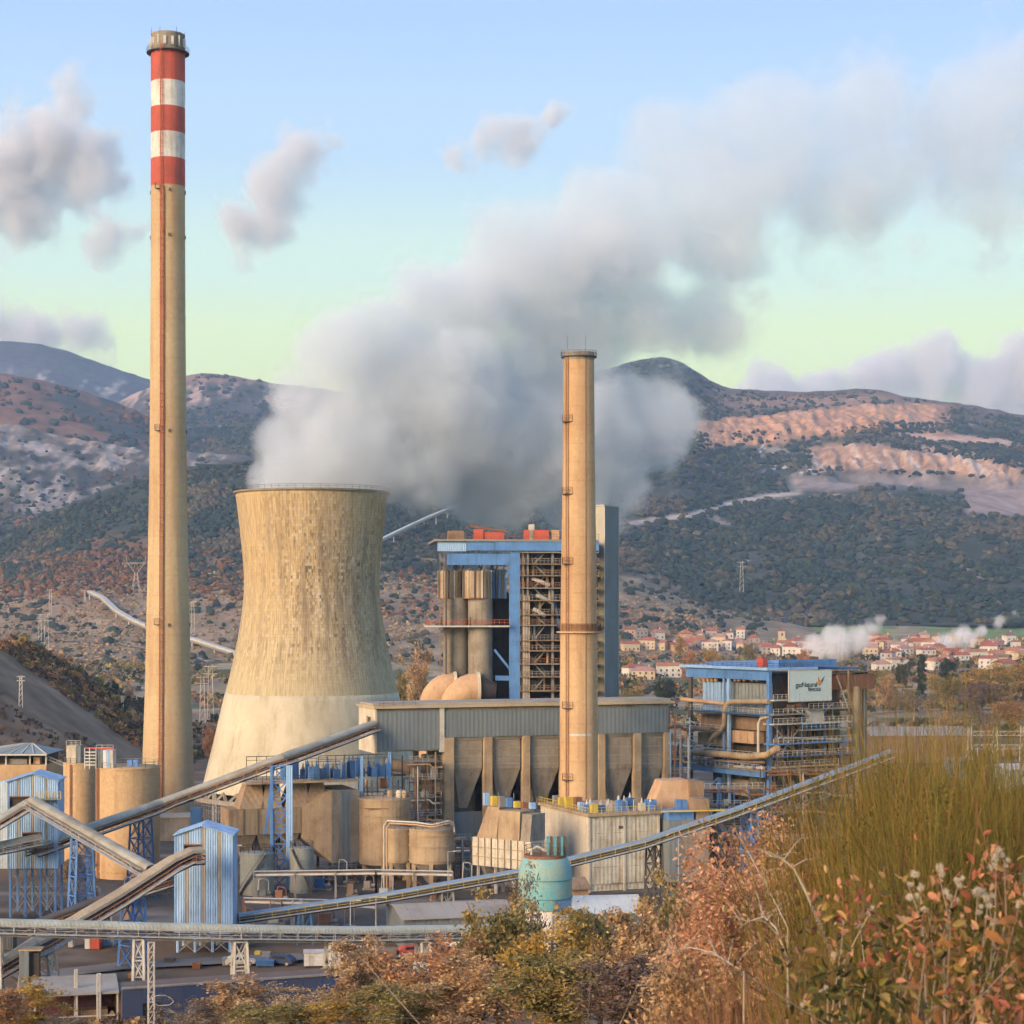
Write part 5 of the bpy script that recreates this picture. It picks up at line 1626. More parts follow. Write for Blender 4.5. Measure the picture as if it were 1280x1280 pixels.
    # dust hoppers and legs under everything
    for i in range(3):
        a = U(306 + i * 27, 1045, 4.0)[0]
        MB().hopper(a - 2.0, a + 2.0, 3.0, 7.5, z0 - 0.04, a - 0.5, a + 0.5, 4.6, 5.8, z0 - 4.6).build("dust_hopper", SHEETT if i != 1 else CONC, t)
        MB().box(a - 2.3, a - 1.95, 4.0, 4.35, 0, z0).build("leg", STEELD, t)
        MB().box(a + 2.0, a + 2.3, 7.0, 7.35, 0, z0).build("leg", STEELD, t)
    for x in (0.4, xE / 2, xE - 0.4):
        for y in (0.6, D - 0.6): MB().box(x - 0.25, x + 0.25, y - 0.25, y + 0.25, 0, zb).build("leg", STEELD, t)
    MB().box(-9, xE + 6, 3.4, 3.7, zb - 2.2, zb - 1.9).build("pipe_bridge", RUST, t)
    MB().box(-9, xE + 6, 0.9, 1.2, zb - 1.3, zb - 1.0).build("pipe_bridge", STEELD, t)
left_precipitator()

# ================================================================== tanks and silos
def tank(label, px, r_px, Y, top, bot, mat, legs=0, cone=True, roof=0.25, cat="tank", name="storage_tank", group=None, rail=True, rings=2, railmat=None):
    b = yard(px, Y)
    k = Y / F
    t = thing(name, label, cat, b, 0, group)
    zz = lambda py: CAMZ - (py - HOR) * k - b.z
    r = r_px * k
    z0 = zz(bot) if legs else 0.0
    MB().lathe([(r, z0), (r, zz(top))], n=36).build("shell", mat, t)
    MB().lathe([(r + 0.12, zz(top) - 0.05), (r + 0.12, zz(top) + 0.12), (r * 0.3, zz(top) + 0.12 + roof * r), (0.01, zz(top) + 0.12 + roof * r)], n=36, cap=False).build("roof", mat, t)
    for i in range(rings):
        z = z0 + (zz(top) - z0) * (i + 0.06 if i == 0 else (i + 0.5) / rings)
        MB().lathe([(r + 0.02, z), (r + 0.14, z), (r + 0.14, z + 0.22), (r + 0.02, z + 0.22)], n=36, cap=False, smooth=False).build("stiffening_ring", mat, t)
    if rail:
        ring_rail(r * 0.97, zz(top) + 0.1, 1.1, 16).build("railing", railmat or STEEL, t)
    if legs:
        if cone: MB().lathe([(0.4, z0 - min(z0 - 0.5, r * 1.2)), (r * 0.97, z0 - 0.02)], n=28).build("cone", CONCG, t)
        for i in range(legs):
            a = 2 * math.pi * (i + 0.5) / legs
            MB().box(r * 0.9 * math.cos(a) - 0.35, r * 0.9 * math.cos(a) + 0.35, r * 0.9 * math.sin(a) - 0.35, r * 0.9 * math.sin(a) + 0.35, 0, z0 + 0.1).build("leg", CONC, t)
    return t, r, zz
tA, rA, zA = tank("tall tan cylindrical silo right of the grey precipitator", 481, 32, 362, 998, 1078, SHEETT, legs=6, cat="silo", name="silo", roof=0.06)
for px in (488, 499, 506):
    x = (px - 481) * 362 / F
    MB().lathe([(0.6, zA(998)), (0.6, zA(989)), (0.3, zA(987))], (x, -1.0, 0), 12).build("vent_stack", SHEETT if px != 499 else CONCP, tA)
MB().box(-3.5, 1.0, -4.9, -4.6, zA(1008), zA(1007)).build("inspection_port", RUST, tA)
tB, rB, zB = tank("small tan tank on concrete legs, left of its twin", 500, 17, 352, 1036, 1077, CONC, legs=4, cat="tank", roof=0.05)
tC, rC, zC = tank("wide tan tank on concrete legs, right of its twin", 540, 28.5, 349, 1036, 1077, CONC, legs=6, cat="tank", roof=0.05, rings=3)
# pipework arching over the twin tanks
pk = thing("pipe_run", "thin pale pipes looped over the twin tan tanks", "pipe", yard(482, 347))
o = pk.location
for dx, dpy in ((0, 0), (3.5, 3)):
    pts = [W(480 + dx, 1105, 347), W(480 + dx, 1032 + dpy, 347), W(484 + dx, 1026 + dpy, 347), W(520, 1028 + dpy, 345), W(540, 1031 + dpy, 343.5), W(562, 1026 + dpy, 345), W(567, 1030 + dpy, 346), W(568, 1040, 346)]
    pts[0].z = 0
    MB().tube([p - o for p in pts], 0.16, 8).build("pipe", DUCTT if dx else STEELP, pk)

tD, rD, zD = tank("grey-green oil tank left of the blue trestle", 321, 21, 343, 1066, 1113, weathered("tank_grey", (0.25, 0.275, 0.25), None, 0.5, 0.2, 0.5, rough=0.6), roof=0.04, railmat=STEELD)
tE, rE, zE = tank("grey-green oil tank right of the blue trestle", 377, 15, 345, 1060, 1113, MATS["tank_grey"], roof=0.04, railmat=STEELD)
for t_, r_, z_, flip in ((tD, rD, zD, 1), (tE, rE, zE, -1)):
    m = MB()
    for i in range(10):
        a0, a1 = -1.57 + flip * (-0.9 + 0.15 * i), -1.57 + flip * (-0.9 + 0.15 * (i + 1))
        zt_ = (z_(1066) if flip > 0 else z_(1060))
        m.beam(((r_ + 0.4) * math.cos(a0), (r_ + 0.4) * math.sin(a0), zt_ * i / 10), ((r_ + 0.4) * math.cos(a1), (r_ + 0.4) * math.sin(a1), zt_ * (i + 1) / 10), 0.5, 0.18)
        m.beam(((r_ + 0.6) * math.cos(a0), (r_ + 0.6) * math.sin(a0), zt_ * i / 10 + 1), ((r_ + 0.6) * math.cos(a1), (r_ + 0.6) * math.sin(a1), zt_ * (i + 1) / 10 + 1), 0.08)
    m.build("spiral_stair", STEELD, t_)

SILO = weathered("silo_ochre", (0.47, 0.335, 0.185), (0.29, 0.175, 0.09), 0.7, 0.08, 0.5, fine=0.7)
s1, r1, z1 = tank("narrow ochre concrete silo beside the left blue tower", 100, 20.5, 388, 954, 1100, SILO, cat="silo", name="silo", roof=0.03, group="ochre silos", rings=1)
s2, r2, z2 = tank("broad ochre concrete silo in front of the tall chimney", 160, 39.5, 366, 959, 1100, SILO, cat="silo", name="silo", roof=0.03, group="ochre silos", rings=1)
k2, k1 = 366 / F, 388 / F
MB().beam((-r2 * 0.79, -r2 * 0.62 - 0.05, 0), (-r2 * 0.79, -r2 * 0.62 - 0.05, z2(959)), 0.9, 0.3).build("drain_pipe", RUST, s2)
MB().beam((-r1 * 0.33, -r1 * 0.94 - 0.05, 0), (-r1 * 0.33, -r1 * 0.94 - 0.05, z1(954)), 0.5, 0.3).build("drain_pipe", RUST, s1)
# filter houses on the silo tops
def filter_house(t, x0, x1, y0, y1, z0, z1, mats, n):
    for i in range(n):
        a, c = x0 + (x1 - x0) * i / n, x0 + (x1 - x0) * (i + 1) / n
        MB().box(a, c - 0.04, y0, y1, z0, z1).build("filter_panel", mats[i % len(mats)], t)
    rr = MB()
    rr.rail([(x0, y0, z1), (x1, y0, z1)], 1.0, 1.0, 0.08)
    rr.build("railing", STEELP, t)
filter_house(s1, (86 - 100) * k1, (104 - 100) * k1, -2.2, 1.0, z1(954) + 0.2, z1(931), [CONCP, CONCP, SHEETG], 3)
filter_house(s2, (126 - 160) * k2, (147 - 160) * k2, -4.0, -1.0, z2(959) + 0.2, z2(936), [SHEETG, SHEETG, WHITE, BLUEL, STEELP], 5)
MB().beam(((112 - 160) * k2, -3.9, z2(933)), ((147 - 160) * k2, -3.9, z2(934)), 0.3).build("red_beam", RED, s2)
lv = MB()
for i in range(5):
    lv.beam(((112 - 160) * k2, -4.2, z2(938 + i * 4)), ((126 - 160) * k2, -4.2, z2(938 + i * 4)), 0.22)
for px in (112, 118, 126): lv.beam(((px - 160) * k2, -4.2, z2(959)), ((px - 160) * k2, -4.2, z2(933)), 0.16)
lv.build("fan_stage", STEELP, s2)
for px in (165, 172): MB().box((px - 160) * k2 - 0.5, (px - 160) * k2 + 0.4, -2, -1, z2(959) + 0.2, z2(949)).build("roof_fan", BLUE, s2)

def roofed_bin():
    b = yard(-18, 395)
    t = thing("roofed_bin", "ochre bin with a low blue-grey hipped roof at the left edge", "silo", b)
    k = 395 / F
    zz = lambda py: CAMZ - (py - HOR) * k - b.z
    xx = lambda px: (px + 18) * k
    MB().box(xx(-70), xx(58), 0, 14, 0, zz(956)).build("wall", SILO, t)
    for px in (-30, 7, 37, 57): MB().box(xx(px) - 0.15, xx(px) + 0.15, 0.2, 0.5, zz(956), zz(943)).build("post", STEELP, t)
    MB().box(xx(-60), xx(56), 4, 12, zz(955.5), zz(944)).build("machine_room", DARK, t)
    MB().box(xx(10), xx(32), 1, 3, zz(955.5), zz(949)).build("machine", STEEL, t)
    MB().box(xx(40), xx(48), 1, 3, zz(955.5), zz(947)).build("machine", DUCTT, t)
    m = MB()
    ap = (xx(26), 6, zz(932))
    cs = [(xx(-70), -1, zz(943)), (xx(60), -1, zz(943)), (xx(60), 14, zz(943)), (xx(-70), 14, zz(943))]
    ridge0 = (xx(20), 6, zz(932))
    ridge1 = (xx(32), 6, zz(932))
    m.add(cs + [ridge0, ridge1], [(0, 1, 5, 4), (1, 2, 5), (2, 3, 4, 5), (3, 0, 4), (3, 2, 1, 0)])
    rf = m.build("roof", weathered("roof_bluegrey", (0.20, 0.27, 0.30), None, 0.5, 0.3, 0.3), t)
    e = MB()
    for f in np.linspace(0, 1, 9):
        p = Vector(cs[0]).lerp(Vector(cs[1]), f)
        q = Vector(ridge0).lerp(Vector(ridge1), f)
        e.beam(p + Vector((0, -0.02, 0.08)), q + Vector((0, 0, 0.08)), 0.16)
    e.beam(Vector(cs[0]) + Vector((0, -0.05, 0)), Vector(cs[1]) + Vector((0, -0.05, 0)), 0.3)
    e.build("roof_rib", STEELP, rf)
    g = MB()
    g.beam((xx(58), 1, zz(946)), (xx(82), 1, zz(955)), 0.2)
    g.beam((xx(58), 1, zz(950)), (xx(82), 1, zz(959)), 0.2)
    for f in np.linspace(0, 1, 7): g.beam((xx(58) + (xx(82) - xx(58)) * f, 1, zz(946 + 9 * f)), (xx(58) + (xx(82) - xx(58)) * f, 1, zz(950 + 9 * f)), 0.12)
    g.build("link_bridge", STEEL, t)
roofed_bin()

def low_grey_house():
    b = yard(196, 420)
    t = thing("plant_room", "flat grey plant room at the foot of the tall chimney", "building", b, R(8))
    U = lambda px, py, v=0.0: uz(t, px, py, v)
    x1 = U(246, 1040)[0]
    MB().box(0, x1, 0, 8, 0, U(200, 1023)[1]).build("wall", CONCG, t)
    MB().box(-0.2, x1 + 0.2, -0.3, 8.2, U(200, 1022.8)[1], U(200, 1021)[1]).build("roof", ROOFG, t)
    MB().box(U(238, 1040, -1)[0], U(252, 1040, -1)[0], -1.2, 0, 0, U(238, 1010, -1)[1]).build("blue_machine", BLUED, t)
    m = MB()
    for i in range(9):
        x = U(252 + i * 3, 1030, -1)[0]
        m.beam((x, -1, 0), (x, -1, U(255, 1005 + (i % 3) * 3, -1)[1]), 0.14)
    for py in (1006, 1012, 1020): m.beam((U(252, py, -1)[0], -1, U(252, py, -1)[1]), (U(278, py, -1)[0], -1, U(278, py + 4, -1)[1]), 0.14)
    m.build("pipe_rack", STEEL, t)
low_grey_house()

# ================================================================== pale precipitator in the middle
def pale_precipitator():
    b = yard(737, 344.0)
    t = thing("precipitator", "big pale streaked precipitator casing in front of the shorter chimney", "filter plant", b, R(22), "dust precipitators")
    U = lambda px, py, v=0.0: uz(t, px, py, v)
    V = lambda px, py, u=0.0: vz(t, px, py, u)
    xE = U(823, 1050)[0]
    zt, zb = U(737, 1021)[1], U(737, 1106)[1]
    D = V(677, 1020)[0]
    n = 6
    for i in range(n):
        for j in range(4):
            z0, z1 = max(0.4, zb) + (zt - max(0.4, zb)) * j / 4, max(0.4, zb) + (zt - max(0.4, zb)) * (j + 1) / 4
            MB().box(xE * i / n, xE * (i + 1) / n - 0.05, 0.0, 0.22, z0, z1 - 0.05).build("casing_panel", SHEETP, t)
    for i in range(5):
        MB().box(-0.22, 0.0, 0.25 + (D - 0.25) * i / 5, 0.25 + (D - 0.25) * (i + 1) / 5 - 0.05, 0.6, zt).build("casing_panel", CONCP, t)
    MB().box(0.03, xE - 0.03, 0.25, D, 0.1, zt - 0.05).build("casing", SHEETP, t)
    for x in (-0.1, xE * 0.5, xE): MB().box(x - 0.18, x + 0.18, -0.2, -0.02, 0, zt).build("corner_post", CONCP, t)
    dk = MB().box(-0.6, xE + 0.5, -0.5, D + 0.4, zt + 0.02, zt + 0.5).build("roof_deck", CONC, t)
    MB().rail([(-0.5, D, zt + 0.5), (-0.5, -0.45, zt + 0.5), (xE + 0.4, -0.45, zt + 0.5)], 1.1, 1.3, 0.08).build("railing", YELLOW, dk)
    r = np.random.default_rng(8)
    for i in range(9):
        x, y = xE * (i + 0.5) / 9, r.uniform(1.0, 5.0)
        w, h = r.uniform(0.7, 1.6), r.uniform(1.0, 2.3)
        e = MB().box(x - w / 2, x + w / 2, y, y + 1.2, zt + 0.5, zt + 0.5 + h).build("transformer", [BLUE, BLUEL, BLUED, STEELP][i % 4], t)
        MB().lathe([(0.2, 0), (0.28, 0.25), (0.12, 0.5), (0.12, 0.9)], (x, y + 0.6, zt + 0.5 + h), 8).build("bushing", STEELP, e)
    for i in range(8):
        y = D * (i + 0.6) / 9
        x = r.uniform(0.3, 2.2)
        e = MB().box(x, x + r.uniform(0.8, 1.6), y, y + 1.1, zt + 0.5, zt + r.uniform(1.4, 2.8)).build("roof_drive", [YELLOW, STEEL, BLUEL, RUST, YELLOW, CONCP][i % 6], t)
    for i in range(6):
        x, y = r.uniform(0.3, xE - 0.4), r.uniform(0.4, 5)
        MB().tube([(x, y, zt + 0.5), (x, y, zt + r.uniform(2.2, 3.6))], 0.07, 6).build("mast", STEELP, t)
    # front-left nozzle block, lower, with vertical ribs
    zt2, zb2 = V(640, 1046)[1], V(640, 1081)[1]
    va, vb = V(676, 1046, -1.2)[0], V(584, 1046, -1.2)[0]
    cb = yard(584, 338)
    p0, p1 = Vector(local(t, W(590, 1046, 345.0))), Vector(local(t, W(664, 1050, 337.0)))
    d = (p1 - p0)
    d.z = 0
    L = d.length
    d.normalize()
    nrm = Vector((d.y, -d.x, 0))
    if (Matrix.Rotation(t.rotation_euler.z, 3, 'Z') @ nrm).y > 0: nrm = -nrm
    z_hi, z_lo = p0.z, local(t, W(590, 1081, 345.0)).z
    k = 9
    for i in range(k):
        a, c = p0 + d * (L * i / k), p0 + d * (L * (i + 1) / k - 0.05)
        m = MB()
        pl = [(a.x, a.y), (c.x, c.y), (c.x - nrm.x * 4, c.y - nrm.y * 4), (a.x - nrm.x * 4, a.y - nrm.y * 4)]
        m.prism(pl, 'z', z_lo, z_hi)
        m.build("outlet_panel", SHEETP, t)
        MB().beam(Vector((a.x, a.y, z_lo)) + nrm * 0.1, Vector((a.x, a.y, z_hi)) + nrm * 0.1, 0.16).build("outlet_rib", CONC if i % 3 else STEELD, t)
    for zr_ in (z_lo + (z_hi - z_lo) * 0.33, z_lo + (z_hi - z_lo) * 0.66):
        MB().beam(Vector((p0.x, p0.y, zr_)) + nrm * 0.08, Vector((p0.x + d.x * L, p0.y + d.y * L, zr_)) + nrm * 0.08, 0.14).build("outlet_band", CONC, t)
    # tapering hood from the outlet up to two raised boxes
    q0, q1 = p0 + d * (L * 0.08), p0 + d * (L * 0.42)
    s0, s1 = p0 + d * (L * 0.20), p0 + d * (L * 0.40)
    zh = local(t, W(612, 1006, 347)).z
    def hood(a, b_, c, e, zlo, zhi, mat, nm, dep=4.5, back=1.2):
        pts = [a, b_, b_ - nrm * dep, a - nrm * dep]
        top = [c - nrm * back, e - nrm * back, e - nrm * dep, c - nrm * dep]
        vs_ = [(p.x, p.y, zlo) for p in pts] + [(p.x, p.y, zhi) for p in top]
        MB().add(vs_, [(0, 1, 5, 4), (1, 2, 6, 5), (2, 3, 7, 6), (3, 0, 4, 7), (4, 5, 6, 7), (3, 2, 1, 0)]).build(nm, mat, t)
    hood(q0, q1, s0, s1, z_hi + 0.02, zh, SHEETT, "tapered_hood")
    hood(p0 + d * (L * 0.44), p0 + d * (L * 0.80), p0 + d * (L * 0.44), p0 + d * (L * 0.80), z_hi + 0.02, zh - 0.4, CONC, "raised_box", back=0.3)
    hood(p0 + d * (L * 0.82), p0 + d * (L * 0.98), p0 + d * (L * 0.82), p0 + d * (L * 0.98), z_hi + 0.02, zh - 0.8, CONCG, "raised_box", back=0.6)
    for i in range(7):
        p = p0 + d * (L * (0.1 + 0.13 * i)) - nrm * 2.5
        h = r.uniform(0.8, 2.4)
        MB().box(p.x - 0.5, p.x + 0.5, p.y - 0.5, p.y + 0.5, zh + 0.02, zh + h).build("roof_drive", [BLUEL, YELLOW, STEEL, BLUE, YELLOW, RUST, BLUEL][i], t)
        MB().tube([(p.x + 0.9, p.y, zh - 0.4), (p.x + 0.9, p.y, zh + h + 0.8)], 0.07, 6).build("mast", STEEL, t)
    for f in (0.05, 0.35, 0.65, 0.95):
        p = p0 + d * (L * f) - nrm * 1.0
        MB().box(p.x - 0.22, p.x + 0.22, p.y - 0.22, p.y + 0.22, 0, z_lo).build("leg", STEELP, t)
        p = p - nrm * 2.2
        MB().box(p.x - 0.22, p.x + 0.22, p.y - 0.22, p.y + 0.22, 0, z_lo).build("leg", STEEL, t)
    for f in (0.2, 0.5, 0.8):
        p = p0 + d * (L * f) - nrm * 2.0
        MB().hopper(p.x - 1.6, p.x + 1.6, p.y - 1.2, p.y + 1.2, z_lo - 0.02, p.x - 0.4, p.x + 0.4, p.y - 0.4, p.y + 0.4, z_lo - 3.2).build("dust_hopper", STEEL, t)
    # access door and gauge
    p = U(776, 1034)
    MB().box(p[0] - 0.45, p[0] + 0.45, -0.10, -0.02, p[1] - 0.25, p[1] + 0.25).build("name_plate", STEELD, t)
pale_precipitator()

def grey_filter_box():
    b = yard(836, 346.0)
    t = thing("filter_box", "grey boxy filter with a blue head beyond the pale casing", "filter plant", b, R(12), "dust precipitators")
    U = lambda px, py, v=0.0: uz(t, px, py, v)
    x1 = U(886, 1050)[0]
    zt, zb = U(836, 1026)[1], U(836, 1104)[1]
    for i in range(3):
        MB().box(x1 * i / 3, x1 * (i + 1) / 3 - 0.05, 0, 6, max(zb, 1.5), zt).build("casing_panel", CONCG if i else SHEETG, t)
    MB().box(0.1, U(868, 1000)[0], 0.3, 4.5, zt + 0.02, U(836, 1014)[1]).build("blue_head", BLUE, t)
    MB().box(x1 * 0.7, x1 + 0.2, 0.3, 5, zt + 0.02, U(836, 1000)[1]).build("head_box", DUCT, t)
    for x in (0.3, x1 / 2, x1 - 0.3): MB().box(x - 0.3, x + 0.3, 0.3, 0.9, 0, max(zb, 1.5)).build("leg", STEELD if x < x1 * 0.6 else BLUED, t)
    MB().hopper(0.2, x1 - 0.2, 0.3, 5.5, max(zb, 1.5) - 0.02, x1 * 0.3, x1 * 0.7, 2, 4, 0.4).build("dust_hopper", SHEETP, t)
    MB().box(-1.5, x1 + 3.0, -0.7, -0.3, U(836, 1014)[1] - 0.1, U(836, 1013)[1]).build("walkway", YELLOW, t)
    MB().box(U(888, 1000)[0], U(902, 1000)[0], 2, 6, 0, U(890, 1030)[1]).build("dark_bay", DARK, t)
    # domed tan vessel above and behind
    p, q = U(820, 990, 8), U(862, 990, 8)
    MB().add([(p[0] - 1.5, 8, zt - 0.5), (q[0], 8, zt - 0.5), (q[0], 14, zt - 0.5), (p[0] - 1.5, 14, zt - 0.5), (p[0] + 1.6, 9, U(820, 977, 8)[1]), (q[0], 9, U(820, 976, 8)[1]), (q[0], 14, U(820, 976, 8)[1]), (p[0] + 1.6, 14, U(820, 977, 8)[1])],
             [(0, 1, 5, 4), (1, 2, 6, 5), (2, 3, 7, 6), (3, 0, 4, 7), (4, 5, 6, 7)]).build("tan_duct", DUCTT, t)
    MB().box(q[0] + 0.02, U(880, 990, 8)[0], 8, 14, zt - 0.5, U(820, 978, 8)[1]).build("tan_duct", DUCT, t)
    for px in (846, 853, 815, 808):
        z = zt + 0.5
        MB().box(U(px, 1000, 5)[0], U(px + 6, 1000, 5)[0], 5, 6.5, z - 6 if px < 820 else z, U(px, 1000, 5)[1]).build("blue_cabinet", BLUE, t)
grey_filter_box()

# ================================================================== right boiler
def right_boiler():
    b = yard(962, 398.0)
    t = thing("boiler_house", "smaller open boiler house on the right carrying a white company board", "building", b, R(33))
    U = lambda px, py, v=0.0: uz(t, px, py, v)      # right face
    V = lambda px, py, u=0.0: vz(t, px, py, u)      # left face
    xE = U(1066, 900)[0]
    D = V(872, 900)[0]
    zr = U(962, 838)[1]
    # core
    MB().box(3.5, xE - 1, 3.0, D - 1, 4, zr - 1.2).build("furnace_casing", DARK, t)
    # roof slabs
    MB().box(-1.2, xE * 0.55, -0.6, D + 5.0, zr, zr + 0.55).build("roof_deck", BLUEL, t)
    MB().box(xE * 0.5, xE + 2.2, 0.6, D * 0.7, zr - 0.2, zr + 0.3).build("roof_deck", BLUED, t)
    MB().prism([(0.0, zr + 0.6), (D, zr + 0.6), (D, zr + 1.3), (0.0, zr + 2.1)], 'x', 2.5, xE * 0.8).build("roof_housing", BLUE, t)
    MB().box(1.2, 2.4, 3.5, 5.5, zr + 0.6, zr + 2.4).build("vent_box", RED, t)
    MB().box(xE * 0.55, xE * 0.66, 2.0, 4.0, zr + 0.6, zr + 2.6).build("vent_box", RUST, t)
    rr = MB()
    rr.rail([(-1.1, D + 4.8, zr + 0.55), (-1.1, -0.5, zr + 0.55), (xE * 0.5, -0.5, zr + 0.55)], 0.9, 1.6, 0.07)
    rr.build("railing", STEELD, t)
    # eaves girder left face
    MB().box(-0.5, -0.1, 0.0, D + 3.5, zr - 2.1, zr - 0.05).build("eaves_girder", BLUE, t)
    # columns
    MB().box(-0.55, 0.25, -0.45, 0.35, 0, zr - 0.1).build("column", BLUE, t)
    for px, w in ((912, 0.75), (906, 0.3)):
        v = V(px, 900)[0]
        MB().box(-0.45, 0.1, v - w / 2, v + w / 2, 6, zr - 0.1).build("column", BLUEL, t)
    v = V(864, 900)[0]
    MB().box(-0.4, 0.1, v - 0.5, v + 0.5, 4, zr - 0.3).build("column", STEELD, t)
    for px in (1002, 1030, 1060):
        x = U(px, 900)[0]
        MB().box(x - 0.16, x + 0.16, -0.35, 0.0, 3, zr - 0.5).build("column", BLUED if px != 1060 else DUCT, t)
    # corrugated casings on the left face
    def lface(pa, pb, ya, yb, u0, u1, nm, mt, n=1):
        v0, v1 = V(pb, ya, u0)[0], V(pa, ya, u0)[0]
        z1, z0 = V(pb, ya, u0)[1], V(pb, yb, u0)[1]
        for i in range(n):
            MB().box(u0, u1, v0 + (v1 - v0) * i / n, v0 + (v1 - v0) * (i + 1) / n - (0.12 if n > 1 else 0), z0, z1).build(nm, mt, t)
    lface(878, 911, 853, 893, 1.2, 3.4, "casing_sheet", BLUESH, 7)
    lface(914, 958, 855, 897, 1.6, 3.4, "casing_sheet", weathered("sheet_bluegrey", (0.26, 0.30, 0.31), None, 0.6, 0.3, 0.5, rib=0.5, bump=0.5), 10)
    lface(876, 906, 893, 921, 2.2, 3.4, "lower_casing", DUCT)
    lface(912, 958, 899, 914, 2.0, 3.4, "lower_casing", DUCT)
    lface(910, 942, 915, 930, 0.6, 3.4, "cream_panel", DUCTT, 4)
    lface(872, 908, 918, 934, 1.4, 3.4, "cream_panel", CONC, 3)
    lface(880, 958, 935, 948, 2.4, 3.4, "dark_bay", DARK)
    # lamps / orange fittings under the eaves
    for i, px in enumerate((874, 880, 885, 890, 895, 919, 924, 930, 940, 946)):
        v, z = V(px, 850, 0.6)
        MB().lathe([(0.05, -0.35), (0.42, -0.2), (0.42, 0.25), (0.05, 0.4)], (0.6, v, z), 10).build("soot_blower", ORANGE if i % 2 else DUCTT, t)
    # big pipes
    def lpipe(pts, u, r, mt, nm="pipe"):
        MB().tube([(u if len(p) < 3 else p[2], *V(p[0], p[1], u if len(p) < 3 else p[2])) for p in pts], r, 10).build(nm, mt, t)
    lpipe([(852, 874), (900, 879), (906, 880)], -0.9, 0.42, DUCTT)
    lpipe([(961, 877), (915, 877), (909, 880), (906, 886), (905, 905), (902, 912), (892, 920), (888, 926)], -0.9, 0.55, CONC)
    lpipe([(850, 938), (852, 922), (856, 914), (864, 910), (890, 912)], -1.4, 0.55, DUCT)
    lpipe([(948, 945), (948, 905), (951, 898), (960, 896)], -0.8, 0.32, CONCP)
    lpipe([(958, 893), (870, 890)], -0.6, 0.25, STEEL)
    lpipe([(885, 934), (905, 905)], -0.4, 0.14, STEELP)
    # zig-zag stair on the far left
    st = MB()
    for i in range(4):
        za, zb_ = V(868, 938 - i * 9)[1], V(868, 929 - i * 9)[1]
        va, vb = V(862, 930)[0], V(874, 930)[0]
        if i % 2: va, vb = vb, va
        st.beam((-0.9, va, za), (-0.9, vb, zb_), 0.14, 0.3)
        st.beam((-0.9, min(va, vb) - 0.5, zb_), (-0.9, max(va, vb) + 0.5, zb_), 0.14, 0.14)
        st.beam((-0.9, va, za + 1), (-0.9, vb, zb_ + 1), 0.08)
    st.build("stairs", STEELP, t)
    # walkways on the left face
    for py, pa, pb, mt in ((893, 866, 960, BLUED), (913, 848, 905, STEEL), (936, 832, 900, STEELP), (948, 905, 960, STEEL)):
        v0, v1 = V(pb, py, -0.8)[0], V(pa, py, -0.8)[0]
        z = V(pb, py, -0.8)[1]
        w = MB().box(-1.6, 0.4, v0, v1, z - 0.2, z).build("walkway", mt, t)
        MB().rail([(-1.55, v0, z), (-1.55, v1, z)], 1.1, 1.8, 0.07).build("railing", STEELP, w)
    # right face: walkways, railings, braces
    for py, pa, pb, mt in ((875, 964, 985, STEELP), (893, 964, 1006, STEEL), (905, 964, 1062, STEELP), (912, 1000, 1062, STEEL), (930, 964, 1066, BLUE), (946, 964, 1068, BLUED), (959, 966, 1045, DUCTT), (886, 1008, 1062, STEEL)):
        x0, x1 = U(pa, py, -1.0)[0], U(pb, py, -1.0)[0]
        z = U(pa, py, -1.0)[1]
        w = MB().box(x0, x1, -1.8, 1.5, z - 0.25, z).build("walkway", mt, t)
        MB().rail([(x0, -1.75, z), (x1, -1.75, z)], 1.1, 1.3, 0.08).build("railing", STEELP if py != 912 else BLUEL, w)
    for a, c in (((968, 907), (985, 930)), ((985, 930), (976, 946)), ((1002, 907), (972, 946)), ((985, 932), (1002, 946)), ((1010, 886), (1030, 905)), ((1040, 880), (1016, 905)), ((1030, 948), (1060, 970)), ((1002, 850), (985, 875)), ((1046, 845), (1062, 890)), ((990, 886), (1010, 896))):
        p, q = U(*a, -0.6), U(*c, -0.6)
        MB().beam((p[0], -0.6, p[1]), (q[0], -0.6, q[1]), 0.2).build("brace", STEELP if a[1] < 906 else STEEL, t)
    r = np.random.default_rng(12)
    for i in range(30):
        px, py = r.uniform(968, 1058), [889, 904, 929, 945, 958][i % 5]
        x, z = U(px, py, 1.0)
        w, h = r.uniform(0.5, 2.0), r.uniform(0.5, 1.7)
        MB().box(x - w / 2, x + w / 2, 1.0, 2.5, z, z + h).build("machine_cabinet", [STEEL, DUCT, STEELP, RUST, BLUED, DUCTT][int(r.integers(6))], t)
    for i in range(16):
        px = r.uniform(968, 1060)
        x = U(px, 900, 0.5)[0]
        z0, z1 = U(px, r.uniform(930, 990), 0.5)[1], U(px, r.uniform(880, 915), 0.5)[1]
        MB().tube([(x, 0.5, z0), (x, 0.5, z1)], r.uniform(0.08, 0.3), 7).build("riser_pipe", [STEELP, DUCT, STEEL, RUST][int(r.integers(4))], t)
    for i, py in enumerate((898, 922, 938, 952, 966)):
        p, q = U(968 + 6 * i, py, 0.1), U(1055 - 5 * i, py + 2, 0.1)
        MB().tube([(p[0], 0.1, p[1]), (q[0], 0.1, q[1])], 0.22, 8).build("header_pipe", [DUCT, STEELP, DUCTT][i % 3], t)
    MB().box(U(1008, 890)[0], U(1026, 890)[0], -1.0, 0.5, U(1008, 905, -1)[1], U(1008, 888, -1)[1]).build("white_gear", STEELP, t)
    # round flue shaft and ribbed shaft on the right end
    x, z = U(1066, 860, 1.0)
    MB().lathe([(1.1, 0), (1.1, U(1066, 858, 1)[1])], (x + 0.6, 1.0, 0), 18).build("flue_shaft", CONC, t)
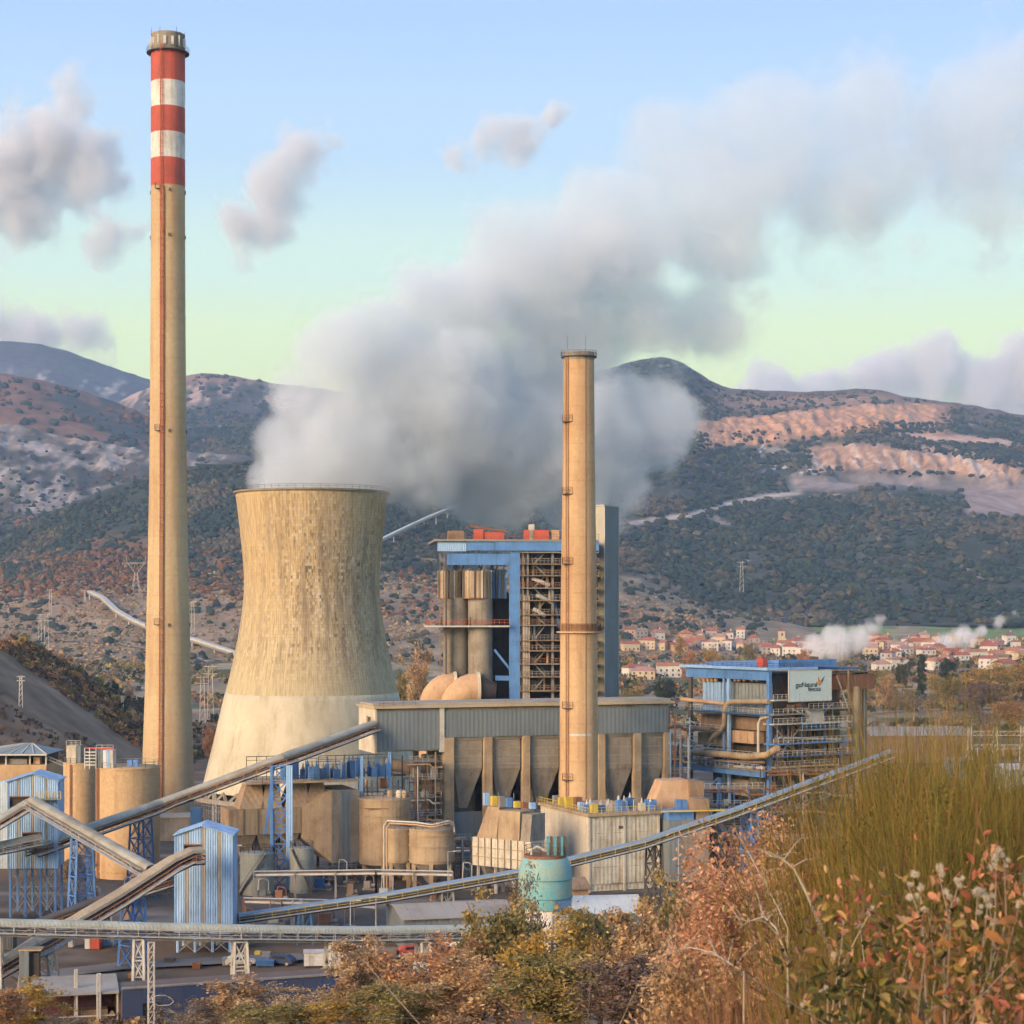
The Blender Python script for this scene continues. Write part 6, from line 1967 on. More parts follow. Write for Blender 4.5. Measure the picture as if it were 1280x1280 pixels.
    xa = U(1075, 850, 2.0)[0]
    for i in range(4):
        MB().box(xa + 0.55 * i, xa + 0.55 * i + 0.42, 2.0, 4.0, 0, U(1076, 840, 2)[1] - 0.1).build("ribbed_shaft", [CONC, RUST, CONCP, DUCT][i], t)
    MB().box(U(1052, 845)[0], xa + 2.6, 0.4, 5.0, U(1060, 862)[1], U(1060, 843)[1]).build("flue_box", RUST, t)
    MB().box(U(1050, 845)[0] - 0.2, xa + 3.0, 0.0, 5.4, U(1060, 841)[1], U(1060, 840)[1]).build("cap_slab", STEELD, t)
    # lower duct bridge to the left
    z0 = V(905, 972, -2.0)[1]
    v0, v1 = V(958, 965, -2.0)[0], V(824, 965, -2.0)[0]
    MB().box(-3.0, -2.2, v0, v1, V(958, 972, -2)[1], V(958, 965, -2)[1]).build("bridge_beam", BLUE, t)
    for px in (900, 824):
        v = V(px, 965, -2.4)[0]
        MB().box(-2.8, -2.3, v - 0.6, v + 0.6, 0, z0).build("column", BLUE if px == 900 else BLUED, t)
    p, q = V(898, 972, -2.4), V(884, 986, -2.4)
    MB().beam((-2.4, p[0], p[1]), (-2.4, q[0], q[1]), 0.3).build("brace", BLUEL, t)
    w = MB().box(-3.4, 0.5, v0, v1, V(958, 964.8, -2)[1], V(958, 963.5, -2)[1]).build("walkway", STEEL, t)
    zw = V(958, 963.5, -2)[1]
    MB().rail([(-3.3, v0, zw), (-3.3, v1, zw)], 1.2, 1.5, 0.08).build("railing", BLUEL, w)
    lpipe([(816, 990), (816, 952), (820, 944), (828, 940), (860, 940), (905, 943), (935, 946), (958, 944), (972, 935)], -3.6, 0.72, CONC, "hot_gas_main")
    lpipe([(836, 950), (890, 951), (955, 953)], -2.6, 0.3, DUCT)
    lpipe([(830, 956), (955, 960)], -1.6, 0.35, CONCP)
    for i in range(9):
        px = 832 + i * 14
        v, z = V(px, 962, -1.5)
        MB().box(-2.0, -0.6, v - 0.6, v + 0.6, zw, zw + r.uniform(0.7, 2.0)).build("machine_cabinet", [RUST, STEEL, DUCT, STEELP][i % 4], t)
    lface(905, 955, 978, 998, 0.8, 4.0, "tank_casing", CONCG, 2)
    v, z = V(945, 985, -0.5)
    MB().lathe([(0.1, -2.6), (2.2, -2.0), (2.5, 0), (2.2, 2.0), (0.1, 2.6)], (0.5, v, z), 20).build("drum", STEELD, t)
    # company board
    x0, z1 = U(985.5, 838.5, -2.2)
    x1, _ = U(1038.5, 838.5, -2.2)
    z0 = U(985.5, 877, -2.2)[1]
    z1r = U(1038.5, 841.5, -2.2)[1]
    MB().box(x0, x1, -2.35, -2.2, z0, z1).build("board_panel", weathered("board_paint", (0.52, 0.62, 0.60), (0.44, 0.54, 0.52), 0.4, 0.2, 0.2, rough=0.5), t)
    fr = MB()
    fr.beam((x0, -2.3, z0), (x1, -2.3, z0), 0.2)
    fr.beam((x0, -2.3, z1), (x1, -2.3, z1), 0.2)
    fr.beam((x0, -2.3, z0), (x0, -2.3, z1), 0.2)
    fr.beam((x1, -2.3, z0), (x1, -2.3, z1), 0.2)
    fr.build("board_frame", STEELP, t)
    bs = MB()
    for f in (0.2, 0.8): bs.beam((x0 + (x1 - x0) * f, -2.2, z0 + 1), (x0 + (x1 - x0) * f, 0.2, z0 + 1), 0.2)
    bs.build("board_stay", STEEL, t)
    ink = weathered("lettering_ink", (0.04, 0.05, 0.06), None, 0.2, 0.5, 0.1)
    for txt, fx, fz in (("gasNatural", 0.155, 0.46), ("fenosa", 0.445, 0.315)):
        c = bpy.data.curves.new("lettering", 'FONT')
        c.body = txt
        c.size = 1.75
        c.extrude = 0.02
        c.space_character = 0.93
        o = bpy.data.objects.new("lettering", c)
        o.parent = t
        dg = bpy.context.evaluated_depsgraph_get()
        COL.objects.link(o)
        dg.update()
        me = bpy.data.meshes.new_from_object(o.evaluated_get(dg))
        bpy.data.objects.remove(o)
        me.materials.clear()
        me.materials.append(ink)
        wd = max(v_.co.x for v_ in me.vertices)
        want = (x1 - x0) * (0.50 if txt == "gasNatural" else 0.30)
        lo_ = link("lettering", me, t, (x0 + (x1 - x0) * fx, -2.40, z0 + (z1 - z0) * fz))
        lo_.rotation_euler = (R(90), 0, 0)
        lo_.scale = (want / wd, want / wd * 1.0, 1)
    cx, cz = x0 + (x1 - x0) * 0.735, z0 + (z1 - z0) * 0.66
    s = (x1 - x0) / 10.0
    MB().prism([(cx - 0.55 * s, cz + 0.75 * s), (cx - 0.55 * s, cz - 0.55 * s), (cx - 0.15 * s, cz - 0.95 * s), (cx + 0.45 * s, cz - 0.35 * s), (cx + 0.15 * s, cz + 0.05 * s), (cx - 0.2 * s, cz + 0.15 * s)], 'y', -2.42, -2.38).build("emblem_wing", ORANGE, t)
    MB().prism([(cx + 0.2 * s, cz - 0.05 * s), (cx + 0.5 * s, cz - 0.30 * s), (cx + 0.95 * s, cz + 0.75 * s)], 'y', -2.42, -2.38).build("emblem_wing", ink, t)
right_boiler()
# ================================================================== terrain look-up
def terr(x, y):
    z = gz(x, y)
    for Yf, Yr, p0, p1, surf in HPAR:
        if Yf <= y <= Yr:
            px = 640 + x * F / y
            if p0 <= px <= p1: z = max(z, float(surf(np.array([px]), np.array([(y - Yf) / (Yr - Yf)]))[2][0]))
    return z

def hit(px, py, y0=600.0, y1=4200.0):
    """depth at which the sight line through px, py meets the land beyond y0"""
    ys = np.geomspace(y0, y1, 260)
    x = (px - 640) * ys / F
    z = ground_z(x, ys)
    for Yf, Yr, p0, p1, surf in HPAR:
        m = (ys >= Yf) & (ys <= Yr)
        if m.any() and p0 <= px <= p1:
            zz = surf(np.full(m.sum(), float(px)), (ys[m] - Yf) / (Yr - Yf))[2]
            z[m] = np.maximum(z[m], zz)
    line = CAMZ - (py - HOR) * ys / F
    k = np.nonzero(z >= line)[0]
    return float(ys[k[0]]) if len(k) else y1

# ================================================================== teal silo
def teal_silo():
    Y = 262.0
    b = yard(681.5, Y)
    k = Y / F
    t = thing("silo", "squat teal painted silo on a white base in front of the pale precipitator", "silo", b)
    zz = lambda py: CAMZ - (py - HOR) * k - b.z
    r = 33.5 * k
    MB().lathe([(r * 0.97, zz(1134)), (r, zz(1124)), (r, zz(1096)), (r * 0.97, zz(1082)), (r * 0.84, zz(1073)), (r * 0.80, zz(1071.5)), (0.01, zz(1071))], n=40).build("shell", TEAL, t)
    for py in (1120, 1097):
        MB().lathe([(r + 0.01, zz(py + 0.6)), (r + 0.1, zz(py + 0.6)), (r + 0.1, zz(py - 0.6)), (r + 0.01, zz(py - 0.6))], n=40, cap=False).build("weld_band", weathered("teal_dark", (0.11, 0.33, 0.38), None, 0.5, 0.3, 0.3), t)
    MB().lathe([(r * 0.90, 0), (r * 0.90, zz(1134.3))], n=32).build("base_ring", WHITE, t)
    for i in range(8):
        a = 2 * math.pi * (i + 0.3) / 8
        MB().box(r * 0.93 * math.cos(a) - 0.12, r * 0.93 * math.cos(a) + 0.12, r * 0.93 * math.sin(a) - 0.12, r * 0.93 * math.sin(a) + 0.12, 0, zz(1134.5)).build("base_stiffener", STEELP, t)
    MB().box(r * 0.35, r * 0.95, -r * 1.02, -r * 0.72, zz(1133), zz(1121)).build("cabinet", BLUED, t)
    MB().lathe([(r * 0.78, zz(1071.5)), (r * 0.78, zz(1068))], n=24).build("top_deck", RUST, t)
    ring_rail(r * 0.76, zz(1068), 1.2, 14).build("railing", RUST, t)
    for i in range(6):
        x = r * (0.05 + 0.13 * i)
        MB().box(x, x + r * 0.10, -1.0, 0.6, zz(1068), zz(1046)).build("filter_bag", STEELD if i % 2 else weathered("teal_dark", (0.1, 0.3, 0.3)), t)
    MB().tube([(-r * 0.5, -0.5, zz(1068)), (-r * 0.5, -0.5, zz(1061)), (-r * 0.3, -0.5, zz(1058)), (-r * 0.05, -0.5, zz(1062))], 0.22, 8).build("fill_pipe", STEELP, t)
teal_silo()

# ================================================================== sheds and yard buildings
def gabled_shed(label, px0, px1, Y, depth, eave, ridge, wallm, roofm, rotz=0.0, ridge_along='x', name="warehouse", n=8):
    b = yard(px0, Y)
    t = thing(name, label, "building", b, rotz)
    x1 = uz(t, px1, 1150)[0]
    ze = uz(t, px0, eave)[1]
    zr = uz(t, px0, ridge, depth / 2)[1] if ridge_along == 'x' else uz(t, px0, ridge)[1]
    for i in range(n):
        MB().box(x1 * i / n, x1 * (i + 1) / n - 0.04, 0, 0.25, 0, ze).build("wall_panel", wallm, t)
    if ridge_along == 'x':
        for x in (0.0, x1 - 0.25):
            MB().prism([(0.28, 0), (depth, 0), (depth, ze), (depth / 2, zr - 0.1), (0.28, ze)], 'x', x, x + 0.25).build("gable_wall", wallm, t)
        for s, (ya, yb, za, zb) in enumerate(((-0.5, depth / 2, ze - 0.1, zr), (depth / 2, depth + 0.5, zr, ze - 0.1))):
            k = n
            for i in range(k):
                MB().prism([(ya, za), (yb, zb), (yb, zb + 0.2), (ya, za + 0.2)], 'x', -0.4 + (x1 + 0.8) * i / k, -0.4 + (x1 + 0.8) * (i + 1) / k - 0.04).build("roof_sheet", roofm, t)
    else:
        MB().box(-0.3, x1 + 0.3, -0.3, depth, ze, ze + 0.4).build("roof", roofm, t)
    MB().box(0.1, x1 - 0.1, depth, depth + 0.2, 0, ze).build("back_wall", wallm, t)
    return t, x1, ze
gs, gx, gze = gabled_shed("long grey warehouse with a pale low-pitched roof behind the level gallery", 505, 645, 285, 15, 1149, 1131, SHEETG, ROOFG, R(14), n=10)
for px in (520, 560, 600):
    x = uz(gs, px, 1180)[0]
    MB().box(x, x + 3.0, -0.12, -0.02, 0, 3.2).build("roller_door", SHEETD, gs)
ws, wx, wze = gabled_shed("low building with a whitish roof right of the teal silo", 714, 806, 303, 14, 1142, 1121, SHEETG, ROOFW, R(8), n=7)
for px in (735, 770): 
    x = uz(ws, px, 1150)[0]
    MB().box(x, x + 1.6, -0.10, -0.02, 1.0, 2.2).build("window", DARK, ws)
ob, ox1, oze = gabled_shed("small brown store between silo and precipitator", 714, 736, 322, 5, 1112, 1098, DUCTT, DUCT, R(20), n=2, name="store")
MB().box(0.8, 2.2, -0.08, -0.01, 0, 2.2).build("door", DARK, ob)

def cabin():
    b = yard(380, 272)
    t = thing("site_cabin", "small white site cabin on the yard in front of the level gallery", "cabin", b, R(6))
    U = lambda px, py, v=0.0: uz(t, px, py, v)
    x1, zt = U(425, 1191)
    MB().box(0, x1, 0, 2.5, 0.25, zt).build("wall", WHITE, t)
    MB().box(-0.1, x1 + 0.1, -0.1, 2.6, zt + 0.01, zt + 0.14).build("roof", STEELP, t)
    a, c = U(405, 1200)[0], U(413, 1200)[0]
    w = MB().box(a, c, -0.04, -0.01, U(405, 1204)[1], U(405, 1196)[1]).build("window", DARK, t)
    MB().box(a - 0.08, c + 0.08, -0.03, 0.0, U(405, 1204)[1] - 0.08, U(405, 1204)[1]).build("sill", STEEL, w)
    MB().box(U(386, 1200)[0], U(392, 1200)[0], -0.04, -0.01, 0.3, zt - 0.3).build("door", STEELP, t)
    for x in (0.2, x1 - 0.4): MB().box(x, x + 0.2, 0.2, 2.3, 0, 0.24).build("skid", STEELD, t)
cabin()

def brick_kiosk():
    b = yard(532, 275)
    t = thing("kiosk", "low tan flat-roofed kiosk half behind the autumn trees", "building", b, R(-14))
    x1, zt = uz(t, 578, 1193)
    MB().box(0, x1, 0, 4, 0, zt).build("wall", DUCTT, t)
    MB().box(-0.25, x1 + 0.25, -0.3, 4.3, zt + 0.01, zt + 0.3).build("roof", ROOFG, t)
    MB().box(1.0, 2.0, -0.05, -0.01, 0, 2.0).build("door", STEELD, t)
brick_kiosk()

def navy_building():
    b = yard(153, 234.0)
    t = thing("navy_building", "long low navy blue building with a painted white outline near the bottom edge", "building", b, R(20))
    U = lambda px, py, v=0.0: uz(t, px, py, v)
    zt = U(153, 1237)[1]
    x1 = U(452, 1200)[0]
    n = 12
    for i in range(n):
        if i == 1:
            MB().box(x1 * i / n, x1 * (i + 1) / n - 0.04, 0, 0.25, 2.6, zt).build("wall_panel", NAVY, t)
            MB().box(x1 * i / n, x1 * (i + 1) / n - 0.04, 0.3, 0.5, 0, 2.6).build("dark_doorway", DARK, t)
            continue
        MB().box(x1 * i / n, x1 * (i + 1) / n - 0.04, 0, 0.25, 0, zt).build("wall_panel", NAVY, t)
    MB().box(-0.05, x1, -0.15, 0.35, zt + 0.01, zt + 0.22).build("coping", STEEL, t)
    MB().box(0, x1, 0.4, 7, 0, zt - 0.4).build("flat_roof", weathered("roof_gravel", (0.13, 0.10, 0.085), (0.2, 0.16, 0.13), 0.6, 0.4, 0.1), t)
    # white painted outline of a car-like shape
    p = [U(px, py)[0:2] for px, py in ((190, 1247), (197, 1244), (206, 1244), (214, 1248), (217, 1252), (212, 1256), (198, 1257), (191, 1253), (190, 1247))]
    m = MB()
    for a, c in zip(p[:-1], p[1:]): m.beam((a[0], -0.04, a[1]), (c[0], -0.04, c[1]), 0.12, 0.06)
    m.build("painted_outline", WHITE, t)
navy_building()

def open_shed():
    b = yard(70, 233.0)
    t = thing("open_shed", "open fronted shed with a pale flat roof and maroon back at bottom left", "shed", b, R(14))
    U = lambda px, py, v=0.0: uz(t, px, py, v)
    x1 = U(152, 1240)[0]
    zt = U(70, 1245)[1]
    MB().prism([(-0.3, zt), (9, zt + 0.5), (9, zt + 0.75), (-0.3, zt + 0.25)], 'x', -3.0, x1 - 0.3).build("roof", ROOFG, t)
    MB().box(-2.8, x1 - 0.4, 5.5, 5.8, 0, zt - 0.02).build("back_wall", MAROON, t)
    for x in (-2.6, x1 * 0.3, x1 * 0.65, x1 - 0.6): MB().box(x, x + 0.2, 0.0, 0.2, 0, zt - 0.02).build("post", STEELP, t)
    MB().box(0.2, x1 - 0.8, -0.05, 0.1, 1.2, 1.35).build("rail", STEELP, t)
    MB().box(x1 * 0.4, x1 * 0.8, 3.0, 5.0, 0, 1.4).build("stacked_goods", DUCT, t)
open_shed()

def conveyor_head_box():
    b = yard(24, 247.0)
    t = thing("drive_house", "narrow grey drive house beside the lattice trestle at bottom left", "cabin", b, R(5))
    x1, zt = uz(t, 36, 1189)
    MB().box(0, x1, 0, 2.2, 0, zt).build("wall", SHEETG, t)
    MB().box(-0.15, x1 + 1.6, -0.15, 2.4, zt + 0.02, zt + 0.2).build("roof", COVERT, t)
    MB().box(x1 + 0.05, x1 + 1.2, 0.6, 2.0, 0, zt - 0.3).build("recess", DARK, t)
conveyor_head_box()

# containers and odds and ends standing about the yard
def crate(label, px, py_base, w_px, h_px, mat, cat="container", name="container", depth=2.4, rotz=0.0, n=5, group=None):
    Y = GY(py_base)
    b = yard(px, Y)
    k = Y / F
    t = thing(name, label, cat, b, rotz, group)
    w, h = w_px * k, h_px * k
    MB().box(0, w, 0, depth, 0.12, h).build("body", mat, t)
    for i in range(n):
        MB().box(w * (i + 0.3) / n, w * (i + 0.6) / n, -0.06, -0.005, 0.25, h - 0.12).build("rib", mat, t)
    MB().box(-0.04, w + 0.04, -0.08, depth + 0.04, h + 0.005, h + 0.1).build("lid", mat, t)
    for x in (0.1, w - 0.3): MB().box(x, x + 0.2, 0.1, depth - 0.1, 0, 0.115).build("skid", STEELD, t)
crate("red container beyond the level gallery at left", 113, 1187, 11, 13, RED)
crate("pale upright locker left of the red container", 85, 1185, 6, 11, WHITE, cat="cabinet", name="locker", depth=1.2, n=2)
crate("white upright locker touching the red container", 106, 1187, 6, 12, WHITE, cat="cabinet", name="locker", depth=1.2, n=2)
crate("light blue container behind the lattice posts", 126, 1183, 17, 12, BLUEL)
crate("dark grey container at the left edge under the gallery", -4, 1189, 20, 18, SHEETD)
crate("blue skip lying by the navy building's roof", 320, 1209, 22, 7, BLUED, cat="skip", name="skip", depth=2.0)
crate("grey pallet stack by the level gallery posts", 278, 1208, 12, 9, STEEL, cat="crate", name="crate", depth=1.6, n=3)
crate("brown timber stack under the level gallery", 470, 1197, 26, 8, DUCT, cat="timber", name="timber_stack", depth=3.0, n=6)
crate("white box truck body parked by the kiosk", 553, 1188, 24, 11, WHITE, cat="container", depth=2.6)
crate("small dark switch box at the foot of the tan hooded conveyor", 150, 1152, 14, 16, DUCT, cat="cabinet", name="switch_cabinet", n=2)

def car(label, px, py_base, mat, rotz):
    Y = GY(py_base)
    t = thing("parked_car", label, "car", yard(px, Y), rotz, "cars parked in the yard")
    pr = [(-2.1, 0.35), (2.1, 0.35), (2.15, 0.75), (1.25, 0.95), (0.75, 1.42), (-1.2, 1.45), (-2.0, 0.98), (-2.15, 0.7)]
    MB().prism(pr, 'y', -0.85, 0.85).build("body", mat, t)
    gl = weathered("car_glass", (0.03, 0.035, 0.04), None, 0.1, 1, 0.1, rough=0.15)
    for y in (-0.87, 0.855): MB().prism([(-1.15, 0.98), (1.05, 0.98), (0.68, 1.36), (-1.05, 1.38)], 'y', y, y + 0.015).build("side_window", gl, t)
    MB().add([(1.28, -0.75, 0.99), (1.28, 0.75, 0.99), (0.80, 0.68, 1.40), (0.80, -0.68, 1.40)], [(0, 1, 2, 3)]).build("windscreen", gl, t)
    for x in (-1.35, 1.35):
        for y in (-0.78, 0.78):
            w = MB().tube([(x, y - 0.1, 0.33), (x, y + 0.1, 0.33)], 0.33, 14).build("wheel", STEELD, t)
            MB().tube([(x, y - 0.115, 0.33), (x, y + 0.115, 0.33)], 0.18, 10).build("rim", STEELP, w)
    for y in (-0.6, 0.6): MB().box(2.08, 2.17, y - 0.15, y + 0.15, 0.62, 0.76).build("headlight", WHITE, t)
car("silver parked car on the yard left of the skip", 300, 1207, STEELP, R(10))
car("dark blue parked car beside the white cabin", 350, 1206, NAVY, R(165))
car("small red parked car in front of the warehouse", 514, 1194, RED, R(20))
car("white parked car beyond the kiosk near the trees", 596, 1192, WHITE, R(150))

# ================================================================== masts, lamp posts, poles
def lattice_post(label, px, py_top, Y, w=0.5, mat=None, arm=0.0, name="lattice_mast", cat="mast"):
    b = yard(px, Y)
    t = thing(name, label, cat, b)
    H = CAMZ - (py_top - HOR) * Y / F - b.z
    for sx in (-1, 1):
        for sy in (-1, 1):
            MB().beam((sx * w / 2, sy * w / 2, 0), (sx * w / 2, sy * w / 2, H), 0.09).build("leg", mat or STEELP, t)
    m = MB()
    n = max(2, int(H / (w * 1.6)))
    for i in range(n):
        z0, z1 = H * i / n, H * (i + 1) / n
        for sy in (-1, 1):
            m.beam((-w / 2, sy * w / 2, z0), (w / 2, sy * w / 2, z1), 0.05)
            m.beam((-w / 2, sy * w / 2, z1), (w / 2, sy * w / 2, z1), 0.05)
        for sx in (-1, 1): m.beam((sx * w / 2, -w / 2, z0), (sx * w / 2, w / 2, z1), 0.05)
    m.build("lacing", mat or STEELP, t)
    if arm: MB().beam((-arm, 0, H), (arm, 0, H), 0.12).build("cross_arm", mat or STEELP, t)
lattice_post("white lattice mast left of its neighbour at the bottom left", 95, 1212, 236, 0.32)
lattice_post("white lattice mast right of its neighbour at the bottom left", 123.5, 1217, 234, 0.40)
lattice_post("tall white lattice mast standing in front of the navy building", 189, 1178, 231, 0.7)
lattice_post("slim lattice mast rising beside the long cooling tower conveyor", 268, 978, 410, 0.7, STEELP, 1.2)

def lamp_post(label, px, py_base, h, mat=None):
    t = thing("lamp_post", label, "lamp post", yard(px, GY(py_base)), 0, "yard lamp posts")
    MB().tube([(0, 0, 0), (0, 0, h)], 0.11, 8, 0.06).build("pole", mat or GALV, t)
    MB().beam((0, 0, h), (1.1, -0.2, h + 0.1), 0.07).build("arm", mat or GALV, t)
    MB().box(0.8, 1.5, -0.4, 0.0, h + 0.08, h + 0.2).build("lamp_head", STEELP, t)
lamp_post("thin lamp post in front of the grey warehouse", 470, 1200, 9)
lamp_post("thin lamp post near the white cabin", 438, 1205, 9)
lamp_post("thin lamp post behind the level gallery by the oil tanks", 292, 1130, 10)
lamp_post("thin lamp post below the twin tan tanks", 560, 1130, 9)
lamp_post("thin lamp post at the right end of the pale precipitator", 848, 1125, 11)

# pipe bridges and process clutter across the middle of the yard
def pipe_bridge(label, pts, h, pipes, legmat=STEEL, group="pipe bridges"):
    b = yard(pts[0][0], pts[0][1])
    t = thing("pipe_bridge", label, "pipe bridge", b, 0, group)
    P = [yard(px, Y) - b for px, Y in pts]
    up = Vector((0, 0, h))
    for i, (r, dz, dy, mt) in enumerate(pipes):
        MB().tube([p + up + Vector((0, dy, dz)) for p in P], r, 8).build("pipe", mt, t)
    L = sum((q - p).length for p, q in zip(P[:-1], P[1:]))
    for p, q in zip(P[:-1], P[1:]):
        n = max(1, int((q - p).length / 6))
        for i in range(n + 1):
            c = p.lerp(q, i / n)
            f = MB()
            for dy in (-0.9, 0.9): f.beam(c + Vector((0, dy, 0)), c + Vector((0, dy, h + 0.6)), 0.2)
            f.beam(c + Vector((0, -0.9, h - 0.2)), c + Vector((0, 0.9, h - 0.2)), 0.2)
            f.beam(c + Vector((0, -0.9, h + 0.6)), c + Vector((0, 0.9, h + 0.6)), 0.16)
            f.build("portal", legmat, t)
PP = [(0.22, 0.1, -0.6, STEELP), (0.30, 0.2, 0.1, DUCT), (0.16, 0.05, 0.6, RUST), (0.14, 0.75, -0.4, GALV)]
pipe_bridge("pipe bridge of rusty and pale pipes below the grey precipitator", [(318, 336), (470, 338), (566, 336)], 4.2, PP)
pipe_bridge("low pipe bridge between the striped blue tower and the warehouse", [(305, 312), (400, 310), (470, 306)], 3.2, PP, RUST)
pipe_bridge("pipe bridge running under the right end of the long blue conveyor", [(850, 372), (960, 372), (1090, 380)], 6.0, PP, BLUED)
pipe_bridge("pipe bridge in front of the coal bunker hoppers", [(560, 362), (640, 366), (700, 368)], 5.0, PP, STEELD)

r_ = np.random.default_rng(77)
CL = [("pump_skid", "pump", [STEEL, RUST, BLUED, STEELD, DUCT, CONCG])]
spots = [(330, 1122, "by the oil tanks"), (352, 1128, "in front of the blue trestle"), (404, 1112, "under the grey precipitator"), (428, 1108, "under the grey precipitator's corner"), (440, 1120, "left of the tan silo's legs"), (462, 1112, "beside the tan silo's legs"),
         (484, 1118, "before the smaller twin tank"), (520, 1120, "before the wider twin tank"), (545, 1126, "below the wider twin tank"), (585, 1112, "left of the ribbed outlet"), (612, 1112, "under the ribbed outlet"), (640, 1108, "beside the ribbed outlet's legs"),
         (160, 1128, "behind the tan hooded conveyor"), (178, 1120, "between the silo and the striped tower"), (203, 1118, "just left of the striped tower"), (120, 1128, "below the ochre silos"), (845, 1128, "right of the grey filter box"), (880, 1132, "near the right end of the yard"),
         (906, 1120, "at the foot of the blue trestle on the right"), (312, 1160, "just right of the striped tower"), (345, 1155, "behind the level gallery"), (372, 1160, "between gallery and oil tanks"), (410, 1158, "left of the warehouse"), (437, 1165, "close to the warehouse corner")]
for i, (px, py, where) in enumerate(spots):
    Y = GY(py)
    mt = [STEEL, RUST, BLUED, STEELD, DUCT, CONCG, GALV][i % 7]
    cn = ["grey", "rusty", "dark blue", "black", "brown", "concrete", "silvery"][i % 7]
    t = thing("pump_skid", f"{cn} pump and valve skid {where}", "pump", yard(px, Y), r_.uniform(-0.4, 0.4), "pump skids about the yard")
    w = r_.uniform(1.8, 3.6)
    MB().box(-w / 2, w / 2, -0.8, 0.8, 0, 0.3).build("plinth", CONCG, t)
    MB().box(-w / 2 + 0.2, w * 0.1, -0.5, 0.5, 0.31, r_.uniform(1.0, 2.4)).build("housing", mt, t)
    MB().tube([(w * 0.1, 0, 0.8), (w * 0.42, 0, 0.8)], 0.35, 10).build("motor", STEEL, t)
    h = r_.uniform(2, 4.5)
    MB().tube([(w * 0.3, 0.3, 0.3), (w * 0.3, 0.3, h), (w * 0.3 - 0.6, 0.3, h + 0.4), (-w * 0.3, 0.3, h + 0.4), (-w * 0.4, 0.3, 0.3)], 0.12, 7).build("pipe_loop", [STEELP, RUST, DUCT][i % 3], t)

# big blue trestle holding up the long conveyor in front of the precipitator
def big_trestle():
    b = yard(352, 347)
    t = thing("trestle_tower", "tall bright blue lattice trestle under the long conveyor, before the oil tanks", "trestle", b, R(10))
    H = CAMZ - (957 - HOR) * 347 / F
    for x in (-1.8, 1.4):
        MB().box(x - 0.55 if x > 0 else x - 0.25, x + 0.55 if x > 0 else x + 0.25, -0.5, 0.5, 0, H).build("leg", BLUEL if x > 0 else BLUE, t)
    MB().beam((-2.9, 0.6, H * 0.45), (-1.4, 0.6, H), 0.5).build("raking_leg", BLUE, t)
    m = MB()
    n = 8
    for i in range(n):
        z0, z1 = H * i / n, H * (i + 1) / n
        m.beam((-1.8, 0, z0), (1.0, 0, z1), 0.22)
        m.beam((1.0, 0, z0), (-1.8, 0, z1), 0.22)
        m.beam((-1.8, 0, z1 - 0.1), (1.0, 0, z1 - 0.1), 0.2)
    m.build("bracing", BLUE, t)
big_trestle()

# ================================================================== pylons, overland conveyors, road
def pylon(label, px, py_base, py_top, kind, y0=900):
    Y = hit(px, py_base, y0)
    x = (px - 640) * Y / F
    z = terr(x, Y)
    t = thing("power_pylon", label, "pylon", (x, Y, z), 0, "power pylons and poles")
    H = (py_base - py_top) * Y / F
    th = max(0.22, Y / F * 0.42)
    mt = STEELP
    if kind == "delta":
        for sx in (-1, 1):
            for sy in (-1, 1): MB().beam((sx * H * 0.10, sy * H * 0.10, 0), (sx * H * 0.035, sy * H * 0.035, H * 0.48), th).build("leg", mt, t)
            MB().beam((sx * H * 0.035, 0, H * 0.48), (sx * H * 0.26, 0, H * 0.78), th).build("fork", mt, t)
            MB().beam((sx * H * 0.26, 0, H * 0.78), (sx * H * 0.30, 0, H), th * 0.8).build("horn", mt, t)
        MB().beam((-H * 0.42, 0, H * 0.78), (H * 0.42, 0, H * 0.78), th * 1.2).build("cross_arm", mt, t)
        m = MB()
        for i in range(4):
            z0, z1 = H * 0.12 * i, H * 0.12 * (i + 1)
            w0, w1 = H * (0.10 - 0.016 * i), H * (0.10 - 0.016 * (i + 1))
            m.beam((-w0, 0, z0), (w1, 0, z1), th * 0.6)
            m.beam((w0, 0, z0), (-w1, 0, z1), th * 0.6)
        for i in range(3):
            m.beam((-H * (0.08 + 0.06 * i), 0, H * (0.55 + 0.08 * i)), (-H * (0.02 + 0.10 * i), 0, H * 0.78), th * 0.5)
            m.beam((H * (0.08 + 0.06 * i), 0, H * (0.55 + 0.08 * i)), (H * (0.02 + 0.10 * i), 0, H * 0.78), th * 0.5)
        m.build("lacing", mt, t)
    else:
        for sx in (-1, 1): MB().beam((sx * H * 0.06, 0, 0), (sx * H * 0.03, 0, H), th).build("leg", mt, t)
        m = MB()
        for i in range(6):
            m.beam((-H * 0.05, 0, H * i / 6), (H * 0.05, 0, H * (i + 1) / 6), th * 0.6)
        m.build("lacing", mt, t)
        for f in (0.84, 0.97): MB().beam((-H * 0.13, 0, H * f), (H * 0.13, 0, H * f), th).build("cross_arm", mt, t)
pylon("large forked pylon on the slope left of the tall chimney", 170, 737, 695, "delta")
pylon("slim pylon standing on the dark hillside above the town", 927, 745, 702, "slim", 1900)
pylon("far slim pylon above the left fields", 63, 770, 738, "slim")
pylon("thin pole left of the middle field, nearer one", 58, 824, 768, "slim", 700)
pylon("thin pole left of the middle field, farther one", 50, 806, 770, "slim", 700)
pylon("thin pole right of the tall chimney by the overland conveyor", 241, 792, 752, "slim")
pylon("tall thin mast between the chimney and the cooling tower", 253, 905, 845, "slim", 700)
pylon("second thin mast beside the cooling tower's left edge", 263, 900, 832, "slim", 700)
pylon("small pole above the road left of the overland conveyor", 106, 752, 738, "slim")
pylon("lamp standard on the brown bank at left", 26, 886, 846, "slim", 480)
pylon("low pole at the foot of the brown bank", 153, 897, 873, "slim", 560)

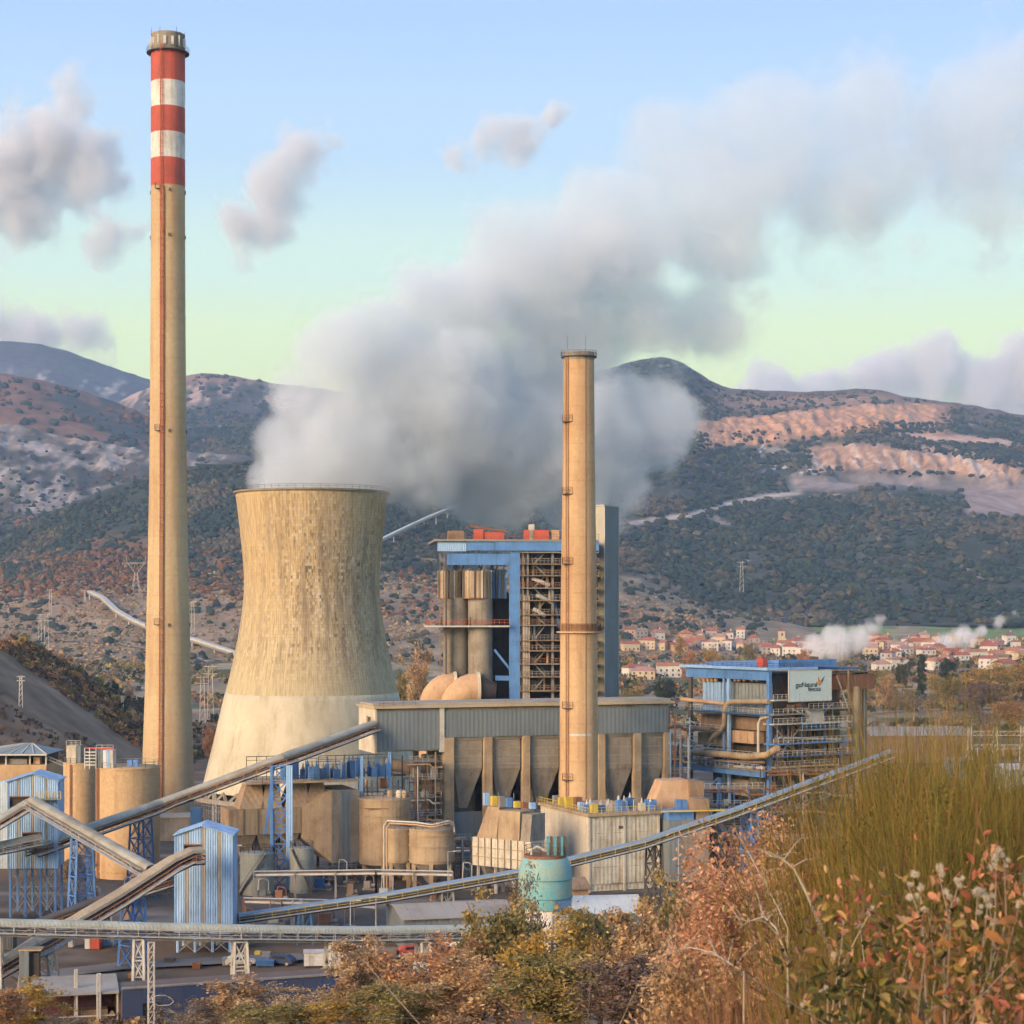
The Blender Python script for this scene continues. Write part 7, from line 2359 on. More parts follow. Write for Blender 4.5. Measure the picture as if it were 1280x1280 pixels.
def overland(label, pts, clear, w, y0):
    raw = []
    for px, py in pts:
        Y = hit(px, py + clear, y0)
        raw.append(W(px, py, Y * 0.995))
    b = raw[0].copy()
    b.z = terr(b.x, b.y)
    t = thing("overland_conveyor", label, "conveyor", b, 0, "distant overland conveyors")
    P = []
    for a, c in zip(raw[:-1], raw[1:]):
        n = max(2, int((c - a).length / 9))
        P += [a.lerp(c, i / n) for i in range(n)]
    P.append(raw[-1])
    m, d = MB(), MB()
    for a, c in zip(P[:-1], P[1:]):
        m.beam(a - b + Vector((0, 0, w * 0.3)), c - b + Vector((0, 0, w * 0.3)), w, w * 0.45)
        d.beam(a - b - Vector((0, 0, w * 0.15)), c - b - Vector((0, 0, w * 0.15)), w * 0.9, w * 0.35)
    m.build("cover", STEELP, t)
    d.build("deck", STEEL, t)
    for i in range(0, len(P), 4):
        p = P[i]
        zf = terr(p.x, p.y)
        if p.z - zf > 1.0: MB().beam(p - b, Vector((p.x, p.y, zf - 0.5)) - b, w * 0.22).build("leg", STEELP, t)
overland("pale overland conveyor curving down behind the tall chimney", [(112, 741), (128, 748), (145, 764), (165, 776), (186, 785), (214, 793), (240, 800), (268, 809), (296, 818)], 6, 4.2, 760)
overland("pale overland conveyor climbing the hillside right of the cooling tower", [(476, 676), (500, 664), (530, 650), (556, 639), (584, 628)], 8, 4.0, 1400)

def road(name, label, pts, w, mat, y0):
    raw = []
    for px, py in pts:
        Y = hit(px, py, y0)
        raw.append(((px - 640) * Y / F, Y))
    P = []
    for (x0, y0_), (x1, y1_) in zip(raw[:-1], raw[1:]):
        n = max(2, int(math.hypot(x1 - x0, y1_ - y0_) / 8))
        P += [(x0 + (x1 - x0) * i / n, y0_ + (y1_ - y0_) * i / n) for i in range(n)]
    P.append(raw[-1])
    vs_, fs = [], []
    for i, (x, y) in enumerate(P):
        a, c = P[max(0, i - 1)], P[min(len(P) - 1, i + 1)]
        d = Vector((c[0] - a[0], c[1] - a[1], 0)).normalized()
        s = Vector((d.y, -d.x, 0)) * w / 2
        zc = max(terr(x, y), terr(x + s.x, y + s.y), terr(x - s.x, y - s.y)) + 0.35
        vs_ += [(x - s.x, y - s.y, zc), (x + s.x, y + s.y, zc)]
        if i: fs.append((2 * i - 2, 2 * i - 1, 2 * i + 1, 2 * i))
    m = MB()
    m.add(vs_, fs)
    return tag(m.build(name, mat), label, kind="structure")
GRAVEL = weathered("gravel_track", (0.36, 0.32, 0.26), (0.22, 0.18, 0.13), 0.6, 0.1, 0.1)
road("road", "pale gravel track crossing the left fields", [(88, 846), (130, 853), (186, 864), (250, 876), (310, 884)], 6, GRAVEL, 1060)
road("road", "gravel track below the left hillside", [(-30, 806), (60, 802), (150, 806), (240, 822), (300, 830)], 5, GRAVEL, 1100)
road("road", "valley road left of the town on the right", [(1090, 892), (1130, 890), (1180, 888), (1290, 884)], 7, GRAVEL, 620)

ASPH = weathered("yard_asphalt", (0.17, 0.16, 0.145), (0.08, 0.07, 0.06), 0.8, 0.12, 0.2)
road("road", "worn grey yard road in front of the level gallery", [(20, 1228), (150, 1214), (330, 1202), (470, 1199), (620, 1196)], 5.5, ASPH, 238)
road("road", "grey yard road between the striped tower and the warehouse", [(305, 1172), (420, 1168), (500, 1172)], 4.5, ASPH, 260)
for lab, px, py, w, h, mt, nm in (("rusty scrap bin beside the worn yard road", 240, 1212, 10, 7, RUST, "scrap_bin"), ("yellow equipment box near the striped tower's foot", 318, 1196, 7, 5, YELLOW, "equipment_box"), ("white gas bottle cage right of the cabin", 446, 1204, 9, 8, WHITE, "bottle_cage"),
                                  ("brown cable drum crate left of the kiosk", 506, 1203, 9, 8, DUCTT, "crate"), ("orange tool chest by the open shed", 160, 1224, 8, 5, ORANGE, "tool_chest"), ("grey generator box between the parked cars", 327, 1199, 10, 7, STEEL, "generator_box"), ("dark coal skip below the tan hooded conveyor", 205, 1206, 12, 7, STEELD, "coal_skip")):
    crate(lab, px, py, w, h, mt, cat="box", name=nm, depth=1.4, n=3, group="boxes standing about the yard")
# ================================================================== substation gantry and buildings behind the bushes, right
def gantry():
    t = thing("substation_gantry", "white lattice switchyard gantry above the broom bushes on the right", "gantry", yard(1212, 600))
    k = 600 / F
    o = t.location
    def P(px, py, dy=0.0): return W(px, py, 600 + dy) - o
    for px in (1212, 1244, 1278, 1312):
        tp, bt_ = P(px, 908), P(px, 908)
        bt_.z = 0
        for s in (-0.35, 0.35): MB().beam(bt_ + Vector((s * 3, 0, 0)), tp + Vector((s * 1.3, 0, 0)), 0.26).build("leg", STEELP, t)
        m = MB()
        n = 8
        for i in range(n):
            a, c = bt_.lerp(tp, i / n), bt_.lerp(tp, (i + 1) / n)
            m.beam(a - Vector((0.7, 0, 0)), c + Vector((0.7, 0, 0)), 0.16)
        m.build("lacing", STEELP, t)
    for py in (914, 931):
        m = MB()
        n = 26
        for i in range(n):
            a, c = P(1206 + 112 * i / n, py), P(1206 + 112 * (i + 1) / n, py)
            m.beam(a, c, 0.22)
            m.beam(a - Vector((0, 0, 1.3)), c - Vector((0, 0, 1.3)), 0.22)
            m.beam(a if i % 2 else a - Vector((0, 0, 1.3)), c - Vector((0, 0, 1.3)) if i % 2 else c, 0.14)
        m.build("cross_girder", STEELP, t)
    for i, px in enumerate((1222, 1232, 1254, 1266)):
        a = P(px, 931)
        MB().lathe([(0.05, 0), (0.22, -0.1), (0.12, -0.5), (0.24, -0.9), (0.12, -1.3), (0.22, -1.7), (0.05, -2.0)], a - Vector((0, 0, 1.35)), 8).build("insulator", STEELP, t)
gantry()
hs, hx, hze = gabled_shed("long brown shed beyond the broom bushes at right", 1088, 1215, 630, 22, 920, 909, DUCT, ROOFG, R(4), n=9)
b2, b2x, b2z = gabled_shed("teal blue shed beside the white gantry", 1186, 1212, 545, 6, 952, 947, weathered("paint_tealblue", (0.12, 0.34, 0.44)), ROOFG, R(10), n=3)
b3, b3x, b3z = gabled_shed("pale teal sheet building at the right edge behind the bushes", 1256, 1330, 530, 10, 962, 955, weathered("sheet_teal", (0.30, 0.50, 0.52), rib=0.5, bump=0.4), ROOFW, R(4), n=6)

# ================================================================== the town
def town():
    r = np.random.default_rng(21)
    walls = [("white", (0.62, 0.60, 0.55)), ("cream", (0.55, 0.45, 0.31)), ("pink", (0.52, 0.34, 0.27)), ("ochre", (0.50, 0.35, 0.20)), ("grey", (0.36, 0.34, 0.31))]
    roofs = [("red tiled", (0.36, 0.12, 0.075)), ("orange tiled", (0.42, 0.185, 0.10)), ("brown", (0.22, 0.13, 0.09)), ("pinkish", (0.42, 0.24, 0.19))]
    wm = [weathered("render_" + n, c, None, 0.4, 0.2, 0.3) for n, c in walls]
    rm = [weathered("tiles_" + n.replace(" ", "_"), c, None, 0.5, 0.3, 0.2) for n, c in roofs]
    gl = weathered("house_window", (0.05, 0.055, 0.06), None, 0.2, 0.5, 0.1, rough=0.3)
    cnt = {}
    spots = []
    def row(n, pxa, pxb, pya, pyb, wa, wb, zone):
        for i in range(n):
            px = pxa + (pxb - pxa) * (i + r.uniform(0.1, 0.9)) / n
            spots.append((px, r.uniform(pya, pyb), r.uniform(wa, wb), zone))
    row(3, 776, 850, 846, 852, 24, 30, "nearest row left of the boiler")
    row(4, 776, 850, 812, 818, 16, 24, "beside the lift tower")
    row(3, 776, 830, 797, 801, 12, 18, "at the town's upper left")
    row(12, 845, 945, 808, 816, 12, 20, "in the town's left middle")
    row(5, 850, 930, 798, 803, 10, 15, "on the town's upper left edge")
    row(10, 945, 1035, 812, 822, 12, 20, "behind the right boiler house")
    row(13, 1085, 1175, 812, 828, 13, 22, "right of the town steam")
    row(6, 1090, 1180, 800, 808, 11, 16, "on the upper edge past the steam")
    row(12, 1165, 1290, 818, 832, 14, 24, "above the yellow trees")
    row(8, 1190, 1290, 803, 812, 11, 16, "far right under the hillside")
    row(6, 1075, 1280, 834, 846, 20, 26, "behind the company board")
    for px, py, w_px, zone in spots:
        Y = hit(px, py, 700)
        k = Y / F
        x = (px - 640) * Y / F
        z = min(terr(x, Y), terr(x + w_px * k / 2, Y), terr(x - w_px * k / 2, Y)) - 0.4
        wi, ri = int(r.choice(5, p=[0.4, 0.22, 0.18, 0.1, 0.1])), int(r.choice(4, p=[0.45, 0.28, 0.07, 0.2]))
        h = r.uniform(5.0, 8.5)
        st = "two storey" if h > 6.5 else "low"
        lab = f"{st} {walls[wi][0]} house, {roofs[ri][0]} roof, {zone}"
        cnt[lab] = cnt.get(lab, 0) + 1
        if cnt[lab] > 1: lab += ["", ", further right", ", third along", ", fourth along"][min(3, cnt[lab] - 1)]
        t = thing("house", lab, "house", (x, Y, z), r.uniform(-0.5, 0.5), "houses of the valley town")
        w, d = w_px * k, r.uniform(8, 12)
        MB().box(-w / 2, w / 2, -d / 2, d / 2, 0, h).build("wall", wm[wi], t)
        rh = r.uniform(1.6, 3.2)
        hip = float(r.choice([0.3, 0.3, -0.05]))
        m = MB()
        m.add([(-w / 2 - 0.6, -d / 2 - 0.6, h), (w / 2 + 0.6, -d / 2 - 0.6, h), (w / 2 + 0.6, d / 2 + 0.6, h), (-w / 2 - 0.6, d / 2 + 0.6, h), (-w / 2 + d * hip, 0, h + rh), (w / 2 - d * hip, 0, h + rh)],
              [(0, 1, 5, 4), (1, 2, 5), (2, 3, 4, 5), (3, 0, 4), (3, 2, 1, 0)])
        rf = m.build("roof", rm[ri], t)
        MB().box(w * 0.18, w * 0.18 + 0.8, 0.4, 1.2, h + rh * 0.5, h + rh + 1.2).build("chimney_pot", wm[wi], rf)
        nw = max(2, int(w / 3.2))
        for fl in range(2 if h > 6.5 else 1):
            for i in range(nw):
                xx = -w / 2 + w * (i + 0.5) / nw
                MB().box(xx - 0.55, xx + 0.55, -d / 2 - 0.06, -d / 2 - 0.01, 1.2 + fl * 3.0, 2.7 + fl * 3.0).build("window", gl, t)
    # church tower
    Y = hit(977, 812, 700)
    x = (977 - 640) * Y / F
    t = thing("church_tower", "small cream church tower in the middle of the town", "church", (x, Y, terr(x, Y) - 0.5))
    MB().box(-2.6, 2.6, -2.6, 2.6, 0, 15).build("shaft", wm[1], t)
    MB().add([(-3, -3, 15), (3, -3, 15), (3, 3, 15), (-3, 3, 15), (0, 0, 19)], [(0, 1, 4), (1, 2, 4), (2, 3, 4), (3, 0, 4), (3, 2, 1, 0)]).build("spire", rm[2], t)
    MB().box(-0.7, 0.7, -2.66, -2.61, 11, 13.4).build("belfry_opening", gl, t)
town()
for lab, px, py, balls in (("white steam cloud rising among the town's roofs behind the company board", 1045, 815, [(1018, 812, 26, 1.3), (1045, 804, 32, 1.3), (1072, 798, 26, 1.2), (1088, 788, 18, 1.0), (1098, 776, 12, 0.9)]),
                           ("thin white smoke drifting over the town at right", 1195, 800, [(1182, 806, 24, 1.0), (1205, 796, 24, 1.0), (1228, 788, 16, 0.8), (1250, 778, 13, 0.7)]),
                           ("small wisp of white smoke on the hillside at the right edge", 1262, 772, [(1252, 774, 10, 0.7), (1268, 766, 10, 0.6)])):
    Y = hit(px, py + 12, 700) - 40
    puff("smoke", lab, px, py, Y, balls, 0.10, 1.6, 0.10, 1.5, lo=0.25, hi=0.8, cat="smoke", warp_amp=3.5, step=1.0, group="town smoke")

# open steel frames with pipes and vessels packed between the big units
def steel_frame(label, px0, px1, py_top, Y, depth, mats, seed, rotz=0.0):
    b = yard(px0, Y)
    t = thing("process_frame", label, "steelwork", b, rotz, "process steelwork")
    x1 = uz(t, px1, 1000)[0]
    H = uz(t, px0, py_top)[1]
    r = np.random.default_rng(seed)
    nx, nz = max(2, int(x1 / 2.6)), max(2, int(H / 3.2))
    for i in range(nx + 1):
        for y in (0.0, depth): MB().box(x1 * i / nx - 0.11, x1 * i / nx + 0.11, y - 0.11, y + 0.11, 0, H * r.uniform(0.85, 1.05)).build("column", mats[0], t)
    for k in range(1, nz + 1):
        z = H * k / nz
        f = MB().box(0, x1, -0.3, depth, z - 0.12, z - 0.02).build("floor", mats[1], t)
        MB().rail([(0, -0.28, z - 0.02), (x1, -0.28, z - 0.02)], 1.05, 1.2, 0.06).build("railing", mats[2], f)
        for q in range(max(2, nx)):
            x, w = r.uniform(0.3, x1 - 0.3), r.uniform(0.4, 1.3)
            hh = min(H / nz - 0.4, r.uniform(0.7, 2.2))
            mt = [RUST, DUCT, STEEL, STEELP, BLUED, DUCTT, CONCG][int(r.integers(7))]
            if q % 2: MB().lathe([(0.1, 0), (w * 0.5, 0.15), (w * 0.5, hh), (0.1, hh + 0.25)], (x, r.uniform(0.5, depth - 0.3), z - H / nz), 10).build("vessel", mt, t)
            else: MB().box(x - w / 2, x + w / 2, 0.3, 0.3 + w, z - H / nz, z - H / nz + hh).build("cabinet", mt, t)
        MB().tube([(-0.4, 0.2, z - 0.6), (x1 * r.uniform(0.3, 0.7), 0.2, z - 0.6), (x1 * 0.75, 0.2, z - 1.3), (x1 + 0.4, 0.2, z - 1.3)], r.uniform(0.12, 0.3), 8).build("pipe", [DUCTT, STEELP, RUST][k % 3], t)
    for i in range(nx):
        MB().beam((x1 * i / nx, -0.05, 0.2), (x1 * (i + 1) / nx, -0.05, H / nz), 0.13).build("brace", mats[0], t)
    for q in range(3):
        x = r.uniform(0.2, x1)
        MB().tube([(x, -0.45, 0), (x, -0.45, H * r.uniform(0.7, 1.1))], 0.14, 7).build("riser_pipe", [STEELP, DUCT, RUST][q], t)
steel_frame("dark pipe-filled frame between the tan silo and the bunker house", 512, 551, 952, 374, 5, (STEELD, STEEL, STEELP), 1, R(20))
steel_frame("rusty frame under the left wing of the bunker house", 455, 505, 962, 380, 4, (BLUED, STEEL, STEEL), 2, R(20))
steel_frame("low frame of pipes left of the ribbed outlet", 566, 588, 1050, 352, 4, (STEEL, DUCT, STEELP), 3, R(20))
steel_frame("frame of valves below the blue bridge of the right boiler house", 880, 955, 986, 366, 5, (BLUED, DUCT, STEELP), 4, R(8))
steel_frame("pipe-packed frame at the foot of the right boiler house", 962, 1068, 965, 380, 5, (STEELD, RUST, STEEL), 5, R(14))
steel_frame("narrow frame beside the bunker house's right end", 838, 862, 905, 398, 4, (BLUEL, STEEL, STEELP), 6, R(20))
steel_frame("low rusty frame under the grey precipitator", 392, 446, 1086, 354, 3, (RUST, STEELD, STEEL), 7, R(16))
steel_frame("frame with blue posts behind the striped tower", 302, 330, 1030, 368, 4, (BLUED, STEEL, STEELP), 8, R(10))
# ================================================================== trees
leaf_mat = vcol_mat("foliage", scale=1.2, var=0.25, trans=0.35, detail=2.0, rough=0.8)
BARK = weathered("bark", (0.13, 0.10, 0.075), (0.07, 0.055, 0.04), 0.6, 1.5, 0.4)
BARKP = weathered("bark_pale", (0.36, 0.31, 0.24), (0.2, 0.16, 0.12), 0.6, 1.5, 0.4)

def crown_mesh(name, pal, seed, n_cl=80, per=105, leaf=0.185, rx=3.2, rz=4.2, cz=6.5, ragged=0.35, spread=0.85):
    """leafy crown: small tilted leaf sprays gathered in clumps through an uneven volume"""
    r = np.random.default_rng(seed)
    P, Cc = [], []
    k = 0
    while k < n_cl:
        u = r.normal(size=3)
        u /= np.linalg.norm(u)
        rad = r.uniform(0.30, 1.0) ** 0.55
        lob = 1 + ragged * math.sin(3.1 * math.atan2(u[1], u[0]) + seed) * 0.6 + ragged * r.uniform(-0.6, 0.6)
        p = np.array([u[0] * rx, u[1] * rx, u[2] * rz]) * rad * lob
        P.append(p + [0, 0, cz])
        Cc.append(r.integers(len(pal)))
        k += 1
    P = np.array(P)
    cen = np.repeat(P, per, 0)
    n = len(cen)
    cs = np.repeat(r.uniform(0.5, 1.0, n_cl) * spread, per)
    off = r.normal(size=(n, 3)) * cs[:, None] * np.array([0.62, 0.62, 0.5])
    c = cen + off
    a = r.normal(size=(n, 3))
    a /= np.linalg.norm(a, axis=1)[:, None]
    b = np.cross(a, r.normal(size=(n, 3)))
    b /= np.linalg.norm(b, axis=1)[:, None]
    s = leaf * r.uniform(0.5, 1.3, (n, 1))
    a, b = a * s, b * s * 0.55
    V = np.stack([c - a, c + b * 0.9 - a * 0.1, c + a, c - b * 0.9 + a * 0.1], 1).reshape(-1, 3)
    Fq = np.arange(n * 4).reshape(n, 4)
    col = np.array(pal)[np.repeat(np.array(Cc), per)]
    mixi = r.uniform(0, 1, n) < 0.25
    col = np.where(mixi[:, None], np.array(pal)[r.integers(len(pal), size=n)], col) * r.uniform(0.65, 1.35, (n, 1))
    o = np_mesh(name, V, Fq, leaf_mat, cols=np.repeat(np.clip(col, 0, 1), 4, 0))
    me = o.data
    bpy.data.objects.remove(o)
    return me

def limb_mesh(name, seed, H=6.5, rx=3.2, rz=4.2, bark=None, n=9, r0=0.26):
    r = np.random.default_rng(seed + 100)
    m = MB()
    top = Vector((r.uniform(-0.5, 0.5), r.uniform(-0.5, 0.5), H + rz * 0.55))
    pts = [Vector((0, 0, -1.5)), Vector((r.uniform(-0.2, 0.2), r.uniform(-0.2, 0.2), H * 0.35)), Vector((r.uniform(-0.4, 0.4), r.uniform(-0.4, 0.4), H * 0.7)), top]
    m.tube(pts, r0, 8, r0 * 0.25)
    for i in range(n):
        f = r.uniform(0.25, 0.95)
        b = pts[1].lerp(pts[2], min(1, f * 1.4)) if f < 0.7 else pts[2].lerp(top, (f - 0.7) / 0.3 * 0.8)
        a = r.uniform(0, 2 * math.pi)
        e = b + Vector((math.cos(a) * rx * r.uniform(0.5, 0.95), math.sin(a) * rx * r.uniform(0.5, 0.95), rz * r.uniform(0.1, 0.7)))
        mid = b.lerp(e, 0.5) + Vector((0, 0, 0.4))
        m.tube([b, mid, e], r0 * 0.42, 6, 0.03)
        for q in range(3):
            a2 = a + r.uniform(-0.9, 0.9)
            e2 = mid + Vector((math.cos(a2), math.sin(a2), r.uniform(0.2, 1.0))) * rx * r.uniform(0.25, 0.5)
            m.tube([mid, e2], r0 * 0.2, 5, 0.02, caps=False)
    o = m.build(name, bark or BARK)
    me = o.data
    bpy.data.objects.remove(o)
    return me

ORG = [(0.52, 0.27, 0.12), (0.44, 0.22, 0.105), (0.58, 0.34, 0.16), (0.34, 0.19, 0.10)]
TAN = [(0.50, 0.33, 0.17), (0.42, 0.27, 0.14), (0.56, 0.40, 0.21), (0.32, 0.22, 0.12)]
OLV = [(0.25, 0.215, 0.075), (0.32, 0.26, 0.09), (0.18, 0.165, 0.06), (0.40, 0.29, 0.11)]
YEL = [(0.46, 0.29, 0.06), (0.40, 0.25, 0.06), (0.34, 0.22, 0.055), (0.50, 0.34, 0.09)]
GRN = [(0.045, 0.065, 0.03), (0.06, 0.08, 0.035), (0.035, 0.05, 0.028)]
GRY = [(0.20, 0.165, 0.125), (0.26, 0.21, 0.155), (0.15, 0.12, 0.09)]
PUR = [(0.20, 0.14, 0.11), (0.15, 0.11, 0.09), (0.26, 0.18, 0.13)]
VAR = {}
for i, (k, pal, kw) in enumerate([("org", ORG, {}), ("org2", ORG, dict(n_cl=90, ragged=0.5)), ("tan", TAN, {}), ("tan2", TAN, dict(n_cl=60, per=75, ragged=0.5)), ("olv", OLV, dict(n_cl=80)), ("olv2", OLV, dict(ragged=0.5)), ("yel", YEL, dict(n_cl=80)),
                                  ("grn", GRN, dict(n_cl=85)), ("gry", GRY, dict(n_cl=55, per=60, leaf=0.15, ragged=0.5)), ("pur", PUR, dict(n_cl=80))]):
    VAR[k] = (crown_mesh("crown", pal, 40 + i, **kw), limb_mesh("trunk", 40 + i, bark=BARKP if k in ("gry", "tan2") else BARK))
VAR["cyp"] = (crown_mesh("crown", GRN, 77, n_cl=70, rx=1.1, rz=5.5, cz=5.8, ragged=0.1, spread=0.5), limb_mesh("trunk", 77, rx=0.6))

def tree(label, kind, px, py_top, Y, w_px, name="autumn_tree", cat="tree", group="autumn trees below the plant", base_z=None, rot=None):
    """crown top at row py_top, crown w_px wide"""
    x = (px - 640) * Y / F
    z0 = terr(x, Y) if base_z is None else base_z
    H = CAMZ - (py_top - HOR) * Y / F - z0
    t = thing(name, label, cat, (x, Y, z0), rng.uniform(0, 6.28) if rot is None else rot, group)
    crown, trunk = VAR[kind]
    ext = 11.4
    s = max(H, 2.5) / ext
    sw = w_px * Y / F / 7.6 if kind != "cyp" else s
    c = link("crown", crown, t)
    c.scale = (sw, sw, s)
    tr = link("trunk", trunk, t)
    tr.scale = (sw, sw, s)
    return t

# band of trees on the slope below the plant, along the bottom of the picture
for (lab, kind, px, top, Y, w) in [
    ("tan orange tree before the left end of the navy building's right half", "tan", 455, 1174, 196, 113),
    ("orange tree top at the bottom edge under the navy building", "tan", 300, 1222, 190, 124),
    ("tan bush-like tree at the bottom edge below the navy building's end", "tan2", 380, 1227, 186, 106),
    ("low brown tree at the bottom edge right of the lattice mast", "gry", 238, 1244, 188, 94),
    ("broad rust tree in front of the kiosk", "org2", 545, 1168, 188, 141),
    ("olive tree left of the teal silo's white base", "olv", 622, 1116, 196, 127),
    ("bare pale poplar standing against the teal silo", "gry", 655, 1062, 206, 68),
    ("golden tree at the foot of the teal silo", "yel", 692, 1134, 180, 139),
    ("olive tree right of the teal silo", "olv2", 748, 1122, 186, 129),
    ("brownish tree below the whitish roof", "tan", 800, 1132, 178, 122),
    ("olive yellow tree right of the whitish roof", "olv", 838, 1094, 196, 108),
    ("pale rust tree in front of the grey filter box", "tan2", 880, 1084, 176, 118),
    ("tall bare twiggy tree before the grey filter box", "gry", 838, 1078, 214, 59),
    ("dark olive tree along the bottom edge left of centre", "olv2", 498, 1220, 150, 141),
    ("tan crown in the middle of the bottom edge", "tan", 590, 1198, 150, 153),
    ("dark green and brown tree at the bottom edge right of centre", "olv", 700, 1178, 140, 165),
    ("purple brown tree at the bottom edge below the whitish roof", "pur", 800, 1186, 130, 165),
    ("tan tree at the bottom edge near the foreground shrubs", "tan", 900, 1170, 120, 176),
    ("golden tree in the bottom left corner", "yel", 28, 1222, 205, 113),
    ("second golden tree in the bottom left corner, lower one", "org", -18, 1226, 190, 106),
    ("tan scrub tree at the bottom edge beside the corner trees", "gry", 78, 1262, 186, 70),
    ("golden crown at the bottom edge between navy building and kiosk", "yel", 400, 1244, 150, 129),
    ("olive crown at the bottom left of the navy building", "olv2", 330, 1250, 148, 118)]:
    tree(lab, kind, px, top, Y, w)
tree("orange brown tree in the yard beside the left blue tower's legs", "tan", 97, 1066, 335, 46, group="trees inside the plant")
tree("small golden bush left of the teal silo beside the conveyor", "yel", 648, 1096, 292, 24, group="trees inside the plant")
# trees behind the plant on the right
for (lab, kind, px, top, Y, w) in [
    ("big golden tree at the right edge below the town", "yel", 1238, 824, 1000, 74), ("golden tree touching the right edge below the town", "yel", 1280, 818, 1030, 70),
    ("round olive tree behind the company board's right side", "olv", 1184, 840, 930, 52), ("dark purple bare tree below the golden trees", "pur", 1228, 848, 900, 62),
    ("dark pointed cypress below the town", "cyp", 1152, 816, 1100, 12), ("dark green round tree beside the cypress", "grn", 1186, 814, 1120, 32),
    ("tan tree right behind the ribbed shaft", "tan", 1112, 844, 930, 44), ("grey bare tree between shaft and olive tree", "gry", 1142, 856, 860, 46),
    ("russet tree right of the olive tree", "org", 1262, 872, 800, 60), ("pale brown tree at the right edge above the gantry", "gry", 1226, 878, 760, 58),
    ("small dark tree left of the cypress", "grn", 1128, 822, 1120, 22), ("olive tree close behind the right boiler's shaft", "olv2", 1100, 832, 960, 34),
    ("tan tree beyond the gantry at right", "tan2", 1190, 884, 740, 50), ("golden brown tree among the town houses", "yel", 850, 790, 1480, 16), ("orange tree left of the right boiler's roof", "org", 862, 806, 1150, 26),
    ("yellow tree in the town's left half", "yel", 888, 806, 1250, 22), ("olive garden tree in the town's middle", "olv", 935, 800, 1350, 20), ("orange tree in the town behind the blue roof", "org", 1005, 806, 1200, 24),
    ("dark trees below the town's left row", "grn", 830, 842, 980, 36), ("olive tree below the dark lift tower's foot", "olv", 790, 856, 900, 34)]:
    tree(lab, kind, px, top, Y, w, name="garden_tree", group="trees between plant and town")
# trees beside the cooling tower
for (lab, kind, px, top, Y, w) in [("pale tan willow right of the cooling tower's skirt", "tan", 524, 810, 640, 46), ("olive bush beside the willow right of the cooling tower", "olv", 504, 826, 660, 26), ("rust tree between chimney and cooling tower", "org", 262, 905, 620, 22)]:
    tree(lab, kind, px, top, Y, w, name="valley_tree", group="trees round the cooling tower")

# hedges and scrub in the valley and on the bank: masses
def scrub(label, n, fn, size, pal, seed, per=24, leaf=0.3, thr=0.0):
    r = np.random.default_rng(seed)
    X, Y = fn(r, n)
    if thr:
        kp = fbm(X / 60, Y / 60, 3, seed) > thr
        X, Y = X[kp], Y[kp]
    n = len(X)
    s = size * r.uniform(0.4, 1.4, n)
    c = np.stack([X, Y, ground_z(X, Y) + s * 0.5], -1)
    col = np.array(pal)[r.integers(len(pal), size=n)] * r.uniform(0.75, 1.25, (n, 1))
    c, col, s = np.repeat(c, per, 0), np.repeat(col, per, 0), np.repeat(s, per)
    m = len(c)
    d = r.normal(size=(m, 3))
    d /= np.linalg.norm(d, axis=1)[:, None]
    c = c + d * (s * r.uniform(0.5, 1.05, m))[:, None] * np.array([1, 1, 0.75])
    a = r.normal(size=(m, 3))
    a /= np.linalg.norm(a, axis=1)[:, None]
    b = np.cross(a, r.normal(size=(m, 3)))
    b /= np.linalg.norm(b, axis=1)[:, None]
    k = (s * leaf * r.uniform(0.6, 1.4, m))[:, None]
    V = np.stack([c - a * k, c + b * k * 0.7, c + a * k, c - b * k * 0.7], 1).reshape(-1, 3)
    o = np_mesh("scrub", V, np.arange(m * 4).reshape(m, 4), leaf_mat, cols=np.repeat(np.clip(col * r.uniform(0.7, 1.3, (m, 1)), 0, 1), 4, 0))
    tag(o, label, kind="stuff")
def valley_pts(r, n):
    Y = r.uniform(640, 1650, n)
    px = r.uniform(-60, 1340, n)
    return (px - 640) * Y / F, Y
scrub("russet and olive hedges over the valley fields", 12000, valley_pts, 2.6, ORG[1:2] + OLV + PUR + TAN[1:2] + GRN, 31, 18, 0.4, thr=0.52)
def bank_pts(r, n):
    Y = r.uniform(470, 760, n)
    x = -r.uniform(104, 215, n)
    return x, Y
scrub("low dry scrub over the brown bank at left", 5200, bank_pts, 0.75, [(0.11, 0.085, 0.06), (0.15, 0.105, 0.07), (0.09, 0.08, 0.05), (0.20, 0.11, 0.05)], 33, 14, 0.45, thr=0.40)
def crest_pts(r, n):
    Y = r.uniform(610, 655, n)
    x = -110 - 58 * r.uniform(0.0, 1.0, n) ** 0.7
    return x + r.normal(0, 3, n), Y
scrub("rust and golden bushes along the crest of the brown bank", 700, crest_pts, 1.4, ORG[1:] + YEL[2:3] + OLV[:1] + [(0.14, 0.09, 0.06)] * 4, 35, 60, 0.24)
def rim_pts(r, n):
    Y = r.uniform(205, 236, n)
    px = r.uniform(-80, 960, n)
    return (px - 640) * Y / F, Y
scrub("tangled undergrowth at the foot of the near slope", 1500, rim_pts, 0.9, TAN + OLV + PUR, 36, 50, 0.25, thr=0.45)

def town_pts(r, n):
    Y = r.uniform(1080, 1750, n)
    px = r.uniform(770, 1320, n)
    return (px - 640) * Y / F, Y
scrub("garden trees and hedges scattered through the town", 1500, town_pts, 3.0, OLV + GRN * 2 + ORG[:2] + GRY + YEL[:1], 38, 40, 0.28, thr=0.46)
# ================================================================== foreground shrubs on the photographer's bank
stem_mat = vcol_mat("stems", scale=6.0, var=0.2, detail=1.0, rough=0.8, trans=0.15)

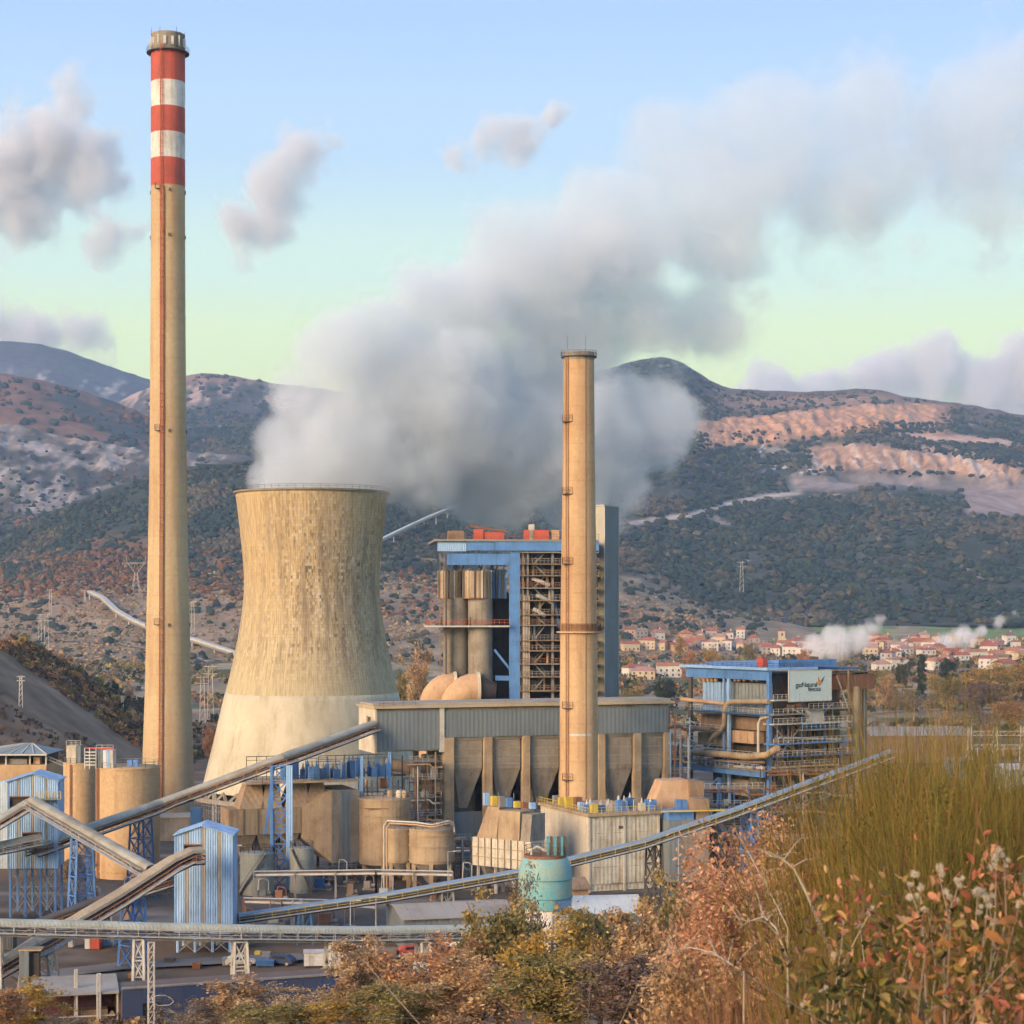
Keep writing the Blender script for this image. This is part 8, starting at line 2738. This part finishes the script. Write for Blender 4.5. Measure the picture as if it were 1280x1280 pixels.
def stems_mesh(name, seed, n, base_r, H, lean, rad, pal, tip_pal=None, forks=2, seg=5, droop=0.15, side=0.28):
    """upright tufts of thin stems, each a tapering three-sided whip with side shoots"""
    r = np.random.default_rng(seed)
    Vs, Fs, Cs = [], [], []
    off = 0
    def whip(p0, d, L, r0, c0, c1):
        nonlocal off
        pts = [p0]
        dd = d.copy()
        for i in range(seg):
            dd = dd + r.normal(0, 0.07, 3) + np.array([0, 0, -droop * i / seg * 0.3])
            dd /= np.linalg.norm(dd)
            pts.append(pts[-1] + dd * L / seg)
        pts = np.array(pts)
        a = np.cross(d, [0.3, 0.8, 0.1])
        a /= np.linalg.norm(a)
        b = np.cross(d, a)
        ang = np.array([0, 2.094, 4.189])
        ring = np.cos(ang)[:, None] * a + np.sin(ang)[:, None] * b
        rr = r0 * (1 - 0.85 * np.arange(seg + 1) / seg)
        V = (pts[:, None, :] + ring[None] * rr[:, None, None]).reshape(-1, 3)
        f = []
        for i in range(seg):
            for k in range(3):
                f.append((i * 3 + k, i * 3 + (k + 1) % 3, i * 3 + 3 + (k + 1) % 3, i * 3 + 3 + k))
        Vs.append(V)
        Fs.append(np.array(f) + off)
        off += len(V)
        t = (np.arange(seg + 1) / seg)[:, None]
        Cs.append(np.repeat(c0 * (1 - t) + c1 * t, 3, 0))
        return pts
    pal = np.array(pal)
    tips = np.array(tip_pal if tip_pal is not None else pal)
    for i in range(n):
        q = r.uniform(0, 1) ** 0.5 * base_r
        a = r.uniform(0, 2 * math.pi)
        p0 = np.array([q * math.cos(a), q * math.sin(a), -0.1])
        out = np.array([math.cos(a), math.sin(a), 0]) * q / base_r * lean + r.normal(0, 0.10, 3)
        d = np.array([0, 0, 1.0]) + out
        d /= np.linalg.norm(d)
        L = H * r.uniform(0.55, 1.1) * (1 - 0.22 * (q / base_r) ** 2)
        c0, c1 = pal[r.integers(len(pal))] * r.uniform(0.6, 1.2), tips[r.integers(len(tips))] * r.uniform(0.7, 1.3)
        pts = whip(p0, d, L, rad * r.uniform(0.7, 1.3), c0, c1)
        for k in range(forks):
            j = int(r.integers(1, seg))
            d2 = d + r.normal(0, side, 3)
            d2 /= np.linalg.norm(d2)
            whip(pts[j], d2, L * r.uniform(0.15, 0.42), rad * 0.6, c0, c1)
    o = np_mesh(name, np.concatenate(Vs), np.concatenate(Fs), stem_mat, cols=np.clip(np.concatenate(Cs), 0, 1))
    me = o.data
    bpy.data.objects.remove(o)
    return me

def spot(px, py, Y):
    p = W(px, py, Y)
    return (p.x, Y, gz(p.x, Y) - 0.03)

BR = [(0.10, 0.075, 0.03), (0.13, 0.11, 0.03), (0.075, 0.065, 0.025)]
BRT = [(0.17, 0.165, 0.03), (0.23, 0.19, 0.04), (0.13, 0.14, 0.03), (0.28, 0.18, 0.05)]
BRO = [(0.33, 0.19, 0.06), (0.28, 0.20, 0.05), (0.22, 0.13, 0.05), (0.20, 0.17, 0.04)]
DRY = [(0.26, 0.13, 0.07), (0.20, 0.11, 0.065), (0.33, 0.19, 0.10), (0.15, 0.09, 0.06)]
broom = [stems_mesh("stems", 200 + i, 380, 0.32, 1.55, 0.22, 0.0032, BR, [BRT, BRT, BRO][i], forks=8, seg=4, side=0.42) for i in range(3)]
dry = [stems_mesh("stems", 220 + i, 380, 0.32, 1.25, 0.35, 0.0028, DRY, DRY, forks=3) for i in range(2)]
stalk = stems_mesh("stems", 240, 40, 0.30, 2.0, 0.12, 0.0036, [(0.22, 0.085, 0.05), (0.28, 0.12, 0.07)], [(0.36, 0.17, 0.10)], forks=4)

def shrub(label, me, px, py_top, Y, h_nominal, name="broom_bush", cat="shrub", group="broom bushes in the foreground", wide=1.0, rot=0.0):
    x, y, z = spot(px, 1000, Y)
    top = CAMZ - (py_top - HOR) * Y / F
    s = max(0.3, (top - z) / h_nominal)
    t = thing(name, label, cat, (x, y, z), rot, group)
    c = link("stems", me, t)
    c.scale = (s * wide, s * wide, s)
    crown = link("base_tuft", dry[0], t)
    crown.scale = (0.8 * wide * s, 0.8 * wide * s, 0.35 * s)
    return t

for i, (lab, px, top, Y, wd, k) in enumerate([
    ("green broom bush leaning left in front of the blue conveyor's upper end", 1086, 985, 10.0, 0.42, 0), ("tall green broom bush below the ribbed shaft", 1110, 940, 9.5, 0.55, 1), ("reddish brown broom bush in the centre of the right foreground", 1165, 915, 9.0, 0.55, 2),
    ("bright green broom bush below the teal shed", 1216, 945, 9.2, 0.6, 0), ("broom bush at the right edge of the picture", 1268, 950, 8.6, 0.6, 1), ("dark broom bush behind the white seed heads", 1130, 1015, 7.4, 0.55, 0), ("broom bush above the seed heads near the right edge", 1232, 1010, 7.0, 0.6, 0), ("small tawny broom bush low in the right foreground", 1075, 1110, 7.4, 0.36, 2), ("broom bush just outside the right edge", 1310, 960, 7.6, 0.7, 1), ("tawny broom bush between the two largest ones", 1188, 990, 8.0, 0.5, 2),
    ("broom bush behind the tall one below the ribbed shaft", 1100, 985, 12.0, 0.45, 1), ("tawny broom bush in the back row under the brown shed", 1140, 930, 12.5, 0.5, 2), ("broom bush in the back row near the right edge", 1250, 955, 11.5, 0.6, 0)]):
    shrub(lab, broom[k], px, top - 10, Y, 1.36, wide=wd * 1.1, rot=i * 1.3)
for i, (lab, px, top, Y, wd) in enumerate([
    ("reddish dry stalks standing above the broom in front of the brown shed", 1162, 880, 9.8, 0.40), ("thin reddish weeds left of the tall stalks", 1128, 925, 10.4, 0.3), ("sparse dry stalks near the white gantry", 1236, 905, 9.6, 0.30), ("dry stalks at the right edge over the pale shed", 1274, 900, 8.6, 0.30)]):
    shrub(lab, stalk, px, top, Y, 1.9, name="dry_weed", cat="weed", group="dry weeds in the foreground", wide=wd, rot=i * 2.0)
for i, (lab, px, top, Y, wd) in enumerate([
    ("dry brown brushwood at the left of the foreground slope", 905, 1225, 11.0, 0.60), ("dry brushwood below the rust shrub", 965, 1205, 9.4, 0.60), ("brown tangled twigs in the middle of the foreground", 1022, 1185, 7.6, 0.55), ("brown twigs at the bottom edge of the foreground", 960, 1240, 7.4, 0.7), ("dry twigs near the bottom edge right of the trees", 880, 1235, 10.0, 0.7), ("dark dry twigs below the seed heads", 1100, 1180, 5.6, 0.6), ("dark dry twigs at the lower right corner", 1220, 1180, 5.2, 0.6), ("low twigs at the bottom centre right", 1030, 1235, 5.6, 0.6)]):
    shrub(lab, dry[i % 2], px, top, Y, 1.15, name="brushwood", cat="shrub", group="dry brushwood in the foreground", wide=wd, rot=i * 0.9)

# rust coloured leafy shrub right of centre
def rust_shrub(label, px, py_top, Y, w_px, pal, seed, n_cl=170, per=60, leaf=0.016, name="rust_shrub", group="rust leaved shrubs in the foreground"):
    x, y, z = spot(px, 1100, Y)
    top = CAMZ - (py_top - HOR) * Y / F
    H = top - z
    w = w_px * Y / F / 2
    t = thing(name, label, "shrub", (x, y, z), 0, group)
    me = crown_mesh("foliage", pal, seed, n_cl=n_cl, per=per, leaf=leaf, rx=w, rz=min(H * 0.46, 0.062 * Y), cz=H - min(H * 0.46, 0.062 * Y) * 1.0, ragged=0.3, spread=w * 0.30)
    link("foliage", me, t)
    d = link("branches", dry[seed % 2], t)
    d.scale = (w / 0.75, w / 0.75, H / 1.3)
RS = [(0.55, 0.31, 0.19), (0.48, 0.25, 0.15), (0.60, 0.37, 0.23), (0.38, 0.21, 0.12)]
rust_shrub("salmon coloured leafy shrub in front of the right boiler house", 950, 1036, 15.0, 190, RS, 301, n_cl=300, per=90, leaf=0.022)
rust_shrub("salmon shrub leaning against the larger one on its left", 905, 1090, 14.0, 140, RS, 302, n_cl=200, per=85, leaf=0.020)
rust_shrub("pinkish shrub behind the broom in the middle foreground", 1008, 1072, 12.0, 120, RS, 303, n_cl=180, per=80, leaf=0.018)
rust_shrub("tan leafy shrub low at the left of the foreground", 860, 1180, 13.0, 130, TAN, 304, n_cl=150, per=70, leaf=0.020)

GD = [(0.13, 0.125, 0.03), (0.18, 0.16, 0.04), (0.09, 0.095, 0.025), (0.25, 0.19, 0.055)]
for lab, px, top, Y, w, sd in (("dense olive shrub among the broom below the ribbed shaft", 1118, 950, 10.6, 120, 311), ("dense olive shrub among the broom before the gantry", 1205, 955, 10.2, 130, 312), ("dense green shrub among the broom at the right edge", 1272, 960, 9.8, 120, 313), ("dark olive shrub filling the gap above the seed heads", 1165, 1010, 8.6, 130, 314), ("dark olive shrub at the left flank of the broom", 1085, 1030, 9.0, 90, 315), ("olive shrub above the seed heads at the right edge", 1255, 1040, 8.0, 110, 316)):
    rust_shrub(lab, px, top, Y, w, GD, sd, 200, 80, 0.011, "olive_shrub", "olive shrubs among the broom")

# pale arching dead branch with lichen
def dead_branch(label, pts, r0):
    P = [W(*p) for p in pts]
    b = Vector((P[0].x, P[0].y, gz(P[0].x, P[0].y)))
    t = thing("dead_branch", label, "branch", b, 0, "pale dead branches")
    P = [Vector((P[0].x, P[0].y, b.z - 0.02))] + P if P[0].z > b.z else P
    MB().tube([p - b for p in P], r0, 6, r0 * 0.3).build("main_stem", BARKP, t)
    r = np.random.default_rng(int(pts[0][0]))
    for i in range(14):
        k = int(r.integers(1, len(P) - 1))
        p = P[k].lerp(P[k + 1], r.uniform(0, 1)) - b
        d = Vector((r.normal(0, 1), r.normal(0, 0.5), r.uniform(0, 1))).normalized() * r.uniform(0.05, 0.16)
        MB().tube([p, p + d * 0.6 + Vector((0, 0, 0.01)), p + d], r0 * 0.45, 5, r0 * 0.1, caps=False).build("twig", BARKP, t)
dead_branch("pale lichen covered branch arching over the salmon shrub", [(1062, 1250, 7.4), (1030, 1170, 7.6), (1010, 1120, 7.8), (992, 1085, 7.9), (975, 1072, 8.0), (960, 1070, 8.1)], 0.010)
dead_branch("thin pale arching stem lower left of the salmon shrub", [(985, 1200, 7.2), (970, 1160, 7.3), (955, 1146, 7.4), (935, 1152, 7.5), (925, 1160, 7.5)], 0.006)
dead_branch("dark slanting stem through the salmon shrub", [(985, 1160, 9.0), (960, 1110, 9.2), (935, 1065, 9.4), (928, 1050, 9.4)], 0.006)
dead_branch("pale runner curving across the tan shrub", [(930, 1215, 6.8), (890, 1190, 7.0), (860, 1184, 7.1), (826, 1196, 7.2)], 0.005)

# bramble with big autumn leaves and clematis seed heads, nearest to the camera
big_leaf_mat = vcol_mat("bramble_leaf", scale=30.0, var=0.22, trans=0.3, detail=3.0, rough=0.6)
def leaf_shape():
    # folded, toothed leaf in the xy plane, length 1
    half = [(0.0, 0.0), (0.10, 0.16), (0.28, 0.30), (0.40, 0.27), (0.52, 0.33), (0.66, 0.22), (0.78, 0.20), (0.90, 0.08), (1.0, 0.0)]
    V = [(x, 0, -0.32 * x * x) for x, _ in half] + [(x, y * 0.72, 0.30 * y - 0.32 * x * x) for x, y in half[1:-1]] + [(x, -y * 0.72, 0.30 * y - 0.32 * x * x) for x, y in half[1:-1]]
    Fq = []
    for i in range(8):
        a, b = i, i + 1
        l0 = 9 + i - 1 if i > 0 else 0
        l1 = 9 + i if i < 7 else 8
        r0 = 16 + i - 1 if i > 0 else 0
        r1 = 16 + i if i < 7 else 8
        if i == 0:
            Fq += [(0, 1, l1), (0, r1, 1)]
        elif i == 7:
            Fq += [(7, 8, l0), (7, r0, 8)]
        else:
            Fq += [(a, b, l1), (a, l1, l0), (a, r1, b), (a, r0, r1)]
    return np.array(V, float), np.array(Fq)
LV, LF = leaf_shape()
LME = []
def rot_from(d, r):
    d = d / np.linalg.norm(d)
    u = np.cross(d, r.normal(size=3))
    u /= np.linalg.norm(u)
    return np.stack([d, u, np.cross(d, u)], 1)

def leaf_cloud(name, centres, sizes, cols, seed, parent):
    r = np.random.default_rng(seed)
    Vs, Cs = [], []
    for c, s, col in zip(centres, sizes, cols):
        d = r.normal(size=3) + np.array([0, -0.5, -0.1])
        M = rot_from(d, r)
        Vs.append((LV * s) @ M.T + c)
        tipc = col * r.uniform(0.7, 1.2)
        t = LV[:, 0:1]
        Cs.append(col * (1 - t) + tipc * t)
    n = len(centres)
    Fq = (LF[None] + (np.arange(n) * len(LV))[:, None, None]).reshape(-1, 3)
    o = np_mesh(name, np.concatenate(Vs), Fq, big_leaf_mat, parent, np.clip(np.concatenate(Cs), 0, 1))
    return o

def bramble(label, px, py, Y, w_px, h_px, n, pal, seed, n_big=14):
    c = W(px, py, Y)
    b = Vector((c.x, Y, gz(c.x, Y)))
    t = thing("bramble_bush", label, "shrub", b, 0, "bramble bushes nearest the camera")
    r = np.random.default_rng(seed)
    k = Y / F
    C = c - b
    arc = r.integers(0, 14, n)
    ax, ad = r.normal(0, 0.42, 14), r.uniform(-1.2, 1.2, 14)
    f = r.uniform(0, 1, n) ** 0.7
    cen = np.stack([C.x + (ax[arc] + ad[arc] * f * f * 0.5 + r.normal(0, 0.09, n)) * w_px * k, r.normal(0, 0.2, n), C.z + (-0.75 + 1.45 * f - 0.45 * f * f * np.abs(ad[arc]) + r.normal(0, 0.14, n)) * h_px * k], -1)
    cen[:, 2] = np.maximum(cen[:, 2], 0.02)
    pal = np.array(pal)
    cl = fbm(cen[:, 0] * 9 + seed, cen[:, 2] * 9, 3, seed)
    idx = np.clip(((cl - 0.25) * 2.0 * len(pal)).astype(int) + r.integers(-1, 2, n), 0, len(pal) - 1)
    col = pal[idx] * r.uniform(0.6, 1.3, (n, 1))
    lo = leaf_cloud("small_leaves", cen, r.uniform(0.013, 0.036, n), col, seed + 1, t)
    lo["kind"] = "stuff"
    for i in range(n_big):
        p = np.array([[C.x + r.normal(0, 0.36) * w_px * k, -0.22 + r.normal(0, 0.05), max(0.05, C.z + r.normal(0, 0.36) * h_px * k)]])
        leaf_cloud("leaf", p, [r.uniform(0.03, 0.055)], pal[[int(r.integers(len(pal)))]] * r.uniform(0.8, 1.3), seed + 10 + i, t)
    for i in range(30):
        x0 = C.x + r.normal(0, 0.4) * w_px * k
        pts = [Vector((x0, r.normal(0, 0.1), 0))]
        d = Vector((r.normal(0, 0.5), -0.1, 1)).normalized()
        L = (C.z + h_px * k * 0.5) * r.uniform(0.7, 1.25)
        for j in range(6):
            d = (d + Vector((r.normal(0, 0.2), r.normal(0, 0.1), -0.16))).normalized()
            pts.append(pts[-1] + d * L / 6)
        MB().tube(pts, 0.0028, 5, 0.0010, caps=False).build("cane", [RUST, BARKP, BARK][i % 3], t)
    return t
AUT = [(0.06, 0.06, 0.02), (0.14, 0.12, 0.03), (0.30, 0.22, 0.07), (0.44, 0.26, 0.12), (0.46, 0.22, 0.12), (0.36, 0.12, 0.07)]
GRB = [(0.045, 0.05, 0.018), (0.08, 0.08, 0.025), (0.14, 0.13, 0.03), (0.26, 0.18, 0.05), (0.36, 0.17, 0.06)]
bramble("bramble with salmon and orange leaves under the seed heads", 1130, 1150, 4.7, 130, 90, 260, AUT[2:], 401)
bramble("dark green and yellow bramble right of the orange one", 1205, 1190, 4.5, 120, 90, 300, GRB, 402)
bramble("red and orange bramble in the bottom right corner", 1240, 1268, 4.0, 130, 60, 240, AUT, 403)
bramble("brown and yellow bramble along the bottom edge", 1100, 1245, 4.2, 130, 70, 260, GRB + AUT[3:4], 404)
bramble("sparse orange bramble at the right edge under the broom", 1255, 1090, 4.6, 60, 50, 80, AUT[2:], 405, 8)
bramble("dull brown bramble at the left of the seed heads", 1030, 1190, 5.2, 120, 90, 160, [(0.10, 0.07, 0.04), (0.18, 0.11, 0.06), (0.30, 0.17, 0.09), (0.15, 0.12, 0.05)], 406)

fluff_mat = weathered("seed_fluff", (0.62, 0.56, 0.45), (0.45, 0.39, 0.29), 0.4, 20.0, 0.1, rough=0.95)
def seed_head_mesh(seed):
    r = np.random.default_rng(seed)
    V, Fq = [], []
    for i in range(150):
        d = r.normal(size=3)
        d /= np.linalg.norm(d)
        p = np.cross(d, r.normal(size=3))
        p /= np.linalg.norm(p)
        L = r.uniform(0.55, 1.0)
        q = np.cross(d, p)
        a = [d * L * f + p * 0.28 * L * f * f for f in (0, 0.4, 0.75, 1.0)]
        w = [0.02, 0.026, 0.02, 0.003]
        b = len(V)
        for x, ww in zip(a, w): V += [x - q * ww, x + q * ww]
        for j in range(3): Fq.append((b + 2 * j, b + 2 * j + 1, b + 2 * j + 3, b + 2 * j + 2))
    o = np_mesh("seed_head", np.array(V), np.array(Fq), fluff_mat)
    me = o.data
    bpy.data.objects.remove(o)
    return me
SH = [seed_head_mesh(i) for i in range(3)]
def clematis(label, heads, seed, Y):
    c = W(heads[0][0], heads[0][1], Y)
    b = Vector((c.x, Y, gz(c.x, Y)))
    t = thing("clematis_vine", label, "climber", b, 0, "clematis in seed")
    r = np.random.default_rng(seed)
    prev = None
    for i, (px, py, rp) in enumerate(heads):
        p = W(px, py, Y + r.uniform(-0.12, 0.12)) - b
        for q in range(3):
            o = link("seed_head", SH[(i + q) % 3], t, p + Vector((r.normal(0, 0.5), r.normal(0, 0.3), r.normal(0, 0.4))) * rp * Y / F)
            s = rp * Y / F * r.uniform(0.42, 0.68)
            o.scale = (s, s, s * 0.8)
            o.rotation_euler = (r.uniform(0, 6), r.uniform(0, 6), r.uniform(0, 6))
        st = Vector((p.x * 0.6 + r.normal(0, 0.03), 0.08, max(0.0, p.z - 0.35)))
        MB().tube([st, st.lerp(p, 0.5) + Vector((r.normal(0, 0.02), 0, 0.03)), p], 0.0025, 5, 0.0012, caps=False).build("stem", BARKP, t)
clematis("clematis with several fluffy white seed heads above the orange bramble", [(1172, 1085, 14), (1150, 1103, 13), (1143, 1122, 12), (1160, 1138, 11), (1200, 1100, 11), (1222, 1112, 16), (1236, 1118, 13), (1190, 1120, 12)], 1, 4.6)
clematis("single clematis seed head high near the right edge", [(1245, 1068, 15), (1255, 1076, 10)], 2, 4.5)
clematis("pair of small seed heads left of the orange bramble", [(1055, 1152, 9), (1075, 1157, 9), (1090, 1135, 8)], 3, 5.0)
clematis("seed heads low in the left foreground", [(1034, 1238, 10), (1050, 1195, 10), (1010, 1255, 10), (1148, 1188, 8)], 4, 4.8)
clematis("drooping seed heads below the cluster at right", [(1234, 1135, 12), (1240, 1150, 10), (1275, 1128, 10)], 5, 4.5)

# overhead wires sagging across the bottom
def wires():
    for i, (y0, y1, Y0, Y1) in enumerate(((1284, 1226, 120, 95), (1270, 1218, 121, 96), (1292, 1250, 119, 94))):
        a, c = W(160, y0, Y0), W(1500, y1 - 12, Y1)
        pts = [a.lerp(c, f) - Vector((0, 0, 2.2 * 4 * f * (1 - f) * 0.5)) for f in np.linspace(0, 1, 25)]
        t = MB().tube(pts, 0.013, 5).build("overhead_wire", STEELD)
        tag(t, ["lowest", "topmost", "middle"][[2, 1, 0][i]] + " thin power line sagging across the trees at the bottom", "power line", "power lines over the trees")
wires()
